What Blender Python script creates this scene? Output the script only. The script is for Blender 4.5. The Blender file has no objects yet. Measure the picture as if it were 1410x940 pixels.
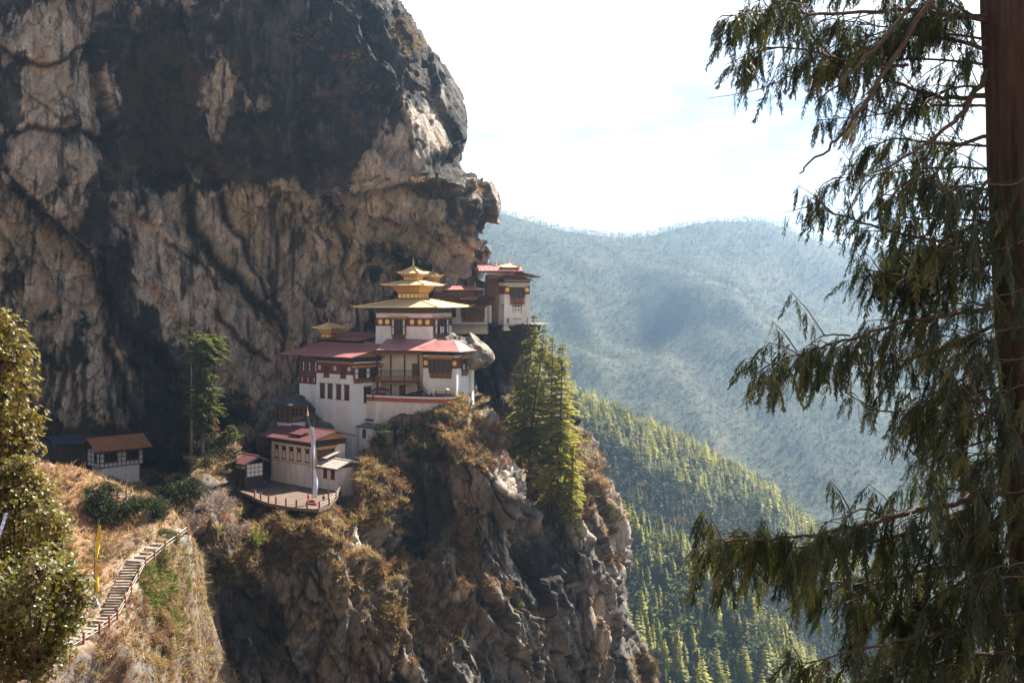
import bpy, math, random
import numpy as np
from mathutils import Vector, Matrix
from mathutils.bvhtree import BVHTree

random.seed(7)
RNG = np.random.default_rng(11)
scene = bpy.context.scene
col = scene.collection
R = math.radians

# ------------------------------------------------------------------ camera
# world: metres, camera at the origin looking along +Y, horizon = z 0
FPX, CX, HY = 1500.0, 705.0, 410.0          # focal length and horizon in photo pixels
cam_d = bpy.data.cameras.new('camera')
cam = bpy.data.objects.new('camera', cam_d)
col.objects.link(cam)
cam.location = (0, 0, 0)
cam.rotation_euler = (R(90), 0, 0)
cam_d.sensor_width = 36.0
cam_d.lens = 36.0 * FPX / 1410.0
cam_d.shift_y = -60.0 / 1410.0
cam_d.clip_start = 0.1
cam_d.clip_end = 20000.0
scene.camera = cam

# ------------------------------------------------------------------ light
SUN_AZ, SUN_EL = 46.5, 46.0                 # clockwise from +Y, above the horizon
SUN_STRENGTH, SKY_STRENGTH, EXPOSURE = 4.8, 0.052, 1.8
HAZE = 0.00014
world = bpy.data.worlds.new("World")
scene.world = world
world.use_nodes = True
wn, wl = world.node_tree.nodes, world.node_tree.links
wn.clear()
wout = wn.new('ShaderNodeOutputWorld')
wbg = wn.new('ShaderNodeBackground')
wbg.inputs['Strength'].default_value = SKY_STRENGTH
sky = wn.new('ShaderNodeTexSky')
sky.sky_type = 'NISHITA'
sky.sun_disc = False
sky.sun_elevation = R(SUN_EL)
sky.sun_rotation = R(SUN_AZ)
sky.altitude = 3000
sky.air_density = 1.0
sky.dust_density = 0.8
sky.ozone_density = 0.5
tc = wn.new('ShaderNodeTexCoord')
mp = wn.new('ShaderNodeMapping')
mp.inputs['Scale'].default_value = (1.0, 1.0, 2.6)
mp.inputs['Location'].default_value = (0.35, 0.1, 0.22)
nz = wn.new('ShaderNodeTexNoise')
nz.inputs['Scale'].default_value = 2.3
nz.inputs['Detail'].default_value = 7
nz.inputs['Roughness'].default_value = 0.55
rmp = wn.new('ShaderNodeValToRGB')
rmp.color_ramp.elements[0].color = (0.0, 0.0, 0.0, 1)
rmp.color_ramp.elements[0].position = 0.36
rmp.color_ramp.elements[1].position = 0.52
cmix = wn.new('ShaderNodeMix')
cmix.data_type = 'RGBA'
cmix.inputs[7].default_value = (10.5, 10.6, 10.8, 1)
wl.new(tc.outputs['Generated'], mp.inputs['Vector'])
wl.new(mp.outputs['Vector'], nz.inputs['Vector'])
wl.new(nz.outputs['Fac'], rmp.inputs['Fac'])
sep = wn.new("ShaderNodeSeparateXYZ")
wl.new(tc.outputs["Generated"], sep.inputs[0])
fw = wn.new("ShaderNodeMapRange")
fw.interpolation_type = "SMOOTHSTEP"
fw.inputs[1].default_value = -0.1
fw.inputs[2].default_value = 0.55
wl.new(sep.outputs[1], fw.inputs[0])
cm = wn.new("ShaderNodeMath")
cm.operation = "MULTIPLY"
wl.new(rmp.outputs["Color"], cm.inputs[0])
wl.new(fw.outputs[0], cm.inputs[1])
wl.new(cm.outputs[0], cmix.inputs[0])
wl.new(sky.outputs['Color'], cmix.inputs[6])
wl.new(cmix.outputs[2], wbg.inputs['Color'])
wl.new(wbg.outputs['Background'], wout.inputs['Surface'])

sd = Vector((math.sin(R(SUN_AZ)) * math.cos(R(SUN_EL)), math.cos(R(SUN_AZ)) * math.cos(R(SUN_EL)), math.sin(R(SUN_EL))))
sun_d = bpy.data.lights.new('sun', 'SUN')
sun_d.energy = SUN_STRENGTH
sun_d.angle = R(0.5)
sun_d.color = (1.0, 0.93, 0.82)
sun = bpy.data.objects.new('sun', sun_d)
col.objects.link(sun)
sun.rotation_euler = (-sd).to_track_quat('-Z', 'Y').to_euler()
vs = scene.view_settings
vs.view_transform = 'Standard'
vs.look = 'None'
vs.gamma = 1.0
vs.use_curve_mapping = False
vs.exposure = EXPOSURE
cy = scene.cycles
cy.use_denoising = True
cy.denoiser = 'OPENIMAGEDENOISE'
cy.denoising_input_passes = 'RGB_ALBEDO_NORMAL'
cy.max_bounces = 5
cy.diffuse_bounces = 2
cy.glossy_bounces = 2
cy.transmission_bounces = 3
cy.volume_bounces = 0
cy.transparent_max_bounces = 8
cy.use_adaptive_sampling = False
cy.denoising_prefilter = 'NONE'
cy.caustics_reflective = False
cy.caustics_refractive = False


def P(px, py, Y):
    return Vector(((px - CX) / FPX * Y, Y, (HY - py) / FPX * Y))


# ------------------------------------------------------------------ noise
def _h(ix, iy, iz, k):
    h = (ix * np.uint32(374761393) + iy * np.uint32(668265263) + iz * np.uint32(2147483647) + np.uint32(k) * np.uint32(1274126177))
    h = (h ^ (h >> np.uint32(13))) * np.uint32(1103515245)
    h = (h ^ (h >> np.uint32(16))) * np.uint32(2246822519)
    h = h ^ (h >> np.uint32(15))
    return h.astype(np.float64) / 4294967295.0


def _u(a):
    return a.astype(np.int64).astype(np.uint32)


def pnoise(x, y, z, seed=0):
    x, y, z = [np.asarray(a, float) for a in np.broadcast_arrays(x, y, z)]
    x0, y0, z0 = np.floor(x), np.floor(y), np.floor(z)
    fx, fy, fz = x - x0, y - y0, z - z0
    ux, uy, uz = [f * f * f * (f * (f * 6 - 15) + 10) for f in (fx, fy, fz)]
    out = 0
    for i in (0, 1):
        for j in (0, 1):
            for k in (0, 1):
                a, b, c = _u(x0 + i), _u(y0 + j), _u(z0 + k)
                g = (_h(a, b, c, seed * 3 + 1) * 2 - 1) * (fx - i) + (_h(a, b, c, seed * 3 + 2) * 2 - 1) * (fy - j) + (_h(a, b, c, seed * 3 + 3) * 2 - 1) * (fz - k)
                w = (ux if i else 1 - ux) * (uy if j else 1 - uy) * (uz if k else 1 - uz)
                out = out + w * g
    return out * 1.6


def fbm(x, y, z, o=4, seed=0, gain=0.5, ridged=False):
    s, a, t = 0, 1.0, 0
    for i in range(o):
        n = pnoise(x, y, z, seed + i)
        if ridged:
            n = 1 - 2 * np.abs(n)
        s = s + a * n
        t += a
        a *= gain
        x, y, z = x * 1.93 + 7.1, y * 2.03 + 3.7, z * 1.97 + 5.3
    return s / t


def worley(x, y, z, seed=0):
    x0, y0, z0 = np.floor(x), np.floor(y), np.floor(z)
    n = len(x)
    f1 = np.full(n, 9.0)
    f2 = np.full(n, 9.0)
    rid = np.zeros((n, 3))
    dl = np.zeros((n, 3))
    for i in (-1, 0, 1):
        for j in (-1, 0, 1):
            for k in (-1, 0, 1):
                a, b, c = _u(x0 + i), _u(y0 + j), _u(z0 + k)
                dx = x0 + i + _h(a, b, c, seed + 21) - x
                dy = y0 + j + _h(a, b, c, seed + 22) - y
                dz = z0 + k + _h(a, b, c, seed + 23) - z
                d = np.sqrt(dx * dx + dy * dy + dz * dz)
                m = d < f1
                f2 = np.where(m, f1, np.minimum(f2, d))
                f1 = np.where(m, d, f1)
                if m.any():
                    rid[m] = np.stack([_h(a, b, c, seed + 24), _h(a, b, c, seed + 25), _h(a, b, c, seed + 26)], 1)[m]
                    dl[m] = np.stack([dx, dy, dz], 1)[m]
    return f1, f2 - f1, rid, dl


def sstep(a, b, x):
    t = np.clip((x - a) / (b - a), 0, 1)
    return t * t * (3 - 2 * t)


class TPS:
    def __init__(self, pts, vals, scale, smooth=0.0):
        self.c = np.array(pts, float) / scale
        self.s = scale
        n = len(self.c)
        K = self._k(self.c)
        K[np.arange(n), np.arange(n)] += smooth
        Pm = np.hstack([np.ones((n, 1)), self.c])
        A = np.block([[K, Pm], [Pm.T, np.zeros((3, 3))]])
        self.w = np.linalg.solve(A, np.concatenate([np.array(vals, float), np.zeros(3)]))

    def _k(self, q):
        r2 = ((q[:, None, :] - self.c[None]) ** 2).sum(2)
        return np.where(r2 > 1e-12, 0.5 * r2 * np.log(np.maximum(r2, 1e-12)), 0)

    def __call__(self, a, b):
        q = np.stack([np.ravel(a), np.ravel(b)], 1) / self.s
        out = np.empty(len(q))
        for i in range(0, len(q), 20000):
            qq = q[i:i + 20000]
            out[i:i + 20000] = self._k(qq) @ self.w[:-3] + self.w[-3] + qq @ self.w[-2:]
        return out.reshape(np.shape(a))


# ------------------------------------------------------------------ materials
MATS = {}


def _nt(name):
    m = bpy.data.materials.new(name)
    m.use_nodes = True
    n, l = m.node_tree.nodes, m.node_tree.links
    n.clear()
    out = n.new('ShaderNodeOutputMaterial')
    b = n.new('ShaderNodeBsdfPrincipled')
    l.new(b.outputs[0], out.inputs[0])
    MATS[name] = m
    return m, n, l, b, out


def mat(name, c, rough=0.7, metal=0.0, var=0.25, scale=1.5, bump=0.15, c2=None, stretch=(1, 1, 1), detail=5, bdist=0.05, spec=0.4):
    """plain surface: colour broken up by noise (object space) between c and c2, with a bump"""
    m, n, l, b, out = _nt(name)
    b.inputs['Roughness'].default_value = rough
    b.inputs['Metallic'].default_value = metal
    b.inputs['Specular IOR Level'].default_value = spec
    t = n.new('ShaderNodeTexCoord')
    mpn = n.new('ShaderNodeMapping')
    mpn.inputs['Scale'].default_value = stretch
    nn = n.new('ShaderNodeTexNoise')
    nn.inputs['Scale'].default_value = scale
    nn.inputs['Detail'].default_value = detail
    nn.inputs['Roughness'].default_value = 0.65
    l.new(t.outputs['Object'], mpn.inputs[0])
    l.new(mpn.outputs[0], nn.inputs['Vector'])
    r = n.new('ShaderNodeValToRGB')
    r.color_ramp.elements[0].position = 0.32
    r.color_ramp.elements[1].position = 0.68
    if c2 is None:
        c2 = [v * (1 - var) for v in c]
    r.color_ramp.elements[0].color = (*c2, 1)
    r.color_ramp.elements[1].color = (*c, 1)
    l.new(nn.outputs['Fac'], r.inputs[0])
    l.new(r.outputs[0], b.inputs['Base Color'])
    if bump:
        bp = n.new('ShaderNodeBump')
        bp.inputs['Strength'].default_value = bump
        bp.inputs['Distance'].default_value = bdist
        l.new(nn.outputs['Fac'], bp.inputs['Height'])
        l.new(bp.outputs[0], b.inputs['Normal'])
    return m


def mat_attr(name, rough=0.85, nscale=1.2, amount=0.35, bump=0.6, bdist=0.3, stretch=(1, 1, 0.35), spec=0.3):
    """colour from the mesh's 'tone' attribute times fine noise, bumped"""
    m, n, l, b, out = _nt(name)
    b.inputs['Roughness'].default_value = rough
    b.inputs['Specular IOR Level'].default_value = spec
    at = n.new('ShaderNodeAttribute')
    at.attribute_name = 'tone'
    t = n.new('ShaderNodeTexCoord')
    mpn = n.new('ShaderNodeMapping')
    mpn.inputs['Scale'].default_value = stretch
    l.new(t.outputs['Object'], mpn.inputs[0])
    nn = n.new('ShaderNodeTexNoise')
    nn.inputs['Scale'].default_value = nscale
    nn.inputs['Detail'].default_value = 8
    nn.inputs['Roughness'].default_value = 0.7
    l.new(mpn.outputs[0], nn.inputs['Vector'])
    mr = n.new('ShaderNodeMapRange')
    mr.inputs[1].default_value = 0.3
    mr.inputs[2].default_value = 0.7
    mr.inputs[3].default_value = 1 - amount
    mr.inputs[4].default_value = 1 + amount
    l.new(nn.outputs['Fac'], mr.inputs[0])
    mx = n.new('ShaderNodeMix')
    mx.data_type = 'RGBA'
    mx.blend_type = 'MULTIPLY'
    mx.inputs[0].default_value = 1
    l.new(at.outputs['Color'], mx.inputs[6])
    l.new(mr.outputs[0], mx.inputs[7])
    n3 = n.new('ShaderNodeTexNoise')
    n3.inputs['Scale'].default_value = nscale * 3.2
    n3.inputs['Detail'].default_value = 6
    n3.inputs['Roughness'].default_value = 0.75
    l.new(mpn.outputs[0], n3.inputs['Vector'])
    m3 = n.new('ShaderNodeMapRange')
    m3.inputs[1].default_value = 0.36
    m3.inputs[2].default_value = 0.64
    m3.inputs[3].default_value = 1 - amount
    m3.inputs[4].default_value = 1 + amount * 0.8
    l.new(n3.outputs['Fac'], m3.inputs[0])
    mx3 = n.new('ShaderNodeMix')
    mx3.data_type = 'RGBA'
    mx3.blend_type = 'MULTIPLY'
    mx3.inputs[0].default_value = 1
    l.new(mx.outputs[2], mx3.inputs[6])
    l.new(m3.outputs[0], mx3.inputs[7])
    l.new(mx3.outputs[2], b.inputs['Base Color'])
    bp = n.new('ShaderNodeBump')
    bp.inputs['Strength'].default_value = bump
    bp.inputs['Distance'].default_value = bdist
    l.new(nn.outputs['Fac'], bp.inputs['Height'])
    n2 = n.new('ShaderNodeTexNoise')
    n2.inputs['Scale'].default_value = nscale * 4.5
    n2.inputs['Detail'].default_value = 6
    n2.inputs['Roughness'].default_value = 0.75
    l.new(mpn.outputs[0], n2.inputs['Vector'])
    b2 = n.new('ShaderNodeBump')
    b2.inputs['Strength'].default_value = bump
    b2.inputs['Distance'].default_value = bdist * 0.35
    l.new(n2.outputs['Fac'], b2.inputs['Height'])
    l.new(bp.outputs[0], b2.inputs['Normal'])
    l.new(b2.outputs[0], b.inputs['Normal'])
    return m


def mat_leaf(name, rough=0.55, trans=0.4, spec=0.35, tcol=(1.5, 1.35, 0.5)):
    """leaf colour from 'tone'; light passes through the blade"""
    m, n, l, b, out = _nt(name)
    b.inputs['Roughness'].default_value = rough
    b.inputs['Specular IOR Level'].default_value = spec
    at = n.new('ShaderNodeAttribute')
    at.attribute_name = 'tone'
    l.new(at.outputs['Color'], b.inputs['Base Color'])
    mx = n.new('ShaderNodeMix')
    mx.data_type = 'RGBA'
    mx.blend_type = 'MULTIPLY'
    mx.inputs[0].default_value = 1
    mx.inputs[7].default_value = (*tcol, 1)
    l.new(at.outputs['Color'], mx.inputs[6])
    tr = n.new('ShaderNodeBsdfTranslucent')
    l.new(mx.outputs[2], tr.inputs['Color'])
    ms = n.new('ShaderNodeMixShader')
    ms.inputs[0].default_value = trans
    l.new(b.outputs[0], ms.inputs[1])
    l.new(tr.outputs[0], ms.inputs[2])
    l.new(ms.outputs[0], out.inputs[0])
    return m


mat('white_wall', (0.87, 0.85, 0.83), 0.9, scale=0.45, c2=(0.70, 0.66, 0.62), stretch=(1, 1, 0.35), bump=0.25, detail=8)
mat('stained_wall', (0.78, 0.74, 0.70), 0.9, scale=0.6, c2=(0.50, 0.44, 0.38), stretch=(1, 1, 0.3), bump=0.4, detail=9)
mat('cream_wall', (0.66, 0.57, 0.47), 0.9, scale=0.7, c2=(0.55, 0.47, 0.38), bump=0.2)
mat('maroon', (0.20, 0.040, 0.028), 0.7, scale=2, c2=(0.13, 0.026, 0.02))
mat('orange_band', (0.44, 0.11, 0.045), 0.8, scale=1.2, c2=(0.30, 0.075, 0.04))
mat('ochre', (0.56, 0.30, 0.06), 0.6, scale=3, c2=(0.40, 0.19, 0.04))
mat('gold', (0.86, 0.58, 0.17), 0.42, metal=0.75, scale=1.2, c2=(0.68, 0.43, 0.12), bump=0.1)
mat('gold_roof', (0.90, 0.74, 0.38), 0.5, metal=0.3, scale=0.7, c2=(0.78, 0.60, 0.28), bump=0.12)
mat('red_roof', (0.50, 0.225, 0.205), 0.45, scale=0.6, c2=(0.34, 0.13, 0.12), bump=0.12, detail=8)
mat('dull_red_roof', (0.17, 0.058, 0.052), 0.6, scale=0.6, c2=(0.10, 0.04, 0.038), bump=0.15, detail=8)
mat('rust_roof', (0.44, 0.19, 0.065), 0.75, scale=0.7, c2=(0.27, 0.10, 0.04), bump=0.3, detail=9)
mat('grey_sheet', (0.055, 0.060, 0.070), 0.85, metal=0.0, scale=0.8, c2=(0.03, 0.033, 0.04), bump=0.15)
mat('pale_sheet', (0.62, 0.55, 0.48), 0.5, metal=0.2, scale=0.9, c2=(0.45, 0.36, 0.30), bump=0.15)
mat('green_sheet', (0.20, 0.25, 0.23), 0.6, scale=0.9, c2=(0.12, 0.15, 0.14), bump=0.15)
mat('timber', (0.17, 0.085, 0.042), 0.7, scale=2.5, c2=(0.09, 0.045, 0.025), stretch=(1, 1, 0.4))
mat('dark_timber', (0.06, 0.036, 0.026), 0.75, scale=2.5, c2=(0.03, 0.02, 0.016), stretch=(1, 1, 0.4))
mat('painted_timber', (0.34, 0.14, 0.05), 0.65, scale=4, c2=(0.20, 0.075, 0.035))
mat('glass_dark', (0.022, 0.022, 0.026), 0.2, scale=1, var=0.3, bump=0)
mat('white_paint', (0.76, 0.74, 0.72), 0.6, scale=3, var=0.15, bump=0.05)
mat('white_cloth', (0.72, 0.74, 0.86), 0.9, scale=1.5, c2=(0.45, 0.50, 0.78), bump=0.2)
mat('yellow_cloth', (0.78, 0.56, 0.03), 0.9, scale=1.5, c2=(0.62, 0.42, 0.02), bump=0.2)
mat('red_cloth', (0.55, 0.06, 0.05), 0.9, scale=2, var=0.3)
mat('blue_cloth', (0.05, 0.13, 0.42), 0.9, scale=3, var=0.3)
mat('dark_cloth', (0.035, 0.035, 0.05), 0.9, scale=3, var=0.3)
mat('pale_cloth', (0.55, 0.53, 0.52), 0.9, scale=3, var=0.3)
mat('skin', (0.40, 0.24, 0.16), 0.6, scale=3, var=0.1, bump=0)
mat('hair', (0.02, 0.017, 0.015), 0.6, scale=8, var=0.3)
mat('red_post', (0.28, 0.06, 0.045), 0.7, scale=3, var=0.3)
mat('pale_rail', (0.52, 0.46, 0.40), 0.8, scale=2, var=0.35)
mat('stone_step', (0.34, 0.28, 0.22), 0.9, scale=1.8, c2=(0.18, 0.14, 0.11), bump=0.5)
mat('paving', (0.17, 0.115, 0.08), 0.9, scale=0.6, c2=(0.10, 0.07, 0.05), bump=0.4)
mat('dry_stone', (0.30, 0.25, 0.21), 0.95, scale=1.4, c2=(0.12, 0.10, 0.085), bump=0.9, bdist=0.15, detail=9)
mat('bark', (0.10, 0.062, 0.042), 0.9, scale=2.2, c2=(0.045, 0.03, 0.022), stretch=(1, 1, 0.25), bump=0.7, bdist=0.1)
mat('red_bark', (0.13, 0.075, 0.052), 0.9, scale=13, c2=(0.022, 0.013, 0.010), stretch=(1, 1, 0.08), bump=1.0, bdist=0.08, detail=10)
mat('branch_bark', (0.13, 0.09, 0.065), 0.9, scale=14, c2=(0.06, 0.04, 0.03), bump=0.6, bdist=0.01)
mat('twig', (0.36, 0.27, 0.22), 0.9, scale=3, c2=(0.24, 0.17, 0.14), bump=0)
mat('pole_wood', (0.20, 0.17, 0.14), 0.8, scale=2, var=0.3)
mat('lichen', (0.28, 0.26, 0.16), 0.95, scale=12, c2=(0.18, 0.16, 0.09), bump=0)
mat_attr('cliff_rock', nscale=0.9, amount=0.32, bump=0.9, bdist=0.6, stretch=(1.0, 1.0, 0.4))
mat_attr('ground_soil', nscale=0.8, amount=0.45, bump=0.7, bdist=0.4, stretch=(1, 1, 1))
mat_attr('forest_floor', nscale=0.03, amount=0.35, bump=0.6, bdist=6, stretch=(1, 1, 1))
mat_leaf('needles', trans=0.5, spec=0.2, tcol=(1.5, 1.42, 0.75))
mat_leaf('cypress_leaf', rough=0.5, trans=0.22, spec=0.35, tcol=(1.5, 1.4, 0.5))
mat_leaf('glossy_leaf', rough=0.42, trans=0.38, spec=0.5, tcol=(1.8, 1.5, 0.4))
mat_leaf('dry_leaf', rough=0.8, trans=0.35, spec=0.15, tcol=(1.2, 1.1, 0.8))


# ------------------------------------------------------------------ mesh helpers
def put_attr(me, tone):
    a = me.color_attributes.new('tone', 'FLOAT_COLOR', 'POINT')
    c = np.ones((len(me.vertices), 4), np.float32)
    c[:, :3] = tone
    a.data.foreach_set('color', c.ravel())


def mesh_np(name, V, F, m, parent=None, tone=None, smooth=False):
    """V (n,3), F (k,3 or 4) -> one object"""
    me = bpy.data.meshes.new(name)
    V = np.ascontiguousarray(V, np.float32)
    F = np.ascontiguousarray(F, np.int32)
    k, q = F.shape
    me.vertices.add(len(V))
    me.vertices.foreach_set('co', V.ravel())
    me.loops.add(k * q)
    me.loops.foreach_set('vertex_index', F.ravel())
    me.polygons.add(k)
    me.polygons.foreach_set('loop_start', np.arange(0, k * q, q, dtype=np.int32))
    me.polygons.foreach_set('loop_total', np.full(k, q, np.int32))
    if smooth:
        me.polygons.foreach_set('use_smooth', np.ones(k, bool))
    me.update(calc_edges=True)
    if tone is not None:
        put_attr(me, tone)
    me.materials.append(MATS[m])
    o = bpy.data.objects.new(name, me)
    col.objects.link(o)
    o.parent = parent
    return o


def tag(o, label=None, cat=None, group=None, kind=None):
    if label:
        o['label'] = label
    if cat:
        o['category'] = cat
    if group:
        o['group'] = group
    if kind:
        o['kind'] = kind
    return o


def thing(name, label, cat, loc=(0, 0, 0), rz=0.0, group=None):
    o = bpy.data.objects.new(name, None)
    o.empty_display_size = 0.5
    col.objects.link(o)
    o.location = loc
    o.rotation_euler = (0, 0, rz)
    return tag(o, label, cat, group)


def copy_tree(o, parent=None):
    c = o.copy()
    col.objects.link(c)
    c.parent = parent
    for ch in list(o.children):
        copy_tree(ch, c)
    return c


FRONT = ((0, 0), (-1, 0), (0, -1))     # (origin, along, out) of a wall in the plan of its building
RIGHT = ((0, 0), (0, 1), (1, 0))


def left_of(w):
    return ((-w, 0), (0, 1), (-1, 0))


class MB:
    def __init__(self):
        self.v, self.f = [], []

    def poly(self, pts, faces):
        b = len(self.v)
        self.v += [tuple(p) for p in pts]
        self.f += [tuple(b + i for i in f) for f in faces]
        return self

    def box(self, x0, x1, y0, y1, z0, z1, top=0.0):
        """box; top = how far the upper edges draw in (batter)"""
        t = top
        p = [(x0, y0, z0), (x1, y0, z0), (x1, y1, z0), (x0, y1, z0),
             (x0 + t, y0 + t, z1), (x1 - t, y0 + t, z1), (x1 - t, y1 - t, z1), (x0 + t, y1 - t, z1)]
        return self.poly(p, [(3, 2, 1, 0), (4, 5, 6, 7), (0, 1, 5, 4), (1, 2, 6, 5), (2, 3, 7, 6), (3, 0, 4, 7)])

    def fbox(self, face, a0, a1, o0, o1, z0, z1, o0t=None, o1t=None):
        """box on a wall: a along it, o outwards, z up"""
        (ox, oy), (ax, ay), (nx, ny) = face
        o0t = o0 if o0t is None else o0t
        o1t = o1 if o1t is None else o1t
        def q(a, o, z):
            return (ox + ax * a + nx * o, oy + ay * a + ny * o, z)
        p = [q(a0, o0, z0), q(a1, o0, z0), q(a1, o1, z0), q(a0, o1, z0), q(a0, o0t, z1), q(a1, o0t, z1), q(a1, o1t, z1), q(a0, o1t, z1)]
        return self.poly(p, [(3, 2, 1, 0), (4, 5, 6, 7), (0, 1, 5, 4), (1, 2, 6, 5), (2, 3, 7, 6), (3, 0, 4, 7)])

    def disc(self, face, a, z, r, o0, o1, n=14):
        (ox, oy), (ax, ay), (nx, ny) = face
        p = []
        for o in (o0, o1):
            for i in range(n):
                t = 2 * math.pi * i / n
                aa = a + r * math.cos(t)
                p.append((ox + ax * aa + nx * o, oy + ay * aa + ny * o, z + r * math.sin(t)))
        return self.poly(p, [tuple(range(n)), tuple(range(2 * n - 1, n - 1, -1))] + [(i, n + i, n + (i + 1) % n, (i + 1) % n) for i in range(n)])

    def slab(self, a, b, c, d, t, ribs=0, rh=0.07, rw=0.05):
        """sloping sheet a-b (eave) to d-c (ridge), thickness t; ribs run from eave to ridge"""
        a, b, c, d = [Vector(q) for q in (a, b, c, d)]
        n = (b - a).cross(d - a).normalized()
        if n.z < 0:
            n = -n
        p = [q - n * t for q in (a, b, c, d)] + [a, b, c, d]
        self.poly(p, [(3, 2, 1, 0), (4, 5, 6, 7), (0, 1, 5, 4), (1, 2, 6, 5), (2, 3, 7, 6), (3, 0, 4, 7)])
        for i in range(ribs):
            f = (i + 0.5) / ribs
            e, g = a.lerp(b, f), d.lerp(c, f)
            s = (b - a).normalized() * rw
            q = [e - s, e + s, g + s, g - s]
            self.poly([v + n * 0.003 for v in q] + [v + n * rh for v in q], [(4, 5, 6, 7), (0, 1, 5, 4), (1, 2, 6, 5), (2, 3, 7, 6), (3, 0, 4, 7)])
        return self

    def tube(self, pts, rad, n=6, cap=True):
        pts = [Vector(p) for p in pts]
        if not hasattr(rad, '__len__'):
            rad = [rad] * len(pts)
        b = len(self.v)
        up = None
        for i, p in enumerate(pts):
            d = (pts[min(i + 1, len(pts) - 1)] - pts[max(i - 1, 0)])
            d = d.normalized() if d.length > 1e-9 else Vector((0, 0, 1))
            if up is None:
                up = d.orthogonal().normalized()
            else:
                up = (up - d * up.dot(d))
                up = up.normalized() if up.length > 1e-6 else d.orthogonal().normalized()
            w = d.cross(up)
            for k in range(n):
                t = 2 * math.pi * k / n
                self.v.append(tuple(p + (up * math.cos(t) + w * math.sin(t)) * rad[i]))
        for i in range(len(pts) - 1):
            for k in range(n):
                self.f.append((b + i * n + k, b + i * n + (k + 1) % n, b + (i + 1) * n + (k + 1) % n, b + (i + 1) * n + k))
        if cap:
            self.f.append(tuple(b + k for k in range(n))[::-1])
            self.f.append(tuple(b + (len(pts) - 1) * n + k for k in range(n)))
        return self

    def lathe(self, c, prof, n=12):
        b = len(self.v)
        for r, z in prof:
            for k in range(n):
                t = 2 * math.pi * k / n
                self.v.append((c[0] + r * math.cos(t), c[1] + r * math.sin(t), c[2] + z))
        for i in range(len(prof) - 1):
            for k in range(n):
                self.f.append((b + i * n + k, b + i * n + (k + 1) % n, b + (i + 1) * n + (k + 1) % n, b + (i + 1) * n + k))
        self.f.append(tuple(b + k for k in range(n))[::-1])
        self.f.append(tuple(b + (len(prof) - 1) * n + k for k in range(n)))
        return self

    def build(self, name, m, parent=None, smooth=False):
        me = bpy.data.meshes.new(name)
        me.from_pydata(self.v, [], self.f)
        me.update()
        if smooth:
            me.polygons.foreach_set('use_smooth', np.ones(len(me.polygons), bool))
        me.materials.append(MATS[m])
        o = bpy.data.objects.new(name, me)
        col.objects.link(o)
        o.parent = parent
        return o


def stamp(T, TF, pos, rot, scl, tone=None, ttone=None):
    """template verts T (m,3), quads TF (k,4), n placements -> V, F, tone; rot (n,3,3), scl (n,) or (n,3)"""
    n, m = len(pos), len(T)
    scl = np.asarray(scl, float)
    if scl.ndim == 1:
        scl = np.repeat(scl[:, None], 3, 1)
    V = np.einsum('nij,nmj->nmi', rot, T[None] * scl[:, None, :]) + pos[:, None, :]
    F = TF[None] + (np.arange(n) * m)[:, None, None]
    if tone is None:
        return V.reshape(-1, 3), F.reshape(-1, TF.shape[1])
    tt = np.repeat(tone[:, None, :], m, 1)
    if ttone is not None:
        tt = tt * ttone[None, :, None]
    return V.reshape(-1, 3), F.reshape(-1, TF.shape[1]), tt.reshape(-1, 3)


def rotz(a):
    a = np.asarray(a, float)
    M = np.zeros((len(a), 3, 3))
    M[:, 0, 0] = np.cos(a)
    M[:, 0, 1] = -np.sin(a)
    M[:, 1, 0] = np.sin(a)
    M[:, 1, 1] = np.cos(a)
    M[:, 2, 2] = 1
    return M


def frames(zdir, spin):
    """rotation matrices whose third column is zdir, spun about it"""
    z = zdir / np.linalg.norm(zdir, axis=1)[:, None]
    h = np.where(np.abs(z[:, 2:3]) < 0.9, np.array([[0, 0, 1.0]]), np.array([[1.0, 0, 0]]))
    x = np.cross(h, z)
    x /= np.linalg.norm(x, axis=1)[:, None]
    y = np.cross(z, x)
    c, s = np.cos(spin)[:, None], np.sin(spin)[:, None]
    return np.stack([x * c + y * s, -x * s + y * c, z], 2)


def join(parts):
    """parts: list of (V, F, tone) -> one"""
    Vs, Fs, Ts, b = [], [], [], 0
    for V, F, T in parts:
        Vs.append(V)
        Fs.append(F + b)
        Ts.append(T)
        b += len(V)
    return np.concatenate(Vs), np.concatenate(Fs), np.concatenate(Ts)


def rnd(a, b, n=None):
    return RNG.uniform(a, b, n)
# ------------------------------------------------------------------ rock and ground
def grid_faces(nr, nc):
    i = np.arange(nr * nc).reshape(nr, nc)
    return np.stack([i[:-1, :-1], i[:-1, 1:], i[1:, 1:], i[1:, :-1]], 2).reshape(-1, 4)


def grid_normals(X, Y, Z):
    G = np.stack([X, Y, Z], 2)
    n = np.cross(np.gradient(G, axis=1), np.gradient(G, axis=0))
    return n / np.maximum(np.linalg.norm(n, axis=2, keepdims=True), 1e-9)


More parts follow.
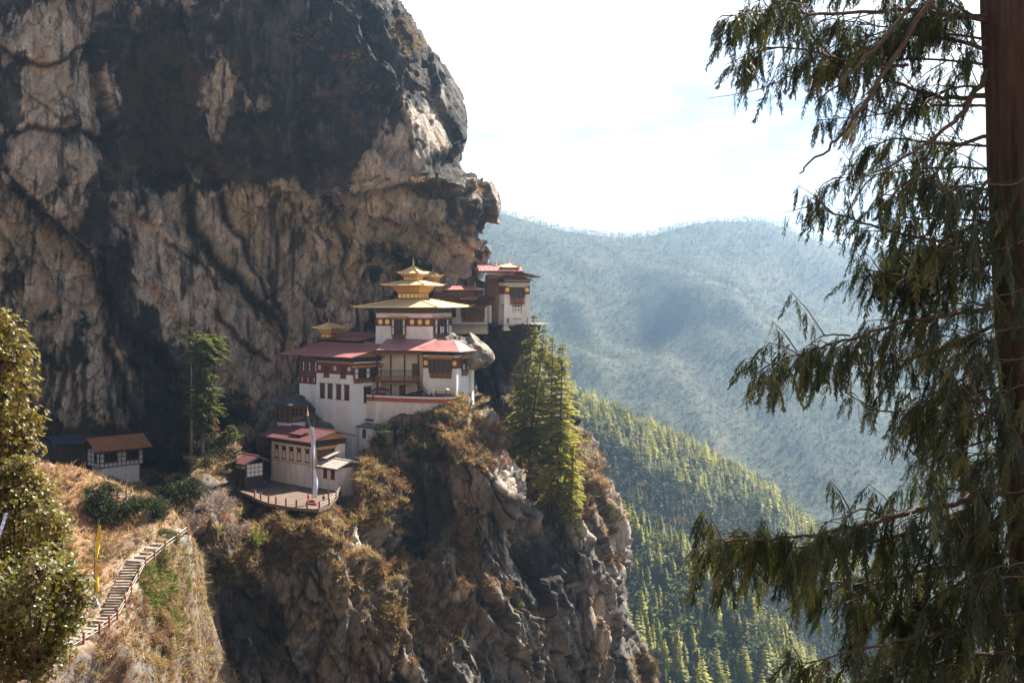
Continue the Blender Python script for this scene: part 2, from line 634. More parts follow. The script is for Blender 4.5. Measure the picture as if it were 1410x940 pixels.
def rock_disp(x, y, z, amp=1.0, big=(11, 20), seed=0):
    """jointed rock: tilted slabs at three sizes, upright flutes, fine roughness"""
    wx = x + 1.6 * fbm(x / 7, y / 7, z / 12, 3, seed + 50)
    wz = z + 2.6 * fbm(x / 7, y / 7, z / 12, 3, seed + 60)
    wy = y + 1.4 * fbm(x / 7, y / 7, z / 12, 2, seed + 70)
    sk = 0.35 * wz                                        # joints lean
    f, g, rid, dl = worley((wx + sk) / big[0], wy / big[0], wz / big[1], seed)
    d = (rid[:, 0] - 0.5) * 2.2 + ((rid[:, 1] - 0.5) * dl[:, 0] + (rid[:, 2] - 0.5) * dl[:, 2]) * 8.5
    patch = sstep(-0.15, 0.35, fbm(x / 16, y / 16, z / 22, 3, seed + 75))
    d -= 0.5 * patch * np.exp(-(g / 0.04) ** 2)
    f, g2, rid2, dl2 = worley((wx - sk) / 3.4, wy / 3.4, wz / 8.5, seed + 5)
    d += (rid2[:, 0] - 0.5) * 0.9 + ((rid2[:, 1] - 0.5) * dl2[:, 0] + (rid2[:, 2] - 0.5) * dl2[:, 2]) * 2.2
    f, g3, rid3, dl3 = worley((wx + sk) / 1.2, wy / 1.2, wz / 2.6, seed + 9)
    d += (rid3[:, 0] - 0.5) * 0.45 + ((rid3[:, 1] - 0.5) * dl3[:, 0] + (rid3[:, 2] - 0.5) * dl3[:, 2]) * 1.1
    d += 0.34 * fbm(x / 2.4, y / 2.4, z / 13.0, 4, seed + 80, 0.6, ridged=True) + 0.26 * fbm(x / 0.8, y / 0.8, z / 1.6, 3, seed + 90, 0.7)
    crack = patch * np.maximum(np.exp(-(g / 0.03) ** 2), 0.5 * np.exp(-(g2 / 0.04) ** 2))
    return d * amp, crack, np.concatenate([rid, rid2, rid3], 1)


def blob(px, py, lst):
    """largest of the soft ellipses (px, py, rx, ry[, strength])"""
    out = np.zeros(px.shape)
    for b in lst:
        s = b[4] if len(b) > 4 else 1.0
        d2 = ((px - b[0]) / b[2]) ** 2 + ((py - b[1]) / b[3]) ** 2
        out = np.maximum(out, s * np.exp(-0.7 * d2 ** 1.5))
    return out


def line_dist(px, py, pts):
    best = np.full(px.shape, 1e9)
    side = np.zeros(px.shape)
    for (ax, ay), (bx, by) in zip(pts[:-1], pts[1:]):
        dx, dy = bx - ax, by - ay
        L = dx * dx + dy * dy
        t = np.clip(((px - ax) * dx + (py - ay) * dy) / L, 0, 1)
        d = np.hypot(px - ax - t * dx, py - ay - t * dy)
        s = np.sign((px - ax) * dy - (py - ay) * dx)
        m = d < best
        best = np.where(m, d, best)
        side = np.where(m, s, side)
    return best, side


def relief(z_lo, z_hi, step, ctrl, left, right, rl, rr, back, smooth=0.02):
    """a standing rock: front surface through ctrl points, rounded back along its left and right outlines.
    left/right: lists of points on the outline; returns grids X, Y, Z"""
    c = [P(*q) for q in ctrl]
    f = TPS([(q.x, q.z) for q in c], [q.y for q in c], 40.0, smooth)
    def edge(lst):
        if callable(lst):
            return lst
        e = sorted([P(*q) for q in lst], key=lambda q: q.z)
        ez, ex = [q.z for q in e], [q.x for q in e]
        return lambda z: np.interp(z, ez, ex)
    el, er = edge(left), edge(right)
    zs = np.arange(z_lo, z_hi + step, step)
    xl, xr = el(zs), er(zs)
    nfront = int(max((xr - xl).max() / step, 10))
    cols = []
    nb = 8
    for k in range(nb):                                   # straight back edge, far to near
        cols.append(('L', 90, back * (1 - k / nb) ** 1.5))
    for a in np.linspace(90, 0, int(rl * 1.6 / step) + 2)[:-1]:
        cols.append(('L', a, 0))
    for t in np.linspace(0, 1, nfront):
        cols.append(('F', t, 0))
    for a in np.linspace(0, 90, int(rr * 1.6 / step) + 2)[1:]:
        cols.append(('R', a, 0))
    for k in range(nb):
        cols.append(('R', 90, back * ((k + 1) / nb) ** 1.5))
    X, Y = np.zeros((len(zs), len(cols))), np.zeros((len(zs), len(cols)))
    Z = np.repeat(zs[:, None], len(cols), 1)
    w = xr - xl
    Rl, Rr = np.minimum(rl, w * 0.45), np.minimum(rr, w * 0.45)
    add = np.zeros_like(X)
    for j, (k, a, b) in enumerate(cols):
        if k == 'F':
            X[:, j] = xl + Rl + (w - Rl - Rr) * a
        elif k == 'L':
            X[:, j] = xl + Rl * (1 - math.sin(R(a))) + b * 0.15
            add[:, j] = Rl * 1.1 * (1 - math.cos(R(a))) + b
        else:
            X[:, j] = xr - Rr * (1 - math.sin(R(a))) - b * 0.15
            add[:, j] = Rr * 1.1 * (1 - math.cos(R(a))) + b
    Y = f(X, Z) + add
    return X, Y, Z


def pix(X, Y, Z):
    return CX + FPX * X / Y, HY - FPX * Z / Y


def mixc(a, b, t):
    return a * (1 - t[:, None]) + np.asarray(b)[None] * t[:, None]


BVH = {}


def bvh(o):
    dg = bpy.context.evaluated_depsgraph_get()
    BVH[o.name] = BVHTree.FromObject(o, dg)
    return o


def hit(px, py, *names):
    """where the line of sight through a photo point meets the named rocks"""
    d = P(px, py, 1.0).normalized()
    best = None
    for n in names:
        h = BVH[n].ray_cast(Vector((0, 0, 0)), d)
        if h[0] is not None and (best is None or h[3] < best[3]):
            best = h
    return (best[0], best[1]) if best else (None, None)


def drop(x, y, *names, top=150):
    best = None
    for n in names:
        h = BVH[n].ray_cast(Vector((x, y, top)), Vector((0, 0, -1)))
        if h[0] is not None and (best is None or h[0].z > best[0].z):
            best = h
    return best[0] if best else None


TAN, GREY, DARK, SOIL = np.array((0.55, 0.455, 0.36)), np.array((0.22, 0.20, 0.178)), np.array((0.027, 0.0245, 0.0225)), np.array((0.080, 0.055, 0.036))
STRAW, RUST = np.array((0.36, 0.25, 0.12)), np.array((0.22, 0.11, 0.055))

# ---- the big cliff
ctrlA = [(0, 0, 238), (60, 60, 238), (130, 60, 244), (190, 120, 254), (280, 60, 250), (350, 60, 244), (430, 60, 244), (520, 60, 252), (600, 150, 258),
         (0, 200, 236), (60, 200, 238), (150, 200, 246), (220, 200, 256), (300, 190, 252), (380, 200, 246), (470, 205, 245), (560, 205, 250), (620, 215, 254),
         (400, 250, 253), (480, 258, 253), (560, 262, 250), (330, 235, 255),
         (0, 330, 240), (80, 330, 243), (180, 330, 247), (260, 300, 255), (330, 300, 257), (430, 300, 257), (520, 290, 254), (600, 285, 247), (650, 290, 250),
         (30, 450, 244), (120, 450, 243), (200, 450, 248), (260, 400, 252), (340, 400, 256), (430, 400, 260), (520, 380, 266), (600, 370, 266), (650, 370, 260),
         (60, 560, 245), (150, 560, 243), (220, 560, 250), (300, 500, 252), (355, 480, 256), (400, 470, 259), (450, 440, 260), (500, 430, 264), (600, 430, 266), (660, 440, 262),
         (60, 680, 246), (200, 680, 250), (300, 640, 253), (400, 600, 262), (500, 560, 266), (600, 560, 266),
         (-100, 100, 240), (-100, 500, 248), (0, -140, 246), (200, -140, 252), (400, -140, 254), (480, -140, 266), (0, -400, 262), (200, -400, 268), (400, -400, 272)]
rightA = [(300, -330, 270), (420, -200, 270), (500, -80, 270), (545, 0, 268), (575, 30, 266), (597, 70, 264), (615, 110, 262), (627, 152, 262), (629, 195, 262), (633, 228, 262), (637, 247, 261),
          (655, 250, 260), (668, 264, 260), (671, 290, 260), (665, 313, 260), (656, 325, 260), (670, 331, 260), (679, 345, 260), (677, 362, 260), (662, 380, 260), (664, 420, 260), (668, 500, 260), (670, 700, 260), (670, 900, 260)]
XA, YA, ZA = relief(-62, 122, 0.31, ctrlA, lambda z: np.full(np.shape(z), -165.0), rightA, 6, 11, 60)
shape = XA.shape
nA = grid_normals(XA, YA, ZA)
if nA[shape[0] // 2, shape[1] // 2, 1] > 0:
    nA = -nA
x, y, z = XA.ravel(), YA.ravel(), ZA.ravel()
pxa, pya = pix(x, y, z)
d, crk, rid = rock_disp(x, y, z, 1.0, (12, 22), 0)
wpx = pxa + 17 * fbm(x / 10, y / 10, z / 14, 5, 31, 0.6)
wpy = pya + 20 * fbm(x / 10, y / 10, z / 14, 5, 37, 0.6)
d *= 1 - 0.42 * sstep(0.2, 0.7, blob(wpx, wpy, [(340, 330, 150, 110), (90, 130, 90, 130), (540, 250, 80, 80), (300, 470, 90, 60)]))
cracks = [  # photo outline of the larger joints, depth in m, half width in px, step in m (towards the left of the line's direction)
    ([(245, 225), (262, 300), (300, 365), (345, 410), (372, 430), (392, 455)], 2.6, 7, 1.5),
    ([(20, 260), (70, 310), (130, 370), (160, 420), (190, 465), (240, 515)], 3.2, 10, 2.0),
    ([(285, 365), (330, 400), (360, 440)], 1.5, 5, -0.8),
    ([(0, 190), (50, 175), (110, 182), (165, 190)], 1.2, 4, 0.6),
    ([(320, 235), (400, 246), (480, 255), (520, 257), (600, 256)], 1.0, 3, 1.6),
    ([(505, 250), (512, 290), (535, 305), (590, 320), (640, 335)], 1.3, 4, 0.8),
    ([(300, 270), (330, 330), (345, 380), (390, 440)], 1.3, 4, -1.0),
    ([(0, 65), (30, 85), (70, 92), (120, 60)], 1.2, 4, 0.8),
    ([(135, 60), (140, 130), (150, 180)], 1.6, 5, 1.4),
    ([(590, 262), (620, 268), (660, 262)], 0.8, 3, 0.4),
    ([(165, 410), (150, 470), (170, 540), (190, 600)], 2.2, 7, 1.0),
    ([(0, 330), (25, 380), (30, 450), (60, 520), (90, 590)], 2.2, 6, 1.0),
    ([(400, 255), (408, 300), (400, 350)], 0.8, 3, 0.6),
    ([(450, 265), (470, 330), (485, 400)], 1.0, 4, -0.8),
    ([(230, 330), (262, 350), (300, 400)], 0.9, 3, 0.5),
    ([(300, 430), (330, 470), (370, 500)], 1.0, 4, 0.6)]
crk2 = np.zeros(len(x))
d -= 0.5 * sstep(0.035, 0.004, np.abs(fbm(x / 7, y / 7, z / 10, 4, 52, 0.55)))
for pts, dep, hw, stp in cracks:
    ld, sd_ = line_dist(wpx, wpy, pts)
    g = np.exp(-(ld / hw) ** 2)
    d -= dep * g
    d += 1.7 * stp * sd_ * np.exp(-(ld / (hw * 6)) ** 2) * np.clip(ld / hw * 1.6, 0, 1)
    crk2 = np.maximum(crk2, np.exp(-(ld / (hw * 0.8)) ** 2))
# the black dome bulges over the paler wall
lip = np.interp(pxa, [0, 250, 330, 400, 480, 560, 640], [215, 225, 236, 246, 255, 240, 190])
d += 3.2 * sstep(12, -6, wpy - lip) * sstep(260, 340, pxa) * sstep(lip - 140, lip - 30, wpy)
d += 1.5 * blob(wpx, wpy, [(640, 285, 32, 28)]) - 3.0 * blob(wpx, wpy, [(612, 232, 14, 22), (560, 375, 60, 22, 1.2)])
d *= 1 - 0.5 * sstep(540, 600, pxa) * sstep(262, 230, pya)
edge_fade = sstep(0, 14, np.arange(shape[1]))[None, :] * np.ones((shape[0], 1))
pos = np.stack([x, y, z], 1) + nA.reshape(-1, 3) * d[:, None]
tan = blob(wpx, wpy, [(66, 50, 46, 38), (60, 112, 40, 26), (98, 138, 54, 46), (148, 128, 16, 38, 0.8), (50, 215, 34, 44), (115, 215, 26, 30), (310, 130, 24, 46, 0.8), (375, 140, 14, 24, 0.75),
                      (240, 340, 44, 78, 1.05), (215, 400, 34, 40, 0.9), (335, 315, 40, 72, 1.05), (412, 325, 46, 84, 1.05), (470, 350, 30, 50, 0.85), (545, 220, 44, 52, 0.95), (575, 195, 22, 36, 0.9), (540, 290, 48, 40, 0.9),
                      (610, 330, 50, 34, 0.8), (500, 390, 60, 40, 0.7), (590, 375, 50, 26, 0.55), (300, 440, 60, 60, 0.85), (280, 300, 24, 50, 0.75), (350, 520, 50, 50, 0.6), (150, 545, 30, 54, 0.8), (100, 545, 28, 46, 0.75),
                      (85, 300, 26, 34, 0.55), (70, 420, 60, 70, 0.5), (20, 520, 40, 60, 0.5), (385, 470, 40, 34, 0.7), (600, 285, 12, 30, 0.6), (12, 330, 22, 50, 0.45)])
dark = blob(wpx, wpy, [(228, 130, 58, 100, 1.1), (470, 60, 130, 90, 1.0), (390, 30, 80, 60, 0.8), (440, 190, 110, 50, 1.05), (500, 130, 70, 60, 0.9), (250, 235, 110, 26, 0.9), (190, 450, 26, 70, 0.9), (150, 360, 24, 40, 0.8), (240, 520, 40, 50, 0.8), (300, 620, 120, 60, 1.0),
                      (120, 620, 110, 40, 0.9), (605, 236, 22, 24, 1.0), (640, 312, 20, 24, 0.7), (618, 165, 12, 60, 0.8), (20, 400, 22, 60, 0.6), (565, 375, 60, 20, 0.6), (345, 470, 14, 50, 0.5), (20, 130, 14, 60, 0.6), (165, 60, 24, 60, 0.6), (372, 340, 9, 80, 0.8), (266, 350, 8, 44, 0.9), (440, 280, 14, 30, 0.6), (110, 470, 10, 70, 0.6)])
streak = fbm(x / 1.5, y / 1.5, z / 22, 5, 41, 0.6)
streak2 = fbm(x / 0.8, y / 0.8, z / 16, 4, 47, 0.6)
n1 = fbm(x / 6, y / 6, z / 9, 5, 43, 0.55)
slab = 0.34 * (rid[:, 1] - 0.5) + 0.30 * (rid[:, 4] - 0.5) + 0.24 * (rid[:, 7] - 0.5)
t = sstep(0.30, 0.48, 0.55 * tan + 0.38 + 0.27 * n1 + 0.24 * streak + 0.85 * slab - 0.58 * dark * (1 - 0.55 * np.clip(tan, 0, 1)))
tonal = fbm(x / 3, y / 3, z / 5, 4, 44)
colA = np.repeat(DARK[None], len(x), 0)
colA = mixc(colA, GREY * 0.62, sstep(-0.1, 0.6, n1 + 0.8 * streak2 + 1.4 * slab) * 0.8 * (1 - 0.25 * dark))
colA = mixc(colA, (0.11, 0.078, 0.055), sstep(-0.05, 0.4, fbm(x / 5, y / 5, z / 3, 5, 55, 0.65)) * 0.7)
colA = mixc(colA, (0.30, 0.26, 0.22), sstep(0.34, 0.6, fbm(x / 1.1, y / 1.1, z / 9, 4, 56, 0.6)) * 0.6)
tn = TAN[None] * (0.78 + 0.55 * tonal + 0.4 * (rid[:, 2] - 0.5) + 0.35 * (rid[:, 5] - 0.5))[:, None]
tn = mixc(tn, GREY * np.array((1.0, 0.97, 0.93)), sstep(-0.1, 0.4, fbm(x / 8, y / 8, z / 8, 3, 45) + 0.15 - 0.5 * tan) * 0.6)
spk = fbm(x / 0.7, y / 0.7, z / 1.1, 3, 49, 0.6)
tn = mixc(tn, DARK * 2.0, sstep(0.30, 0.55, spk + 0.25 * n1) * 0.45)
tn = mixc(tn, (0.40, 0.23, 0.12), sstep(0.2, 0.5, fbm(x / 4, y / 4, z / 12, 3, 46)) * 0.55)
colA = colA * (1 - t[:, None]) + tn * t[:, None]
stk_zone = 0.06 + blob(wpx, wpy, [(375, 320, 16, 90, 0.6), (265, 360, 14, 60, 0.5), (105, 550, 60, 80, 0.5), (160, 560, 40, 70, 0.6), (150, 130, 20, 50, 0.4), (390, 310, 60, 40, 0.3), (330, 130, 60, 50, 0.3)])
colA = mixc(colA, DARK * 0.7, sstep(0.42, 0.05, 0.5 - streak - stk_zone * 0.55) * 0.9)
colA = mixc(colA, (0.50, 0.47, 0.44), sstep(0.30, 0.55, streak2) * 0.55 * blob(wpx, wpy, [(100, 560, 50, 60), (150, 570, 40, 60), (240, 350, 50, 60, 0.6), (390, 310, 40, 60, 0.7), (190, 250, 60, 60, 0.3)]))
vein = np.abs(fbm(x / 7, y / 7, z / 10, 4, 52, 0.55))
vein2 = np.abs(fbm(x / 3.2 + 0.5 * z / 3.2, y / 3, z / 7, 3, 53, 0.55))
hair = np.maximum(sstep(0.030, 0.006, vein), 0.8 * sstep(0.030, 0.006, vein2) * sstep(-0.1, 0.2, fbm(x / 12, y / 12, z / 12, 2, 54)))
colA = mixc(colA, DARK * 0.6, np.clip(crk * 0.7 + crk2 * 0.9 + hair * 0.5, 0, 0.92))

vegA = blob(wpx, wpy, [(220, 130, 60, 80, 0.9), (250, 210, 90, 24, 0.9), (60, 470, 40, 40, 0.5), (600, 262, 40, 8), (655, 256, 14, 10), (330, 225, 60, 10, 0.8), (480, 80, 30, 6), (560, 60, 20, 10), (130, 620, 90, 40, 0.8), (280, 600, 80, 60, 0.8)])
vg = sstep(0.35, 0.6, vegA + 0.35 * n1)
colA = mixc(colA, SOIL * 0.7, vg * 0.85)
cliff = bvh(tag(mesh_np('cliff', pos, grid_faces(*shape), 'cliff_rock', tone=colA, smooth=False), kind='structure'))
cliff_veg = vg

# ---- rock under the cliff tower
ctrlF = [(600, 450, 250), (660, 450, 248), (700, 448, 243), (730, 450, 242), (620, 500, 252), (680, 500, 249), (720, 500, 248), (650, 560, 254), (700, 560, 252), (680, 640, 254), (710, 640, 250), (690, 720, 250)]
XF, YF, ZF = relief(-70, -6.2, 0.5, ctrlF, [(590, 440, 250), (590, 800, 250)], [(738, 447, 246), (737, 458, 246), (728, 470, 246), (726, 520, 247), (722, 570, 248), (722, 640, 248), (725, 800, 248)], 4, 4, 20)
nF = grid_normals(XF, YF, ZF)
if nF[5, XF.shape[1] // 2, 1] > 0:
    nF = -nF
x, y, z = XF.ravel(), YF.ravel(), ZF.ravel()
d, crk, rid = rock_disp(x, y, z, 0.55, (6, 14), 100)
pos = np.stack([x, y, z], 1) + nF.reshape(-1, 3) * d[:, None]
n1 = fbm(x / 2, y / 2, z / 12, 4, 141)
colF = mixc(np.repeat((DARK * 1.6)[None], len(x), 0), (0.30, 0.19, 0.11), sstep(0.15, 0.5, n1 + 0.5 * blob(*pix(x, y, z), [(712, 560, 12, 60)])))  # sunlit orange strip near the right edge painted onto the shade-dark face
colF = mixc(colF, DARK * 0.7, crk * 0.7)
tower_rock = bvh(tag(mesh_np('rock_ledge', pos, grid_faces(*XF.shape), 'cliff_rock', tone=colF, smooth=True), kind='structure'))
top = MB()
top.poly([P(592, 447, 241.5), P(700, 447.5, 241), P(737, 447, 243), (9.5, 262, -6.0), (-25, 264, -6.0)], [(0, 1, 2, 3, 4)])
tag(top.build('rock_platform', 'dry_stone'), kind='structure')

# ---- the rock pillar that carries the monastery
ctrlB = [(345, 692, 191), (400, 705, 189), (440, 702, 190), (465, 675, 196), (490, 646, 203), (530, 642, 207), (565, 610, 213), (620, 562, 217), (655, 550, 221),
         (350, 660, 208), (430, 645, 211), (500, 600, 218), (470, 560, 234), (560, 548, 226), (640, 535, 226), (600, 500, 240), (440, 500, 245),
         (245, 720, 178), (300, 700, 182), (260, 800, 175), (350, 760, 182), (420, 760, 183), (300, 900, 177), (400, 860, 188), (470, 770, 180), (470, 860, 181),
         (520, 720, 197), (540, 690, 206), (580, 720, 210), (580, 650, 211), (640, 670, 206), (690, 690, 206), (720, 700, 211), (650, 760, 205), (560, 800, 196), (610, 790, 199), (500, 920, 184), (600, 920, 190),
         (700, 800, 203), (740, 800, 208), (780, 860, 212), (690, 900, 198), (800, 940, 214), (350, 1050, 178), (600, 1050, 186), (780, 1050, 205)]
leftB = [(560, 425, 245), (470, 500, 238), (400, 540, 232), (350, 580, 225), (310, 620, 210), (262, 660, 195), (243, 700, 184), (240, 740, 181), (237, 800, 179), (232, 860, 178), (225, 940, 178), (220, 1150, 178)]
rightB = [(640, 425, 245), (648, 500, 230), (655, 540, 226), (664, 562, 224), (684, 600, 219), (703, 640, 215), (726, 680, 213), (738, 702, 213), (768, 760, 213), (788, 800, 213), (810, 850, 213), (832, 900, 213), (850, 940, 213), (900, 1150, 213)]
XB, YB, ZB = relief(-92, -4, 0.36, ctrlB, leftB, rightB, 7, 5, 35)
shapeB = XB.shape
w_ = sstep(-55, -52, XB) * sstep(-28, -31, XB) * sstep(-39.2, -37.4, ZB) * sstep(-27, -30, ZB)      # level ground for the lower terrace
YB = YB + w_ * np.maximum(0, 227 - YB)
w_ = sstep(-38, -35, XB) * sstep(-23.5, -26.5, XB) * sstep(-31.6, -30.2, ZB) * sstep(-17, -19, ZB)      # ledge for the sheds
YB = YB + w_ * np.maximum(0, 229 - YB)
nB = grid_normals(XB, YB, ZB)
if nB[20, shapeB[1] // 2, 1] > 0:
    nB = -nB
x, y, z = XB.ravel(), YB.ravel(), ZB.ravel()
pxb, pyb = pix(x, y, z)
d, crk, rid = rock_disp(x, y, z, 1.0, (7, 14), 260)
wpx = pxb + 7 * fbm(x / 7, y / 7, z / 7, 3, 231)
wpy = pyb + 7 * fbm(x / 7, y / 7, z / 7, 3, 237)
calm = sstep(0.2, 0.7, blob(pxb, pyb, [(400, 660, 90, 34), (530, 555, 90, 34), (440, 600, 70, 40), (600, 500, 80, 50), (440, 500, 90, 60)]))
d *= 1 - 0.85 * calm
fr = np.abs(fbm(x / 4.5 + 0.12 * z, y / 4.5, z / 30, 4, 248, 0.5))
fw_, fg, frid, fdl = worley(x / 3.2 + 0.05 * z, y / 3.2, z / 15, 290)
d += ((frid[:, 0] - 0.5) * 1.5 + (frid[:, 1] - 0.5) * fdl[:, 0] * 2.6) * (1 - calm)
d -= 1.3 * sstep(0.055, 0.0, fr) * (1 - calm)
for pts, dep, hw, stp in [([(500, 690), (520, 740), (545, 760), (535, 800)], 2.5, 7, 1.5), ([(625, 680), (632, 740), (640, 770), (660, 800), (690, 850)], 1.6, 5, 1.2), ([(560, 640), (570, 700), (575, 760)], 3.0, 14, 0),
                          ([(470, 770), (490, 830), (480, 900)], 2.0, 7, -1.2), ([(640, 600), (680, 660), (712, 690), (725, 720), (705, 790)], 0.5, 4, 0.0), ([(560, 800), (640, 830), (700, 900)], 1.2, 6, 1.4), ([(340, 790), (370, 830), (410, 900)], 1.5, 6, 1.2)]:
    ld, sd_ = line_dist(wpx, wpy, pts)
    d -= dep * np.exp(-(ld / hw) ** 2)
    d += stp * sd_ * np.exp(-(ld / (hw * 4)) ** 2) * np.clip(ld / hw, 0, 1)
pos = np.stack([x, y, z], 1) + nB.reshape(-1, 3) * d[:, None]
nD = grid_normals(*[pos[:, k].reshape(shapeB) for k in range(3)]).reshape(-1, 3)
nD *= np.sign(-(nD * np.stack([x * 0, y * 0 + 1, z * 0], 1)).sum(1))[:, None] * np.where(np.abs(nD[:, 1:2]) > 0.02, 1, 1)
n1 = fbm(x / 4, y / 4, z / 6, 5, 243, 0.55)
streak = fbm(x / 1.2, y / 1.2, z / 16, 5, 245, 0.6)
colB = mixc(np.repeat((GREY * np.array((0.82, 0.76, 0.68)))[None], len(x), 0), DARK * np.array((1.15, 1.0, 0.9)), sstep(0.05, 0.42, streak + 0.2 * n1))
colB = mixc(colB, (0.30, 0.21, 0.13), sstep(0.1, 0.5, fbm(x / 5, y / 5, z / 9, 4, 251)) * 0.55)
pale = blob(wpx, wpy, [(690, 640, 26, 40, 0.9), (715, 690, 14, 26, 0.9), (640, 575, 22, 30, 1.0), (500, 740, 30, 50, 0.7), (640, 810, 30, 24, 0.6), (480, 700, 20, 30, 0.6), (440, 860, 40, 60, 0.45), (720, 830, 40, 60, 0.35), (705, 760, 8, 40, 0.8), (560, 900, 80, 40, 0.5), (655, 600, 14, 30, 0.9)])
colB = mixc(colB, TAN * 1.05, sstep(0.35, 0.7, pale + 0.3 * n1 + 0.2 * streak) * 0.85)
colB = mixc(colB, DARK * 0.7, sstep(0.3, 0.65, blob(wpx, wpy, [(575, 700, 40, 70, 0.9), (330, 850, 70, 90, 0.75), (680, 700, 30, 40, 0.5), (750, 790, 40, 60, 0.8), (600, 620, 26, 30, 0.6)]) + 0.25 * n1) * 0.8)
colB = mixc(colB, (0.40, 0.36, 0.31), sstep(0.28, 0.5, fbm(x / 0.9, y / 0.9, z / 12, 4, 247, 0.6)) * 0.5)
colB = mixc(colB, DARK * 0.6, np.clip(crk + 0.9 * sstep(0.045, 0.01, fr) + 0.6 * sstep(0.06, 0.02, fg), 0, 0.85))
vegB = blob(wpx, wpy, [(500, 650, 60, 44, 0.85), (520, 700, 40, 40, 0.7), (640, 620, 44, 36, 0.85), (600, 600, 50, 30, 0.8), (420, 740, 70, 40, 1.0), (330, 750, 80, 60, 1.0), (280, 740, 60, 70, 0.9), (455, 690, 40, 40, 1.0), (540, 780, 70, 40, 0.7),
                       (560, 860, 80, 40, 0.7), (640, 740, 24, 70, 0.8), (480, 800, 40, 60, 0.7), (660, 830, 50, 50, 0.55), (540, 560, 70, 40, 0.9), (620, 560, 40, 30, 0.7), (500, 900, 80, 40, 0.5), (730, 880, 40, 60, 0.35), (410, 690, 80, 20, 0.7), (315, 635, 50, 60, 1.0), (345, 612, 22, 24, 1.3)])
vgB = sstep(0.50, 0.74, vegB + 0.4 * n1 + 0.45 * np.clip(nD[:, 2], -0.4, 0.8) - 0.1)
colB = mixc(colB, SOIL * 1.3, vgB * 0.8)
colB = mixc(colB, RUST * 0.9, vgB * 0.5 * sstep(0, 0.4, fbm(x / 6, y / 6, z / 6, 3, 246)))
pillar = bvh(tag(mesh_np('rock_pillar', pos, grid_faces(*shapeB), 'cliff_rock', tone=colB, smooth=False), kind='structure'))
posB, nrmB = pos, nD

# ---- the buttress beside it, with the conifers
ctrlC = [(690, 520, 252), (700, 560, 243), (720, 600, 237), (740, 650, 228), (765, 705, 221), (800, 695, 223), (830, 665, 231), (850, 720, 231), (780, 760, 218), (820, 800, 216), (815, 860, 214), (850, 850, 225),
         (858, 780, 231), (722, 800, 223), (840, 920, 217), (880, 920, 228), (690, 700, 232), (760, 590, 246), (800, 620, 243), (830, 630, 243), (700, 940, 222), (780, 940, 218), (840, 1050, 217), (700, 1050, 220)]
leftC = [(690, 470, 250), (660, 560, 246), (650, 700, 238), (650, 1100, 230)]
rightC = [(745, 470, 258), (775, 540, 254), (800, 590, 250), (816, 618, 246), (833, 640, 242), (838, 660, 240), (850, 700, 238), (860, 740, 237), (866, 772, 236), (862, 820, 235), (873, 860, 235), (888, 900, 235), (905, 940, 235), (960, 1100, 235)]
XC, YC, ZC = relief(-100, -10, 0.42, ctrlC, leftC, rightC, 5, 5, 30)
shapeC = XC.shape
nC = grid_normals(XC, YC, ZC)
if nC[20, shapeC[1] // 2, 1] > 0:
    nC = -nC
x, y, z = XC.ravel(), YC.ravel(), ZC.ravel()
d, crk, rid = rock_disp(x, y, z, 0.75, (6, 18), 300)
fr = np.abs(fbm(x / 4.0 + 0.10 * z, y / 4.0, z / 30, 4, 348, 0.5))
fw_, fg, frid, fdl = worley(x / 2.8 - 0.05 * z, y / 2.8, z / 15, 390)
d += (frid[:, 0] - 0.5) * 1.1 + (frid[:, 1] - 0.5) * fdl[:, 0] * 2.2 - 1.0 * sstep(0.055, 0.0, fr)
pxc, pyc = pix(x, y, z)
wpx = pxc + 6 * fbm(x / 7, y / 7, z / 7, 3, 331)
wpy = pyc + 6 * fbm(x / 7, y / 7, z / 7, 3, 337)
for pts, dep, hw, stp in [([(770, 720), (795, 790), (800, 850), (795, 940)], 2.0, 6, 1.5), ([(800, 700), (822, 760), (848, 820), (855, 860)], 1.0, 4, -2.0), ([(835, 650), (842, 720), (858, 770)], 1.0, 4, 1.0)]:
    ld, sd_ = line_dist(wpx, wpy, pts)
    d -= dep * np.exp(-(ld / hw) ** 2)
    d += stp * sd_ * np.exp(-(ld / (hw * 4)) ** 2) * np.clip(ld / hw, 0, 1)
pos = np.stack([x, y, z], 1) + nC.reshape(-1, 3) * d[:, None]
nD = grid_normals(*[pos[:, k].reshape(shapeC) for k in range(3)]).reshape(-1, 3)
nD *= np.where(nD[:, 1:2] > 0, -1, 1)
n1 = fbm(x / 4, y / 4, z / 7, 5, 343, 0.55)
streak = fbm(x / 1.0, y / 1.0, z / 18, 5, 345, 0.6)
colC = mixc(np.repeat((GREY * np.array((0.9, 0.84, 0.76)))[None], len(x), 0), DARK, sstep(-0.1, 0.3, streak + 0.2 * n1))
org = blob(wpx, wpy, [(826, 868, 15, 58, 1.0), (814, 815, 12, 40, 0.6)])
colC = mixc(colC, (0.38, 0.26, 0.165), sstep(0.25, 0.95, org + 0.6 * streak + 0.2 * n1))
colC = mixc(colC, TAN * 0.9, sstep(0.4, 0.8, blob(wpx, wpy, [(850, 740, 14, 70, 0.9), (845, 680, 14, 30, 0.8), (800, 730, 20, 30, 0.8)]) + 0.3 * n1) * 0.8)
colC = mixc(colC, DARK * 0.6, np.clip(crk + 0.9 * sstep(0.045, 0.01, fr) + 0.6 * sstep(0.06, 0.02, fg), 0, 0.85))
vegC = blob(wpx, wpy, [(740, 640, 60, 50, 1.0), (780, 690, 50, 26, 1.0), (825, 650, 20, 30, 0.8), (720, 590, 40, 40, 0.9), (840, 720, 14, 40, 0.5), (840, 770, 14, 16, 0.7), (890, 920, 30, 30, 0.7)])
vgC = sstep(0.38, 0.65, vegC + 0.35 * n1 + 0.4 * np.clip(nD[:, 2], -0.3, 0.8))
colC = mixc(colC, SOIL * 1.4, vgC * 0.8)
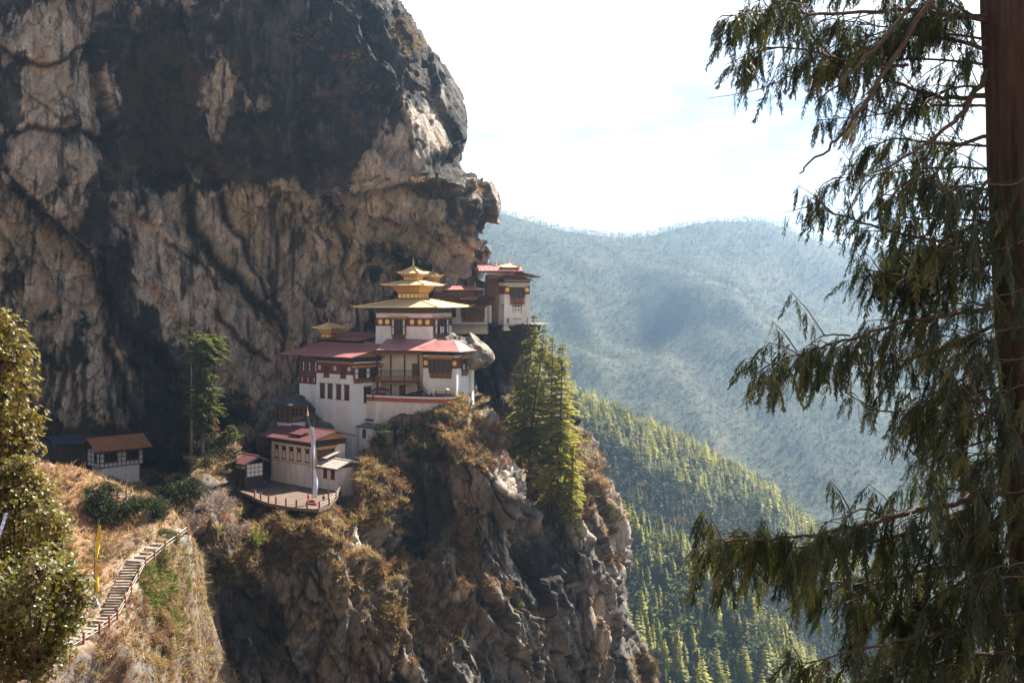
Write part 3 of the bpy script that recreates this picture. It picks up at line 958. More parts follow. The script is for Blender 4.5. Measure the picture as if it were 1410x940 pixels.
colC = mixc(colC, STRAW * 0.9, vgC * 0.5 * sstep(0, 0.4, fbm(x / 2, y / 2, z / 2, 3, 346)))
buttress = bvh(tag(mesh_np('rock_buttress', pos, grid_faces(*shapeC), 'cliff_rock', tone=colC, smooth=False), kind='structure'))
posC, nrmC = pos, nD

# ---- the pale boulder beside the corner hall
u = np.linspace(0, 2 * math.pi, 81)[:-1]
w = np.linspace(0.02, math.pi - 0.02, 40)
U, W = np.meshgrid(u, w)
dx, dy, dz_ = np.sin(W) * np.cos(U), np.sin(W) * np.sin(U), np.cos(W)
def spow(v, p):
    return np.sign(v) * np.abs(v) ** p
bx, by, bz = spow(dx, 0.85) * 5.6, spow(dy, 0.8) * 7.0, spow(dz_, 0.7) * 4.9
bz = np.where(bz > 0, bz * 0.72, bz) * (1 - 0.42 * sstep(-4, 6, bx)) - 0.10 * bx
c = P(643, 485, 233)
x, y, z = (bx + c.x).ravel(), (by + c.y).ravel(), (bz + c.z).ravel()
d, crk, rid = rock_disp(x, y, z, 0.28, (4, 4), 400)
nn = np.stack([dx, dy, dz_], 2).reshape(-1, 3)
pos = np.stack([x, y, z], 1) + nn * d[:, None]
n1 = fbm(x / 2, y / 2, z / 2, 4, 441)
colE = mixc(np.repeat((TAN * 0.62)[None], len(x), 0), GREY * 0.6, sstep(-0.2, 0.3, n1))
colE = mixc(colE, DARK * 1.2, sstep(0.25, 0.5, fbm(x / 1, y / 1, z / 4, 4, 442)) * 0.7)
i = np.arange(40 * 80).reshape(40, 80)
Fb = np.stack([i[:-1, :], np.roll(i, -1, 1)[:-1, :], np.roll(i, -1, 1)[1:, :], i[1:, :]], 2).reshape(-1, 4)
tag(mesh_np('boulder', pos, Fb, 'cliff_rock', tone=colE, smooth=True), 'pale rounded boulder jutting out beside the red roof of the corner hall', 'boulder')
bvh(bpy.data.objects['boulder'])

# ---- the hillside with the stairs, down to our feet
hp = [P(*q) for q in [(60, 648, 168), (20, 640, 175), (100, 700, 152), (120, 745, 145), (60, 740, 146), (150, 700, 190), (240, 690, 200), (250, 718, 153), (200, 760, 141), (185, 775, 138), (165, 810, 133), (148, 848, 129), (125, 868, 126), (80, 890, 121), (20, 918, 113),
                      (200, 850, 136), (190, 930, 124), (235, 850, 138), (235, 760, 146), (230, 930, 138), (165, 672, 230), (100, 650, 236), (80, 620, 246), (200, 680, 232), (280, 665, 214), (330, 660, 216), (60, 800, 132), (0, 800, 128), (0, 700, 150), (100, 790, 134), (140, 780, 138), (165, 745, 150), (205, 800, 137)]]
hp += [Vector(q) for q in [(0, 0, -2.0), (0, -25, 3), (-40, -20, -2), (35, -20, 4), (6, 12, -8.2), (12, 14, -9.0), (-8, 20, -12), (-14, 34, -13.8), (-22, 45, -17), (-4, 40, -26), (10, 32, -30), (12, 70, -75), (-25, 90, -62), (-42, 120, -62), (30, 22, -14), (40, 60, -70),
                           (-40, 60, -26), (-34, 75, -31), (-55, 95, -36), (-18, 60, -34), (-10, 60, -46), (-12, 45, -27), (-25, 75, -38), (-18, 75, -52), (-30, 100, -52), (-22, 100, -68), (-37, 112, -50), (-38, 130, -62), (-36, 150, -66), (-90, 60, -20), (-120, 100, -24), (-130, 180, -26), (-140, 240, -34), (-30, 180, -75), (0, 150, -110), (40, 120, -110), (-10, 230, -90), (40, 240, -130), (-60, 260, -45), (40, 190, -125), (-70, 30, -10), (-150, 30, -10)]]
th = TPS([(q.x, q.y) for q in hp], [q.z for q in hp], 60.0, 0.002)
gx, gy = np.meshgrid(np.arange(-165, 46, 0.9), np.arange(-28, 272, 0.9))
gz = th(gx, gy)
x, y, z = gx.ravel(), gy.ravel(), gz.ravel()
pxh, pyh = pix(x, np.maximum(y, 1), z)
far = sstep(5, 60, y)
gz = z + (0.9 * fbm(x / 9, y / 9, z * 0, 5, 501) + 2.0 * fbm(x / 3.2, y / 3.2, z / 6, 3, 505, ridged=True) * sstep(0.2, 0.5, fbm(x / 14, y / 14, z * 0, 2, 507) + 0.35)) * (0.25 + 0.75 * far)
stair_px = [(245, 728, 150), (215, 752, 143), (185, 775, 138), (165, 810, 133), (148, 848, 129), (125, 868, 126), (80, 890, 121), (20, 918, 113)]
SP = [P(*q) for q in stair_px]
ld = np.full(len(x), 1e9)
zz = np.zeros(len(x))
for a, b in zip(SP[:-1], SP[1:]):
    ax, ay, bx_, by_ = a.x, a.y, b.x, b.y
    tt = np.clip(((x - ax) * (bx_ - ax) + (y - ay) * (by_ - ay)) / ((bx_ - ax) ** 2 + (by_ - ay) ** 2), 0, 1)
    dd = np.hypot(x - ax - tt * (bx_ - ax), y - ay - tt * (by_ - ay))
    m = dd < ld
    ld = np.where(m, dd, ld)
    zz = np.where(m, a.z + tt * (b.z - a.z), zz)
cut = np.interp(y, [0, 30, 60, 100, 130, 150, 172, 190], [30, 4, -20, -33.5, -42.0, -44.5, -49, -51])
gz = gz - np.minimum(4.5 * np.maximum(0, x - cut + 6.0 * fbm(x / 9, y / 9, z * 0, 4, 520)), 60) * (y > 22) * sstep(197, 186, y)
on = sstep(2.8, 1.4, ld)
gz = gz * (1 - on) + (zz - 0.25) * on
n1 = fbm(x / 5, y / 5, z / 5, 5, 510)
colH = mixc(np.repeat((SOIL * 1.9)[None], len(x), 0), RUST * 1.1, sstep(-0.1, 0.4, n1))
colH = mixc(colH, STRAW, sstep(0.1, 0.5, fbm(x / 3, y / 3, z / 3, 4, 512)) * 0.7)
colH = mixc(colH, SOIL * 1.2, sstep(0.1, 0.4, fbm(x / 4, y / 4, z / 4, 4, 513)) * 0.8)
colH = mixc(colH, (0.30, 0.16, 0.085), 0.7 * sstep(0.2, 0.7, blob(pxh, pyh, [(80, 700, 60, 60), (150, 720, 40, 30), (110, 770, 50, 30)]) + 0.3 * n1))
colH = mixc(colH, (0.09, 0.10, 0.03), sstep(0.35, 0.7, blob(pxh, pyh, [(215, 790, 26, 40, 0.9), (235, 750, 20, 26, 0.8)]) + 0.25 * n1))
colH = mixc(colH, GREY * 1.3, sstep(0.3, 0.5, fbm(x / 2, y / 2, z / 2, 4, 514) + blob(pxh, pyh, [(165, 790, 8, 16, 0.25), (190, 920, 24, 20, 0.5), (155, 880, 20, 16, 0.2)])) * 0.8)
colH = mixc(colH, (0.36, 0.28, 0.20), sstep(2.4, 1.2, ld) * 0.9)
cliffy = sstep(1.2, 2.6, np.abs(np.gradient(gz.reshape(gx.shape), 0.9, axis=1)).ravel())
colH = mixc(colH, GREY * 0.55, cliffy * sstep(-0.3, 0.3, n1) * (y > 30))
colH = mixc(colH, DARK * 1.5, cliffy * sstep(0.0, 0.3, fbm(x / 2, y / 2, gz / 9, 4, 516)) * 0.8)
hill_w = None
# the slope behind us, across the gully from the monastery
bx2, by2 = np.meshgrid(np.arange(-420, 421, 8.0), np.arange(-330, -26, 8.0))
bz2 = 6 + (-28 - by2) * 0.72 + 14 * fbm(bx2 / 60, by2 / 60, bx2 * 0, 4, 530) - 0.00035 * bx2 ** 2 * (by2 < -60)
bn = fbm(bx2.ravel() / 20, by2.ravel() / 20, bx2.ravel() * 0, 4, 531)
bc = mixc(np.repeat((STRAW * 1.05)[None], bx2.size, 0), (0.20, 0.15, 0.09), sstep(-0.1, 0.4, bn))
tag(mesh_np('upper_slope', np.stack([bx2.ravel(), by2.ravel(), bz2.ravel()], 1), grid_faces(*bx2.shape), 'ground_soil', tone=bc, smooth=True), kind='structure')
hill = bvh(tag(mesh_np('hillside', np.stack([x, y, gz], 1), grid_faces(*gx.shape), 'ground_soil', tone=colH, smooth=True), kind='structure'))
posH = np.stack([x, y, gz], 1)
stairdist = ld
# ------------------------------------------------------------------ the valley and its mountains
def hill_sheet(name, pts, x0, x1, y0, y1, step, amp, wl, seed, floor=-620.0, sm=0.004, spur=0.0, crest=None):
    f = TPS([(q[0], q[1]) for q in pts], [q[2] for q in pts], 400.0, sm)
    gx, gy = np.meshgrid(np.arange(x0, x1 + step, step), np.arange(y0, y1 + step, step))
    gz = f(gx, gy)
    fade = 0.22 + 0.78 * sstep(*crest, gy) if crest else 1.0
    gz = gz + fade * amp * fbm(gx / wl, gy / wl, gx * 0, 5, seed, 0.5) + fade * spur * fbm(gx / (wl * 1.7), gy / (wl * 2.6), gx * 0, 3, seed + 9, 0.5, ridged=True)
    gz = np.maximum(gz, floor)
    x, y, z = gx.ravel(), gy.ravel(), gz.ravel()
    n1 = fbm(x / (wl * 0.5), y / (wl * 0.5), z * 0, 5, seed + 3)
    c = mixc(np.repeat(np.array([[0.045, 0.052, 0.026]]), len(x), 0), (0.12, 0.095, 0.055), sstep(0.15, 0.6, n1))
    o = mesh_np(name, np.stack([x, y, z], 1), grid_faces(*gx.shape), 'forest_floor', tone=c, smooth=True)
    tag(o, kind='structure')
    return bvh(o), gx, gy, gz


farp = [tuple(P(*q)) for q in [(400, 270, 2400), (560, 280, 2450), (660, 292, 2500), (720, 306, 2550), (780, 322, 2600), (850, 331, 2640), (900, 332, 2650), (935, 325, 2670), (985, 311, 2700), (1040, 313, 2700), (1085, 323, 2750), (1120, 338, 2780), (1170, 347, 2800), (1230, 352, 2850), (1300, 350, 2900), (1410, 350, 3000), (1600, 340, 3000),
                               (700, 400, 2250), (600, 420, 2200), (800, 450, 2170), (900, 500, 2080), (820, 530, 1950), (700, 520, 1980), (960, 420, 2180), (985, 370, 2450), (1000, 510, 1960), (1080, 450, 2330), (1130, 420, 2480), (1200, 450, 2400), (1150, 560, 2020), (1050, 600, 1820), (1000, 640, 1740), (1100, 690, 1680),
                               (1250, 600, 1950), (1300, 480, 2400), (1250, 710, 1680), (1400, 620, 2000), (1100, 760, 1600), (900, 640, 1700), (750, 640, 1700), (1500, 760, 1600), (880, 400, 2330), (1040, 400, 2420)]]
farp += [(q[0] + 60, q[1] + 500, q[2] - 220) for q in farp[:17:2]]
far_o, fx, fy, fz = hill_sheet('far_mountain', farp, -1100, 2300, 1250, 3350, 16, 40, 260, 600, spur=80, crest=(2520, 2150))
mid_c = [(600, 494, 870), (700, 514, 900), (760, 538, 930), (815, 562, 950), (860, 581, 965), (900, 600, 980), (950, 624, 1000), (1000, 650, 1020), (1060, 688, 1050), (1110, 724, 1080), (1180, 780, 1100), (1260, 860, 1120)]
midp = [tuple(P(*q)) for q in mid_c]
midp += [(q[0] + 60, q[1] + 150, q[2] - 130) for q in midp]
midp += [tuple(P(*q)) for q in [(900, 628, 957), (900, 660, 930), (900, 690, 905), (900, 728, 880), (950, 652, 978), (950, 700, 935), (950, 760, 890), (1000, 682, 997), (1000, 720, 965), (1000, 775, 925), (1000, 825, 885), (1060, 720, 1020), (1060, 800, 980), (1060, 880, 925),
                                (830, 615, 918), (830, 660, 895), (850, 700, 872), (862, 725, 850), (780, 620, 900), (750, 700, 840), (1120, 800, 1050), (1120, 900, 980), (1180, 900, 1060),
                                (868, 737, 705), (900, 756, 692), (930, 778, 685), (960, 802, 678), (1020, 852, 668), (1080, 922, 658), (1140, 1000, 650), (820, 715, 715),
                                (870, 800, 668), (900, 850, 648), (950, 900, 640), (880, 900, 628), (1000, 940, 636), (880, 940, 613), (940, 1000, 600), (820, 850, 640), (800, 1000, 590)]]
midp += [(q[0], q[1], q[2]) for q in [(105, 735, -200), (150, 735, -232), (200, 725, -268), (80, 740, -188), (250, 720, -300), (60, 520, -330), (200, 520, -360), (400, 700, -420), (520, 900, -420), (-80, 600, -230)]]
mid_o, mx_, my_, mz_ = hill_sheet('wooded_ridge', midp, -260, 620, 500, 1330, 7, 9, 90, 640, spur=6)
g = MB().poly([(-4200, -300, -640), (4200, -300, -640), (4200, 3900, -640), (-4200, 3900, -640)], [(0, 1, 2, 3)])
tag(g.build('valley_floor', 'dry_stone'), kind='structure')


# ------------------------------------------------------------------ tree templates: unit height, quads, tone per vertex
def conifer_template(nw, nb, seed, width=0.17, base=0.10, sub=2):
    r = np.random.default_rng(seed)
    V, T = [], []
    for i in range(nw):
        t = (i + 0.5) / nw
        z = base + (1 - base) * t
        L = width * (1 - t) ** 0.8 * (0.75 + 0.5 * r.random()) + 0.012
        for k in range(nb):
            a = 2 * math.pi * (k + r.random() * 0.8) / nb + i * 1.3
            l = L * (0.65 + 0.6 * r.random())
            dr = l * (0.25 + 0.3 * r.random())
            zz = z + (r.random() - 0.5) * 0.03
            ca, sa = math.cos(a), math.sin(a)
            for s in range(sub):
                b = a + (s - (sub - 1) / 2) * 0.5
                cb, sb = math.cos(b), math.sin(b)
                w = l * (0.30 + 0.15 * r.random())
                st = 0.1 * l
                V += [(ca * st, sa * st, zz + 0.01), (cb * l * 0.55 - sb * w * 0.5, sb * l * 0.55 + cb * w * 0.5, zz - dr * 0.35),
                      (cb * l, sb * l, zz - dr + 0.006), (cb * l * 0.55 + sb * w * 0.5, sb * l * 0.55 - cb * w * 0.5, zz - dr * 0.45 - 0.01)]
                tn = 0.75 + 0.5 * r.random()
                T += [tn * 0.9, tn, tn * 1.15, tn]
    V = np.array(V)
    return V, np.arange(len(V)).reshape(-1, 4), np.array(T)


def broad_template(n, seed, squash=0.8):
    r = np.random.default_rng(seed)
    V, T = [], []
    lob = [(r.normal(0, 0.17), r.normal(0, 0.17), 0.62 + r.normal(0, 0.13), 0.16 + 0.10 * r.random()) for _ in range(7)]
    for i in range(n):
        lx, ly, lz, lr = lob[i % 7]
        d = r.normal(size=3)
        d /= np.linalg.norm(d)
        p = np.array((lx, ly, lz)) + d * lr * (0.75 + 0.3 * r.random())
        a = r.normal(size=3)
        a -= d * a.dot(d) * 0.7
        a /= np.linalg.norm(a)
        b = np.cross(d, a)
        b /= np.linalg.norm(b)
        s = 0.035 + 0.04 * r.random()
        V += [p - a * s, p + b * s * 0.8, p + a * s, p - b * s * 0.8]
        T += [0.75 + 0.5 * r.random()] * 4
    V = np.array(V)
    return V, np.arange(len(V)).reshape(-1, 4), np.array(T)


def trunk_template(rad=0.012):
    V = []
    for z, s in ((-0.05, 1.0), (0.45, 0.7), (0.96, 0.15)):
        for k in range(4):
            V.append((rad * s * math.cos(k * math.pi / 2), rad * s * math.sin(k * math.pi / 2), z))
    F = []
    for i in range(2):
        for k in range(4):
            F.append((i * 4 + k, i * 4 + (k + 1) % 4, (i + 1) * 4 + (k + 1) % 4, (i + 1) * 4 + k))
    return np.array(V), np.array(F)


def scatter_xy(n, x0, x1, y0, y1, gx, gy, gz, lim, mind):
    """points over a height sheet that fall in a window of the view; returns xyz and the slope normal"""
    x, y = rnd(x0, x1, n), rnd(y0, y1, n)
    st = gx[0, 1] - gx[0, 0]
    j = np.clip((x - gx[0, 0]) / st, 0, gx.shape[1] - 2.001)
    i = np.clip((y - gy[0, 0]) / st, 0, gx.shape[0] - 2.001)
    j0, i0 = j.astype(int), i.astype(int)
    fj, fi = j - j0, i - i0
    z = gz[i0, j0] * (1 - fi) * (1 - fj) + gz[i0, j0 + 1] * (1 - fi) * fj + gz[i0 + 1, j0] * fi * (1 - fj) + gz[i0 + 1, j0 + 1] * fi * fj
    sx = (gz[i0, j0 + 1] - gz[i0, j0]) / st
    sy = (gz[i0 + 1, j0] - gz[i0, j0]) / st
    px, py = pix(x, y, z)
    m = (px > lim[0]) & (px < lim[1]) & (py > lim[2]) & (py < lim[3]) & (z > -610)
    cand = np.nonzero(m)[0]
    cell = {}
    idx = []
    for q in cand:                                       # no two trunks closer than mind
        cx_, cy_ = int(x[q] // mind), int(y[q] // mind)
        ok = True
        for a_ in (-1, 0, 1):
            for b_ in (-1, 0, 1):
                for w in cell.get((cx_ + a_, cy_ + b_), ()):
                    if (x[w] - x[q]) ** 2 + (y[w] - y[q]) ** 2 < mind * mind:
                        ok = False
        if ok:
            cell.setdefault((cx_, cy_), []).append(q)
            idx.append(q)
    idx = np.array(idx)
    return np.stack([x, y, z], 1)[idx], np.stack([-sx, -sy, np.ones(len(x))], 1)[idx]


def not_hidden(pos, h, names):
    """keep what some line of sight from near the camera can reach (top of the tree)"""
    keep = np.ones(len(pos), bool)
    for i, p in enumerate(pos):
        t = Vector((p[0], p[1], p[2] + h))
        for n in names:
            hh = BVH[n].ray_cast(Vector((0, 0, 0)), t.normalized(), t.length - 25)
            if hh[0] is not None:
                keep[i] = False
                break
    return keep


# far slope: one mass of trees
pf, nf = scatter_xy(60000, -250, 1700, 1400, 2950, fx, fy, fz, (640, 1420, 250, 800), 7.5)
pf = pf[not_hidden(pf, 12, ['far_mountain', 'wooded_ridge'])]
parts = []
cl = fbm(pf[:, 0] / 90, pf[:, 1] / 90, pf[:, 0] * 0, 3, 701)
gap = fbm(pf[:, 0] / 60, pf[:, 1] / 60, pf[:, 0] * 0, 4, 709)
kind = rnd(0, 1, len(pf)) + 0.5 * cl
tmpl = [conifer_template(6, 5, 1, 0.20, 0.05, 1), conifer_template(7, 4, 2, 0.16, 0.05, 1), broad_template(34, 3), broad_template(30, 4)]
for k in range(4):
    m = (np.digitize(kind, [0.32, 0.6, 0.85]) == k) & (gap < 0.55)
    n = int(m.sum())
    h = rnd(12, 24, n) * (1.0 if k < 2 else 0.8)
    T, TF, tt = tmpl[k]
    base = np.array([(0.040, 0.062, 0.022), (0.055, 0.075, 0.024), (0.060, 0.075, 0.030), (0.085, 0.085, 0.032)])[k]
    tone = base[None] * 0.75 * rnd(0.5, 1.6, n)[:, None] * (1 + 0.6 * cl[m])[:, None]
    parts.append(stamp(T, TF, pf[m] - np.array([0, 0, 0.6]), rotz(rnd(0, 6.28, n)), np.stack([h * rnd(0.9, 1.4, n)] * 2 + [h], 1), tone, tt))
V, F, T = join(parts)
tag(mesh_np('distant_forest', V, F, 'needles', tone=T), kind='stuff')

# nearer ridge: the 300 nearest trees one by one, the rest as a mass
pm, nm = scatter_xy(100000, -90, 420, 560, 1180, mx_, my_, mz_, (690, 1330, 480, 985), 3.6)
pm = pm[not_hidden(pm, 14, ['wooded_ridge'])]
clear_view = not_hidden(pm, 5, ['rock_buttress', 'rock_pillar', 'cliff'])
pxm, pym = pix(pm[:, 0], pm[:, 1], pm[:, 2])
cl = fbm(pm[:, 0] / 45, pm[:, 1] / 45, pm[:, 0] * 0, 3, 721)
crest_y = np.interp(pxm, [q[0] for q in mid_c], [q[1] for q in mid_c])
spur = (pm[:, 1] < 730)
conif = (rnd(0, 1, len(pm)) < np.where(spur, 0.62 + 0.4 * cl, np.where(pym - crest_y < 52 + 40 * cl, 0.85, 0.25 + 0.2 * cl)))
order = np.argsort(pm[:, 1] + np.where((pym < 925) & (pxm < 1090) & (pxm > 862) & clear_view, 0, 2000))
near = np.zeros(len(pm), bool)
near[order[:300]] = True
tm = [conifer_template(13, 6, 11, 0.17, 0.08, 2), conifer_template(15, 6, 12, 0.145, 0.10, 2), conifer_template(12, 5, 13, 0.19, 0.06, 2), conifer_template(11, 6, 14, 0.16, 0.16, 2)]
bm_ = [broad_template(120, 15), broad_template(110, 16), broad_template(130, 17)]
tmN = [conifer_template(24, 8, 21, 0.16, 0.07, 3), conifer_template(26, 7, 22, 0.135, 0.10, 3), conifer_template(20, 7, 23, 0.185, 0.05, 3), conifer_template(18, 7, 24, 0.15, 0.2, 3)]
TV, TTF = trunk_template()
parts, tparts = [], []
sel = ~near
pk = np.where(conif, RNG.integers(0, 4, len(pm)), 4 + RNG.integers(0, 3, len(pm)))
for k in range(7):
    m = sel & (pk == k)
    n = int(m.sum())
    if not n:
        continue
    T, TF, tt = (tm + bm_)[k]
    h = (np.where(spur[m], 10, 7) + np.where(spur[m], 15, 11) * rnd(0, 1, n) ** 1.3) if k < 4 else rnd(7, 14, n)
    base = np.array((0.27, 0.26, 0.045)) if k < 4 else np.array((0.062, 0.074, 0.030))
    tone = base[None] * rnd(0.55, 1.4, n)[:, None] * np.where(spur[m] | (pym[m] - crest_y[m] < 52 + 30 * cl[m]), 1.2, 0.38)[:, None]  # sunlit crest strip and spur painted brighter, shadow band between them darker
    brown = rnd(0, 1, n) < 0.07
    tone[brown] = np.array((0.12, 0.085, 0.05)) * rnd(0.7, 1.2, int(brown.sum()))[:, None]
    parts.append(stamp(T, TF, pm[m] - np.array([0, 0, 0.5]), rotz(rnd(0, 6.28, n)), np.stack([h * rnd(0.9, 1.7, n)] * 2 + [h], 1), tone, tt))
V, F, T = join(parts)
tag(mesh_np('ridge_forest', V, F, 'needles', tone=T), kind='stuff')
protos = {}
for k in range(7):
    T, TF, tt = (tmN + bm_)[k]
    for shade in range(2):
        base = (np.array((0.27, 0.26, 0.042)) if k < 4 else np.array((0.090, 0.098, 0.030))) * (0.70, 1.25)[shade]
        cme = mesh_np('crown', T, TF, 'needles', tone=np.repeat(base[None], len(T), 0) * tt[:, None]).data
        tme = mesh_np('trunk', TV, TTF, 'bark').data
        protos[(k, shade)] = (cme, tme)
for o in [o for o in bpy.data.objects if o.name.split('.')[0] in ('crown', 'trunk')]:
    bpy.data.objects.remove(o)
for i in np.nonzero(near)[0]:
    k = int(pk[i])
    cme, tme = protos[(k, int(rnd(0, 1) < 0.55))]
    q = pm[i]
    if k < 4:
        r_ = thing('conifer', 'slender conifer among the many like it on the sunlit spur below the rock buttress', 'tree', (q[0], q[1], q[2] - 0.5), rnd(0, 6.28), 'conifers on the sunlit spur')
        h = 10 + 14 * rnd(0, 1) ** 1.2
    else:
        r_ = thing('broadleaf_tree', 'rounded leafy tree standing among the conifers of the sunlit spur', 'tree', (q[0], q[1], q[2] - 0.5), rnd(0, 6.28), 'leafy trees on the sunlit spur')
        h = rnd(10, 15)
    w_ = h * rnd(0.95, 1.6)
    r_.scale = (w_, w_, h)
    for nm_, me_ in (('crown', cme), ('trunk', tme)):
        o = bpy.data.objects.new(nm_, me_)
        col.objects.link(o)
        o.parent = r_
# ------------------------------------------------------------------ the monastery
def fill(parent, name, m, *boxes):
    b = MB()
    for q in boxes:
        b.box(*q)
    return b.build(name, m, parent)


def window(parent, face, a0, a1, z0, z1, o=0.06, fr='maroon', cols=1, rows=2, pane='glass_dark', white=()):
    """framed window on a wall > pane; white = pane cells painted white"""
    t = min(0.13, (a1 - a0) * 0.13)
    f = MB()
    f.fbox(face, a0, a1, -0.1, o + 0.05, z0, z0 + t).fbox(face, a0, a1, -0.1, o + 0.07, z1 - t, z1)
    f.fbox(face, a0, a0 + t, -0.1, o + 0.03, z0 + t, z1 - t).fbox(face, a1 - t, a1, -0.1, o + 0.03, z0 + t, z1 - t)
    f.fbox(face, a0 - 0.12, a1 + 0.12, -0.1, o + 0.16, z0 - 0.12, z0 - 0.003).fbox(face, a0 - 0.12, a1 + 0.12, -0.1, o + 0.20, z1 + 0.003, z1 + 0.14)
    for i in range(1, cols):
        a = a0 + (a1 - a0) * i / cols
        f.fbox(face, a - t * 0.4, a + t * 0.4, -0.1, o + 0.02, z0 + t, z1 - t)
    for j in range(1, rows):
        z = z0 + (z1 - z0) * j / rows
        f.fbox(face, a0 + t, a1 - t, -0.1, o + 0.01, z - t * 0.35, z + t * 0.35)
    w = f.build('window', fr, parent)
    MB().fbox(face, a0 + t * 0.5, a1 - t * 0.5, -0.1, o - 0.03, z0 + t * 0.5, z1 - t * 0.5).build('pane', pane, w)
    if white:
        p = MB()
        for i, j in white:
            da, dz = (a1 - a0) / cols, (z1 - z0) / rows
            p.fbox(face, a0 + da * i + t * 0.6, a0 + da * (i + 1) - t * 0.6, -0.05, o - 0.012, z0 + dz * j + t * 0.6, z0 + dz * (j + 1) - t * 0.6)
        p.build('shutter', 'white_paint', w)
    return w


def rabsel(parent, face, a0, a1, z0, z1, proj, cols, white=(), fr='timber', lower=0.32, cornice='ochre'):
    """projecting timber bay window: apron of carved panels, arched lights, cornice > frame, light, cornice"""
    n = MB()
    zl = z0 + (z1 - z0) * lower
    n.fbox(face, a0 + 0.15, a1 - 0.15, -0.1, proj * 0.6, z0, zl, o1t=proj)
    n.fbox(face, a0, a1, -0.1, proj + 0.08, zl + 0.003, zl + 0.14)
    n.fbox(face, a0, a1, -0.1, proj + 0.08, z1 - 0.2, z1)
    da = (a1 - a0) / cols
    for i in range(cols + 1):
        a = a0 + da * i
        n.fbox(face, max(a0, a - 0.09), min(a1, a + 0.09), -0.1, proj, zl + 0.143, z1 - 0.203)
    zm = zl + (z1 - zl) * 0.52
    n.fbox(face, a0 + 0.09, a1 - 0.09, -0.1, proj - 0.03, zm - 0.05, zm + 0.05)
    b = n.build('bay_window', fr, parent)
    ap = MB()
    for i in range(cols):
        for j in range(2):
            za, zb = ((zl + 0.14, zm - 0.05), (zm + 0.05, z1 - 0.2))[j]
            box = (face, a0 + da * i + 0.12, a0 + da * (i + 1) - 0.12, -0.1, proj - 0.10, za + 0.06, zb - 0.06)
            MB().fbox(*box).build('shutter' if (i, j) in white else 'pane', 'white_paint' if (i, j) in white else 'glass_dark', b)
        ap.fbox(face, a0 + da * i + 0.2, a0 + da * (i + 1) - 0.2, proj * 0.5, proj * 0.72 + 0.05, z0 + (zl - z0) * 0.2, z0 + (zl - z0) * 0.8, o1t=proj + 0.05)
    ap.build('carved_panel', 'painted_timber', b)
    c = MB()
    c.fbox(face, a0 - 0.25, a1 + 0.25, -0.1, proj + 0.2, z1 + 0.003, z1 + 0.22)
    c.fbox(face, a0 - 0.45, a1 + 0.45, -0.1, proj + 0.42, z1 + 0.223, z1 + 0.46)
    k = int((a1 - a0) / 0.4)
    for i in range(k):
        a = a0 + (a1 - a0) * (i + 0.5) / k
        c.fbox(face, a - 0.1, a + 0.1, proj + 0.2, proj + 0.38, z1 + 0.04, z1 + 0.2)
    c.build('cornice', cornice, b)
    return b


def band(parent, faces, z0, z1, name='painted_band', m='maroon', o=0.05):
    b = MB()
    for face, a0, a1 in faces:
        b.fbox(face, a0, a1, -0.3, o, z0, z1)
    return b.build(name, m, parent)


def discs(parent, face, lst, z, r, m='gold', o=0.05):
    for a in lst:
        b = MB().disc(face, a, z, r, o - 0.03, o + 0.05)
        k = b.build('roundel', m, parent)
        MB().disc(face, a, z, r * 0.55, o + 0.052, o + 0.09).build('boss', m, k)


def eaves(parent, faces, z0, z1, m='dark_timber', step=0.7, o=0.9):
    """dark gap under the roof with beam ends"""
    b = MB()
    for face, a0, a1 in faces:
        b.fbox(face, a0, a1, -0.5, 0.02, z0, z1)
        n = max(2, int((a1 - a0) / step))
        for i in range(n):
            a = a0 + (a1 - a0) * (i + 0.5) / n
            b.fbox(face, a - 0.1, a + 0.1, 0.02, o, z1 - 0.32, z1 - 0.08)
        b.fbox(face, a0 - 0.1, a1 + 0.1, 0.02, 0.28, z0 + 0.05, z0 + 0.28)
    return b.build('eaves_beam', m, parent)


def finial(parent, c, h, m='gold'):
    p = [(0.34, 0), (0.36, 0.06), (0.16, 0.10), (0.14, 0.17), (0.26, 0.24), (0.28, 0.31), (0.14, 0.38), (0.09, 0.44), (0.18, 0.50), (0.16, 0.58), (0.07, 0.66), (0.05, 0.82), (0.015, 1.0)]
    return MB().lathe(c, [(r * h * 0.42, z * h) for r, z in p], 10).build('finial', m, parent, smooth=True)


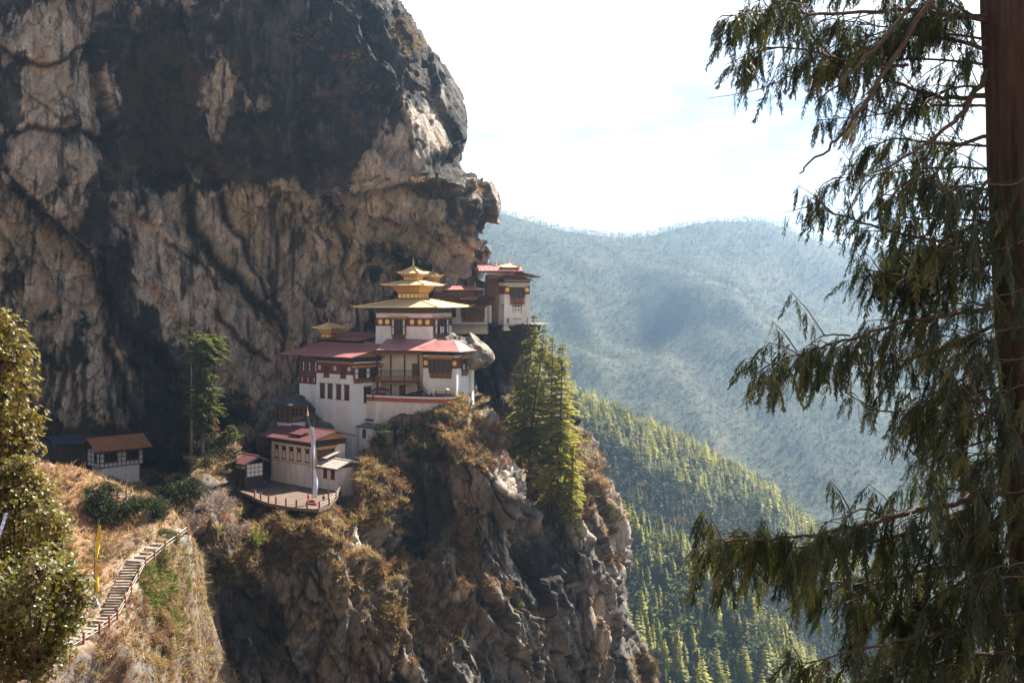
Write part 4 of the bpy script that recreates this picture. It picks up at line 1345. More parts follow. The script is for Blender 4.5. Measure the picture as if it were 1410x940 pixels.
def hip_roof(parent, cx, cyy, ax, ay, bx, by, z, rise, up, m='gold_roof', name='roof', th=0.16, curve=1.35, n=16, hooks=True):
    """curved hipped roof, eave half sizes ax, ay drawing in to bx, by; corners turn up"""
    V, F = [], []
    per = []
    for s in range(4):
        for i in range(n):
            t = i / n * 2 - 1
            per.append([(t, -1), (1, t), (-t, 1), (-1, -t)][s])
    rows = 7
    for k in range(rows):
        t = k / (rows - 1)
        for (u, v) in per:
            x_, y_ = u * (ax * (1 - t) + bx * t), v * (ay * (1 - t) + by * t)
            cn = min(abs(u), abs(v)) ** 5
            V.append((cx + x_, cyy + y_, z + rise * t ** curve + up * cn * (1 - t) ** 2.2))
    m4 = 4 * n
    for k in range(rows - 1):
        for i in range(m4):
            F.append((k * m4 + i, k * m4 + (i + 1) % m4, (k + 1) * m4 + (i + 1) % m4, (k + 1) * m4 + i))
    b0 = len(V)
    for k in range(2):
        for i, (u, v) in enumerate(per):
            x0_, y0_, z0_ = V[i]
            s = (1.0, 0.5)[k]
            V.append((cx + (x0_ - cx) * s, cyy + (y0_ - cyy) * s, z0_ - th if k == 0 else z - th + rise * 0.25))
    for i in range(m4):
        j = (i + 1) % m4
        F.append((i, b0 + i, b0 + j, j))
        F.append((b0 + i, b0 + m4 + i, b0 + m4 + j, b0 + j))
    F.append(tuple((rows - 1) * m4 + i for i in range(m4)))
    o = MB().poly(V, F).build(name, m, parent)
    if hooks:
        for sx in (-1, 1):
            for sy in (-1, 1):
                k = ax * 0.03 + 0.15
                p = [(cx + sx * (ax + k * q), cyy + sy * (ay + k * q), z + up + 0.03 + k * h) for q, h in ((-0.5, 0), (0.5, 0.15), (1.3, 0.7), (1.1, 1.3))]
                MB().tube(p, [0.11, 0.1, 0.07, 0.02], 6).build('corner_hook', 'gold', o)
        rb = MB()
        for sx in (-1, 1):
            for sy in (-1, 1):
                rb.tube([(cx + sx * (ax * (1 - t) + bx * t), cyy + sy * (ay * (1 - t) + by * t), z + rise * t ** curve + up * (1 - t) ** 2.2 + 0.05) for t in (0, 0.25, 0.5, 0.75, 1)], 0.1, 6)
        rb.build('hip_ridge', 'gold', o)
    return o


def neck(parent, cx, cyy, b, z0, z1, flare, m='painted_timber'):
    h = z1 - z0
    k = MB().box(cx - b, cx + b, cyy - b, cyy + b, z0, z0 + h * 0.5)
    o = k.build('lantern_storey', m, parent)
    c = MB()
    for i in range(4):
        e = b + flare * (i + 1) / 4
        c.box(cx - e, cx + e, cyy - e, cyy + e, z0 + h * (0.503 + 0.12 * i), z0 + h * (0.62 + 0.12 * i))
    c.build('bracket_tier', 'ochre', o)
    w = MB()
    for s in range(4):
        face = [((cx - b, cyy - b), (1, 0), (0, -1)), ((cx + b, cyy - b), (0, 1), (1, 0)), ((cx + b, cyy + b), (-1, 0), (0, 1)), ((cx - b, cyy + b), (0, -1), (-1, 0))][s]
        q = 2 * b / 5
        for i in range(5):
            w.fbox(face, q * i + 0.12, q * (i + 1) - 0.12, -0.05, 0.05, z0 + h * 0.14, z0 + h * 0.42)
    w.build('light', 'gold', o)
    return o


def bld(name, label, root, theta, group=None):
    return thing(name, label, 'building', root, -R(theta), group)


def roof2(parent, x0, x1, ye, yr, yb, ze, zr, zb, m, ribs=0, t=0.12, name='roof', dz=0.0):
    """two slopes meeting at a ridge along x; dz lowers the far left end"""
    o = MB()
    o.slab((x0, ye, ze), (x1, ye, ze), (x1, yr, zr), (x0, yr, zr), t, ribs)
    o.slab((x0, yb, zb), (x1, yb, zb), (x1, yr + 0.004, zr - 0.002), (x0, yr + 0.004, zr - 0.002), t, ribs)
    r = o.build(name, m, parent)
    MB().box(x0, x1, yr - 0.16, yr + 0.16, zr - 0.03, zr + 0.10).build('ridge_cap', m, r)
    b = MB()
    b.slab((x1 + 0.003, ye, ze - 0.14), (x1 + 0.12, ye, ze - 0.14), (x1 + 0.12, yr, zr - 0.14), (x1 + 0.003, yr, zr - 0.14), 0.16)
    b.slab((x1 + 0.003, yb, zb - 0.14), (x1 + 0.12, yb, zb - 0.14), (x1 + 0.12, yr + 0.004, zr - 0.145), (x1 + 0.003, yr + 0.004, zr - 0.145), 0.16)
    b.box(x0, x1, ye + 0.02, ye + 0.10, ze - t - 0.22, ze - t - 0.02)
    b.build('fascia', 'dark_timber', r)
    n = int((x1 - x0) / 0.9)
    rf = MB()
    for i in range(n):
        x_ = x0 + 0.4 + (x1 - x0 - 0.8) * i / max(1, n - 1)
        rf.slab((x_ - 0.07, ye + 0.15, ze - t - 0.02), (x_ + 0.07, ye + 0.15, ze - t - 0.02), (x_ + 0.07, yr, zr - t - 0.02), (x_ - 0.07, yr, zr - t - 0.02), 0.14)
    rf.build('rafter', 'dark_timber', r)
    return r


# white hall with the red roof
WH = bld('white_hall', 'tall white hall with maroon band and broad red roof above the guest house', P(485, 606, 222), 40)
fill(WH, 'wall', 'white_wall', (-12, 0, 0, 15, -6, 16.2, 0.45))
fL, fR = ((0, 0.42), (-1, 0), (0, -1)), ((-0.42, 0), (0, 1), (1, 0))
band(WH, [(fL, 0.38, 11.62), (fR, 0.38, 8.2)], 13.2, 15.5)
band(WH, [(fL, 0.37, 11.6)], 15.53, 15.8, 'cornice', 'ochre', 0.14)
discs(WH, fL, (10.6, 5.75, 1.35), 14.4, 0.5, 'cream_wall')
for a in (8.4, 3.2):
    window(WH, fL, a - 0.85, a + 0.85, 12.5, 15.0, 0.08, cols=2, rows=3)
for a in (9.6, 7.15, 4.45, 1.95):
    window(WH, ((0, 0.30), (-1, 0), (0, -1)), a - 0.7, a + 0.7, 8.1, 11.1, 0.08, cols=2, rows=3)
rabsel(WH, fR, 0.6, 8.0, 11.5, 14.7, 0.55, 7, white=[(0, 0), (0, 1), (3, 0), (3, 1), (6, 0), (6, 1)], lower=0.26)
window(WH, ((-0.30, 0), (0, 1), (1, 0)), 3.4, 5.4, 7.4, 10.6, 0.08, cols=2, rows=2)
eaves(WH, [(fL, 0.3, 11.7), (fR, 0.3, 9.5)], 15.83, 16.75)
gb = MB().poly([(-0.30, 0.4, 16.76), (-0.30, 9.2, 16.76), (-0.30, 9.2, 18.4), (-0.42, 0.4, 16.76), (-0.42, 9.2, 16.76), (-0.42, 9.2, 18.4)], [(0, 1, 2), (3, 5, 4), (0, 2, 5, 3), (1, 4, 5, 2)])
gb.build('gable_panel', 'ochre', WH)
roof2(WH, -22.6, 0.9, -1.3, 10.5, 15.5, 16.95, 19.05, 17.9, 'red_roof', 26)
band(WH, [(((-12.55, 1.6), (-1, 0), (0, -1)), 0, 6.2)], -4, 10.6, 'side_wing', 'white_wall', 0.0)
fW = ((-12.55, 1.62), (-1, 0), (0, -1))
band(WH, [(fW, 0.0, 6.25)], 10.63, 12.3, 'painted_band', 'maroon', 0.05)
band(WH, [(fW, 0.0, 6.25)], 12.33, 16.4, 'timber_front', 'timber', 0.02)
for a in (1.0, 3.0, 5.0):
    window(WH, fW, a - 0.55, a + 0.55, 13.3, 15.4, 0.08, cols=2, rows=2, white=[(0, 0), (0, 1)])
    window(WH, fW, a - 0.45, a + 0.45, 10.9, 12.1, 0.12, cols=2, rows=1, white=[(1, 0)])

# corner hall with the sunlit end
CH = bld('corner_hall', 'white corner hall with hipped red roof at the end of the curved terrace', P(628, 545, 222), 25)
fill(CH, 'wall', 'white_wall', (-8, 0, 0, 7.4, -5, 8.4, 0.25))
fL, fR = ((0, 0.22), (-1, 0), (0, -1)), ((-0.22, 0), (0, 1), (1, 0))
band(CH, [(fL, 0.2, 7.8), (fR, 0.2, 7.2)], 5.5, 7.75)
discs(CH, fL, (7.15, 0.5), 6.6, 0.52)
rabsel(CH, fL, 1.0, 6.2, 3.5, 7.5, 0.6, 5, lower=0.3)
rabsel(CH, fR, 2.6, 5.4, 3.9, 7.5, 0.5, 3, white=[(0, 0), (2, 0)])
fill(CH, 'pilaster', 'white_wall', (-0.10, 0.30, -0.28, 0.5, -5, 5.48, 0.05))
fill(CH, 'pilaster', 'white_wall', (-0.10, 0.34, 6.4, 7.5, -5, 5.48, 0.05))
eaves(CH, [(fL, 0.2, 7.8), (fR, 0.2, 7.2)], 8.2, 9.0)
hip_roof(CH, -4.0, 3.9, 5.9, 5.9, 2.2, 1.2, 9.15, 1.9, 0.0, 'red_roof', curve=1.05, hooks=False)

# golden-roofed temple above
GT = bld('golden_temple', 'white temple crowned by three stacked golden roofs with a spire', P(593, 472, 232), 22)
fill(GT, 'wall', 'white_wall', (-13.5, 0, 0, 11, -5, 6.25, 0.2))
fL, fR = ((0, 0.17), (-1, 0), (0, -1)), ((-0.17, 0), (0, 1), (1, 0))
band(GT, [(fL, 0.15, 13.35), (fR, 0.15, 10.85)], 3.5, 5.3)
discs(GT, fL, (12.2, 10.5, 4.5, 2.6, 0.8), 4.4, 0.56)
rabsel(GT, fL, 5.9, 9.2, 0.5, 5.1, 0.6, 5, white=[(0, 0), (0, 1), (4, 0), (4, 1)], lower=0.22)
rabsel(GT, fR, 1.5, 8.2, 0.8, 5.1, 0.6, 6, white=[(0, 0), (0, 1), (5, 0), (5, 1), (2, 0), (3, 0)], lower=0.22)
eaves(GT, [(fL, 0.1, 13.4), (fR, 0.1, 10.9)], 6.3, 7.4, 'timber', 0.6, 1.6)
hip_roof(GT, -6.9, 5.4, 10.0, 8.8, 2.7, 2.7, 7.65, 1.6, 0.08, 'gold_roof', curve=1.1)
neck(GT, -6.9, 5.4, 2.5, 9.15, 12.3, 1.0)
hip_roof(GT, -6.9, 5.4, 5.1, 5.1, 1.7, 1.7, 12.4, 0.95, 0.08, 'gold_roof', curve=1.1)
neck(GT, -6.9, 5.4, 1.55, 13.3, 14.95, 0.7)
hip_roof(GT, -6.9, 5.4, 2.55, 2.55, 0.25, 0.25, 15.0, 1.45, 0.16, 'gold_roof', n=8)
finial(GT, (-6.9, 5.4, 16.4), 2.4)

# gallery between the two halls
GA = bld('gallery', 'shaded timber gallery with carved balustrade between the two white halls', P(581, 545, 223.5), 6)
fill(GA, 'wall', 'stained_wall', (-11, -0.6, 4.2, 5.0, -3, 9.3, 0.0))
fill(GA, 'balcony_floor', 'dark_timber', (-10, -1.0, 1.4, 4.15, 2.6, 2.8, 0.0))
bal = MB()
for i in range(26):
    bal.box(-10 + i * 0.36, -9.84 + i * 0.36, 1.32, 1.42, 2.83, 3.75)
bal.box(-10, -0.95, 1.26, 1.46, 3.76, 3.9)
bal.box(-10, -0.95, 1.27, 1.45, 2.3, 2.58)
bal.build('balustrade', 'painted_timber', GA)
ul = MB()
for i in range(20):
    ul.box(-10 + i * 0.46, -9.92 + i * 0.46, 1.6, 1.66, 3.95, 5.0)
ul.box(-10, -0.95, 1.55, 1.7, 5.0, 5.12)
ul.build('upper_rail', 'dark_timber', GA)
for x_ in (-9.8, -6.9, -4.0, -1.1):
    fill(GA, 'post', 'dark_timber', (x_ - 0.15, x_ + 0.15, 1.75, 2.05, -0.6, 8.6, 0.0))
fill(GA, 'beam', 'painted_timber', (-10.3, -0.4, 1.5, 2.2, 8.35, 8.8, 0.0), (-10.3, -0.4, 1.3, 2.4, 8.803, 9.1, 0.0))
fill(GA, 'door', 'maroon', (-5.6, -4.6, 4.05, 4.18, -0.6, 1.8, 0.0))
fill(GA, 'lattice', 'timber', (-2.9, -1.3, 4.05, 4.18, 3.0, 6.4, 0.0))
st = MB()
for i in range(12):
    st.box(-1.2 + i * 0.2, -0.98 + i * 0.2, 0.4, 1.5, 2.5 - i * 0.25, 2.56 - i * 0.25)
st.build('stair_tread', 'timber', GA)
sr = MB()
for y_ in (0.36, 1.54):
    sr.tube([(-1.25, y_, 2.5), (1.2, y_, -0.55)], 0.09, 4)
    sr.tube([(-1.25, y_, 3.4), (1.2, y_, 0.35)], 0.05, 4)
sr.build('stair_rail', 'dark_timber', GA)
rf = MB().slab((-9.3, -0.9, 9.45), (0.2, -0.4, 9.35), (1.5, 9.6, 11.3), (-9.5, 9.6, 11.3), 0.12, 11)
rf.build('roof', 'red_roof', GA)
fill(GA, 'fascia', 'dark_timber', (-9.2, 0.1, -0.2, 0.0, 8.95, 9.25, 0.0))

# curved terrace wall in front of the gallery
TWp = [P(503, 545, 225.5), P(517, 545.4, 223.8), P(533, 545.8, 222.6), P(548, 546, 221.6), P(563, 546, 220.8), P(578, 545.4, 220), P(593, 544.4, 219.5), P(606, 543.4, 219.2), P(617, 542.5, 219.2), P(628, 541.5, 220.2)]
zt = TWp[4].z


def strip_wall(pts, z0, z1, th, name, m, parent, tilt=0.0):
    b = MB()
    n = len(pts)
    q = []
    for i, p in enumerate(pts):
        t_ = (pts[min(i + 1, n - 1)] - pts[max(i - 1, 0)])
        t_.z = 0
        t_.normalize()
        nn = Vector((t_.y, -t_.x, 0))
        q.append((p, nn))
    V = []
    for p, nn in q:
        for o_, z_ in ((th + tilt, z0), (th, z1), (-0.3, z1), (-0.3, z0)):
            V.append((p.x + nn.x * o_, p.y + nn.y * o_, z_))
    F = []
    for i in range(n - 1):
        for k in range(4):
            F.append((i * 4 + k, i * 4 + (k + 1) % 4, (i + 1) * 4 + (k + 1) % 4, (i + 1) * 4 + k))
    F += [(0, 1, 2, 3), tuple((n - 1) * 4 + k for k in (3, 2, 1, 0))]
    b.poly(V, F)
    return b.build(name, m, parent)


TW = thing('terrace_wall', 'curved white terrace wall with an orange red stripe below the gallery', 'wall')
strip_wall(TWp, zt - 10.5, zt - 1.15, 0.0, 'lower_wall', 'stained_wall', TW, 0.35)
strip_wall(TWp, zt - 1.147, zt - 0.32, 0.10, 'stripe', 'orange_band', TW)
strip_wall(TWp, zt - 0.317, zt + 0.05, 0.03, 'parapet', 'white_wall', TW)
strip_wall(TWp, zt + 0.053, zt + 0.16, 0.10, 'coping', 'dark_timber', TW)
dk = MB()
n = len(TWp)
V = [(p.x, p.y + 0.25, zt - 0.9) for p in TWp] + [(p.x + 0.5, p.y + 9, zt - 0.9) for p in TWp]
dk.poly(V, [(i, i + 1, n + i + 1, n + i) for i in range(n - 1)])
tag(dk.build('terrace_floor', 'paving'), kind='structure')

# small shrine roof and offering booth on the terrace
SR = thing('offering_shelter', 'little dark red shelter with a gold knob beside the terrace stripe', 'shelter', P(523, 546, 224.2) - Vector((0, 0, 0.8)), -R(10))
fill(SR, 'post', 'dark_timber', (-1.4, -1.25, -0.6, -0.45, 0, 2.1, 0))
fill(SR, 'post', 'dark_timber', (1.25, 1.4, -0.6, -0.45, 0, 2.1, 0))
fill(SR, 'shrine_box', 'maroon', (-1.1, 1.1, 0.0, 0.8, 0, 1.6, 0.05))
hip_roof(SR, 0, 0, 1.9, 1.2, 0.4, 0.2, 2.15, 0.7, 0.1, 'dull_red_roof', n=6, hooks=False)
finial(SR, (0, 0, 2.85), 1.5)
OB = thing('offering_booth', 'gold topped offering booth at the foot of the gallery stairs', 'shelter', P(608, 544, 220.8) - Vector((0, 0, 0.8)), -R(20))
fill(OB, 'counter', 'timber', (-1.2, 1.2, -0.4, 0.5, 0, 1.1, 0))
for x_ in (-1.1, 1.1):
    fill(OB, 'post', 'timber', (x_ - 0.08, x_ + 0.08, -0.3, -0.14, 1.103, 2.1, 0))
hip_roof(OB, 0, 0, 1.7, 1.0, 0.9, 0.3, 2.1, 0.45, 0.06, 'gold_roof', n=6, hooks=False)

# rear wing with the small pagoda on its roof
RW = bld('rear_wing', 'rear wing under a dark red roof tucked against the cliff', P(497, 480, 238), 40)
fill(RW, 'wall', 'stained_wall', (-13, -0.5, 1.2, 9, -6, 1.55, 0.1))
eaves(RW, [(((0, 1.2), (-1, 0), (0, -1)), 0.6, 12.9)], 1.0, 1.6)
roof2(RW, -13.8, 0.6, -0.3, 6, 11, 1.9, 3.1, 2.2, 'red_roof', 14)
LP = thing('small_pagoda', 'small dull gold pagoda on the rear wing left of the golden temple', 'pagoda', P(453, 466, 243), -R(25))
neck(LP, 0, 0, 1.25, 0, 2.35, 0.6, 'maroon')
hip_roof(LP, 0, 0, 2.5, 2.5, 0.2, 0.2, 2.4, 1.1, 0.15, 'gold_roof', n=8)
finial(LP, (0, 0, 3.45), 1.3)

# rear hall behind the golden temple
RH = bld('rear_hall', 'timber fronted rear hall under a flat red roof with gold knob, below the overhang', P(671, 447.5, 246), 10)
fill(RH, 'wall', 'white_wall', (-11, 0, 0, 8, -2, 4.4, 0.1))
fL, fR = ((0, 0.09), (-1, 0), (0, -1)), ((-0.09, 0), (0, 1), (1, 0))
rabsel(RH, fL, 0.6, 6.0, 0.7, 4.0, 0.4, 6, lower=0.35, cornice='timber')
window(RH, fL, 7.3, 8.2, 1.8, 4.0, 0.08, cols=1, rows=2)
eaves(RH, [(fL, 0.1, 10.9)], 4.4, 5.9, 'dark_timber', 0.8, 1.0)
MB().slab((-6.0, -1.5, 5.9), (-2.2, -1.4, 5.9), (-2.2, 2.2, 6.7), (-6.0, 2.2, 6.7), 0.1, 4).build('porch_roof', 'red_roof', RH)
MB().slab((-2.1, -1.6, 5.7), (1.6, -1.2, 5.6), (1.6, 2.2, 6.3), (-2.1, 2.2, 6.4), 0.1, 4).build('porch_roof', 'dull_red_roof', RH)
fill(RH, 'upper_storey', 'timber', (-12.5, -3.2, 2.0, 7.5, 5.9, 7.6, 0.05))
fill(RH, 'cornice', 'ochre', (-13.0, -7.5, 1.4, 1.9, 5.3, 6.0, 0.0))
eaves(RH, [(((-3.2, 2.0), (-1, 0), (0, -1)), 0.1, 9.2)], 7.6, 8.0, 'dark_timber', 0.8, 1.0)
hip_roof(RH, -8.0, 4.6, 6.3, 4.4, 3.6, 0.8, 8.05, 0.85, 0.0, 'red_roof', n=10, hooks=False, curve=1.0)
finial(RH, (-3.6, 3.6, 8.5), 1.7)
RP = thing('small_pagoda', 'small gold roofed pagoda between the tall spire and the rear hall', 'pagoda', P(596, 392, 245), -R(22))
neck(RP, 0, 0, 0.95, 0, 1.9, 0.5)
hip_roof(RP, 0, 0, 1.75, 1.75, 0.2, 0.2, 1.95, 0.8, 0.2, 'gold_roof', n=8)
finial(RP, (0, 0, 2.7), 1.2)
fill(RP, 'base', 'timber', (-1.6, 1.6, -1.6, 1.6, -1.6, -0.003, 0))

# cliff tower on the ledge
CT = bld('cliff_tower', 'slim white tower house on the rock ledge, farthest right of the monastery', P(731.5, 447.5, 244), -12)
fill(CT, 'wall', 'white_wall', (-6.3, 0, 0, 6.5, -1.2, 9.0, 0.35))
fL = ((0, 0.28), (-1, 0), (0, -1))
fS = ((-6.3 + 0.28, 0), (0, 1), (-1, 0))
band(CT, [(fL, 0.3, 6.0), (fS, 0.3, 6.2)], 6.9, 8.8)
band(CT, [(fL, 0.32, 5.98), (fS, 0.3, 6.2)], 8.83, 9.5, 'cornice', 'cream_wall', 0.16)
discs(CT, fL, (0.95, 5.4), 7.9, 0.5)
rabsel(CT, fL, 1.5, 4.9, 4.6, 8.5, 0.6, 3, lower=0.42, cornice='cream_wall')
window(CT, fL, 2.2, 4.2, 1.5, 4.3, 0.12, 'timber', 3, 3)
window(CT, fS, 1.2, 2.6, 1.0, 4.4, 0.1, 'maroon', 1, 2)
eaves(CT, [(fL, 0.3, 6.0), (fS, 0.3, 6.2)], 9.53, 10.3)
MB().slab((-6.2, -0.9, 9.95), (0.2, -0.9, 9.95), (0.2, 0.5, 10.35), (-6.2, 0.5, 10.35), 0.1, 7).build('porch_roof', 'pale_sheet', CT)
rr_ = MB()
rr_.slab((-8.7, -1.3, 10.55), (-8.7, 8, 10.55), (-3.1, 8, 11.95), (-3.1, -1.3, 11.95), 0.14, 9)
rr_.slab((1.9, -1.3, 10.75), (1.9, 8, 10.75), (-3.096, 8, 11.948), (-3.096, -1.3, 11.948), 0.14, 9)
r_ = rr_.build('roof', 'dull_red_roof', CT)
MB().poly([(-6.0, 0.3, 10.31), (-0.3, 0.3, 10.31), (-3.1, 0.3, 11.7), (-6.0, 0.45, 10.31), (-0.3, 0.45, 10.31), (-3.1, 0.45, 11.7)], [(0, 1, 2), (5, 4, 3), (0, 2, 5, 3), (1, 4, 5, 2), (0, 3, 4, 1)]).build('gable_panel', 'maroon', CT)
RT = bld('rear_tower', 'upper tower storey with flat gold roof and two gold knobs behind the slim tower', P(714, 447.5, 252), -8)
fill(RT, 'wall', 'timber', (-7.5, 0, 0, 4, -1.2, 11.6, 0.2))
band(RT, [(FRONT, 0.3, 7.2)], 11.63, 12.3, 'cornice', 'cream_wall', 0.2)
roof2(RT, -9.3, 0.8, -1.6, 3, 7, 12.5, 13.9, 12.9, 'red_roof', 10)
neck(RT, -2.0, 1.5, 1.3, 11.8, 13.3, 0.6)
hip_roof(RT, -2.0, 1.2, 2.3, 2.0, 0.5, 0.4, 13.4, 0.75, 0.15, 'gold_roof', n=8)
finial(RT, (-2.0, 1.2, 14.1), 1.9)
finial(RT, (-4.9, 2.6, 13.8), 1.8)

# wooden shelter at the foot of the white hall
WS = bld('wooden_shelter', 'dark wooden shelter with grey hipped roof left of the white hall', P(399, 589, 218), 38)
fill(WS, 'base', 'stained_wall', (-4.6, 0, 0, 4, -3, 0.9, 0))
fill(WS, 'room', 'dark_timber', (-4.3, -0.3, 0.3, 3.7, 0.903, 4.6, 0))
for x_ in (-4.5, -3.1, -1.5, -0.1):
    fill(WS, 'post', 'timber', (x_ - 0.1, x_ + 0.1, 0.02, 0.22, 0.903, 4.6, 0))
window(WS, ((0, 0.3), (-1, 0), (0, -1)), 1.7, 2.9, 1.8, 3.8, 0.06, 'timber', 2, 2)
rabsel(WS, ((-0.3, 0), (0, 1), (1, 0)), 0.6, 3.4, 1.2, 4.0, 0.2, 3, cornice='timber')
hip_roof(WS, -2.3, 2, 3.2, 2.9, 0.5, 0.4, 4.65, 1.1, 0.0, 'grey_sheet', n=8, hooks=False, curve=1.0)

# guest house on the lower terrace
GH = bld('guest_house', 'long cream and white guest house with dull red roof on the lower terrace', P(431, 666, 206), 42)
fill(GH, 'wall', 'stained_wall', (-13.5, 0, 0, 8, -5, 3.3, 0.12))
fill(GH, 'upper_wall', 'cream_wall', (-13.4, -0.1, 0.1, 7.9, 3.36, 6.9, 0.05))
fill(GH, 'string_course', 'painted_timber', (-13.5, 0.0, 0.0, 8.0, 3.303, 3.357, 0))
fL, fR = ((0, 0.14), (-1, 0), (0, -1)), ((-0.14, 0), (0, 1), (1, 0))
for a in (11.6, 9.25, 6.85, 4.45, 1.9):
    window(GH, fL, a - 0.62, a + 0.62, 3.9, 6.3, 0.04, 'timber', 1, 2)
rabsel(GH, fR, 1.0, 5.0, 3.8, 6.4, 0.4, 4, cornice='ochre')
eaves(GH, [(fL, 0.1, 13.4), (fR, 0.1, 8)], 6.9, 8.0)
MB().poly([(-0.1, 0.1, 8.01), (-0.1, 8.0, 8.01), (-0.1, 4.9, 9.3), (-0.22, 0.1, 8.01), (-0.22, 8.0, 8.01), (-0.22, 4.9, 9.3)], [(0, 1, 2), (5, 4, 3), (0, 2, 5, 3), (1, 4, 5, 2), (0, 3, 4, 1)]).build('gable_panel', 'ochre', GH)
roof2(GH, -15.6, 1.0, -1.8, 4.9, 9.6, 8.1, 9.65, 8.4, 'dull_red_roof', 18)
MB().slab((-7.2, -0.2, 9.0), (-3.4, -0.2, 9.0), (-3.4, 2.6, 9.75), (-7.2, 2.6, 9.75), 0.1, 4).build('roof_hatch', 'dull_red_roof', GH)

PS = bld('porch_shed', 'small shed with dull red roof and white lattice end beside the guest house', P(339, 658, 205), 45)
fill(PS, 'wall', 'dark_timber', (-4.0, -0.1, 0.1, 3.7, -2, 2.6, 0))
lt = MB()
for i in range(6):
    lt.fbox(FRONT, 0.1 + i * 0.64, 0.6 + i * 0.64, -0.05, 0.02, 1.6, 2.3)
for i in range(4):
    for j in range(3):
        lt.fbox(RIGHT, 0.2 + i * 0.86, 0.92 + i * 0.86, -0.05, 0.02, 0.2 + j * 0.8, 0.88 + j * 0.8)
lt.build('lattice_panel', 'white_paint', PS)
for x_ in (-3.9, -2.0, -0.05):
    fill(PS, 'post', 'timber', (x_ - 0.08, x_ + 0.08, -0.15, 0.01, -2, 2.6, 0))
roof2(PS, -4.9, 0.9, -1.1, 2.2, 4.6, 2.75, 4.0, 3.0, 'dull_red_roof', 7)

AX = bld('annex_house', 'low white annex with pale tin roof right of the prayer flag pole', P(465, 670, 203), 42)
fill(AX, 'wall', 'stained_wall', (-6.2, 0, 0, 4, -4, 3.3, 0.08))
for a in (3.75, 1.5):
    window(AX, ((0, 0.07), (-1, 0), (0, -1)), a - 0.55, a + 0.55, 1.3, 3.0, 0.05, 'maroon', 2, 2)
roof2(AX, -6.9, 0.9, -1.0, 2.4, 5.2, 3.5, 4.7, 3.9, 'pale_sheet', 9)
fill(AX, 'gable_panel', 'timber', (-0.25, -0.10, 0.2, 3.8, 3.31, 3.85, 0.0))
LT = bld('lean_to', 'open lean-to with pale tin roof squeezed between guest house and annex', P(452, 650, 207), 42)
fill(LT, 'wall', 'dark_timber', (-3.4, 0, 0.8, 3.4, -3, 2.6, 0))
MB().slab((-4.2, -0.9, 2.8), (0.5, -0.9, 2.8), (0.5, 2.4, 3.7), (-4.2, 2.4, 3.7), 0.1, 5).build('roof', 'pale_sheet', LT)
for x_ in (-3.9, 0.2):
    fill(LT, 'post', 'timber', (x_ - 0.08, x_ + 0.08, -0.6, -0.45, -3, 2.68, 0))

for nm, lab, q, w_, d_, h_, rm in (('storage_shed', 'small white shed with flat grey green roof against the white hall', P(512, 603, 220.5), 4.0, 2.8, 2.0, 'green_sheet'), ('storage_shed', 'weathered dark shed just above the small white shed', P(513, 589, 224), 4.2, 3.2, 1.5, 'green_sheet')):
    s_ = bld(nm, lab, q, 40)
    fill(s_, 'wall', 'white_wall' if h_ == 2.0 else 'dry_stone', (-w_, 0, 0, d_, -4, h_, 0.04))
    MB().slab((-w_ - 0.4, -0.5, h_ + 0.2), (0.4, -0.5, h_ + 0.2), (0.4, d_ + 0.4, h_ + 0.75), (-w_ - 0.4, d_ + 0.4, h_ + 0.75), 0.1, 5).build('roof', rm if h_ == 2.0 else 'grey_sheet', s_)
    fill(s_, 'door', 'dark_timber', (-w_ * 0.7, -w_ * 0.45, -0.03, 0.05, -0.2, h_ * 0.8, 0))
    fill(s_, 'beam', 'dark_timber', (-w_ - 0.1, 0.1, -0.12, -0.02, h_ - 0.12, h_ + 0.1, 0))

# cottage on the left, under the cliff
CO = bld('cottage', 'half timbered white cottage with rust brown roof under the dark cliff', P(197, 638, 237), -45)
fill(CO, 'foundation', 'white_wall', (-8.9, -0.8, 0.1, 5.5, -8, -0.05, 0.0))
fill(CO, 'wall', 'white_paint', (-9.7, 0, 0, 6, 0, 3.5, 0))
fS = left_of(9.7)
tb = MB()
for i in range(11):
    a = 0.05 + i * 0.96
    tb.fbox(FRONT, a - 0.08, a + 0.08, -0.05, 0.05, 0.0, 3.5)
for z_ in (0.02, 1.0, 2.0, 3.0):
    tb.fbox(FRONT, 0, 9.7, -0.05, 0.06, z_, z_ + 0.14)
    tb.fbox(fS, 0, 6, -0.05, 0.06, z_, z_ + 0.14)
for a in (0.08, 1.2, 2.4, 4.0, 5.9):
    tb.fbox(fS, a - 0.08, a + 0.08, -0.05, 0.05, 0.0, 3.5)
tb.build('timber_frame', 'dark_timber', CO)
window(CO, FRONT, 1.0, 3.75, 1.1, 3.1, 0.12, 'timber', 3, 1)
window(CO, FRONT, 5.85, 8.65, 1.1, 3.1, 0.12, 'timber', 3, 1)
window(CO, fS, 1.2, 2.4, 1.0, 3.0, 0.12, 'timber', 1, 1)
roof2(CO, -11.2, 1.5, -1.5, 3.0, 7.5, 3.75, 6.2, 3.9, 'rust_roof', 0)
SH = bld('tin_shed', 'dark shed with sloping blue grey tin roof beside the cottage', P(136, 622, 236), -38)
fill(SH, 'wall', 'dark_timber', (-8.5, -0.3, 0.5, 4.5, -5, 2.2, 0))
for i in range(4):
    fill(SH, 'post', 'timber', (-8.0 + i * 2.4, -7.85 + i * 2.4, 0.3, 0.45, -3, 2.2, 0))
MB().slab((-9.4, -0.8, 2.4), (0.6, -0.8, 2.3), (0.6, 5, 3.6), (-9.4, 5, 3.7), 0.1, 10).build('roof', 'grey_sheet', SH)

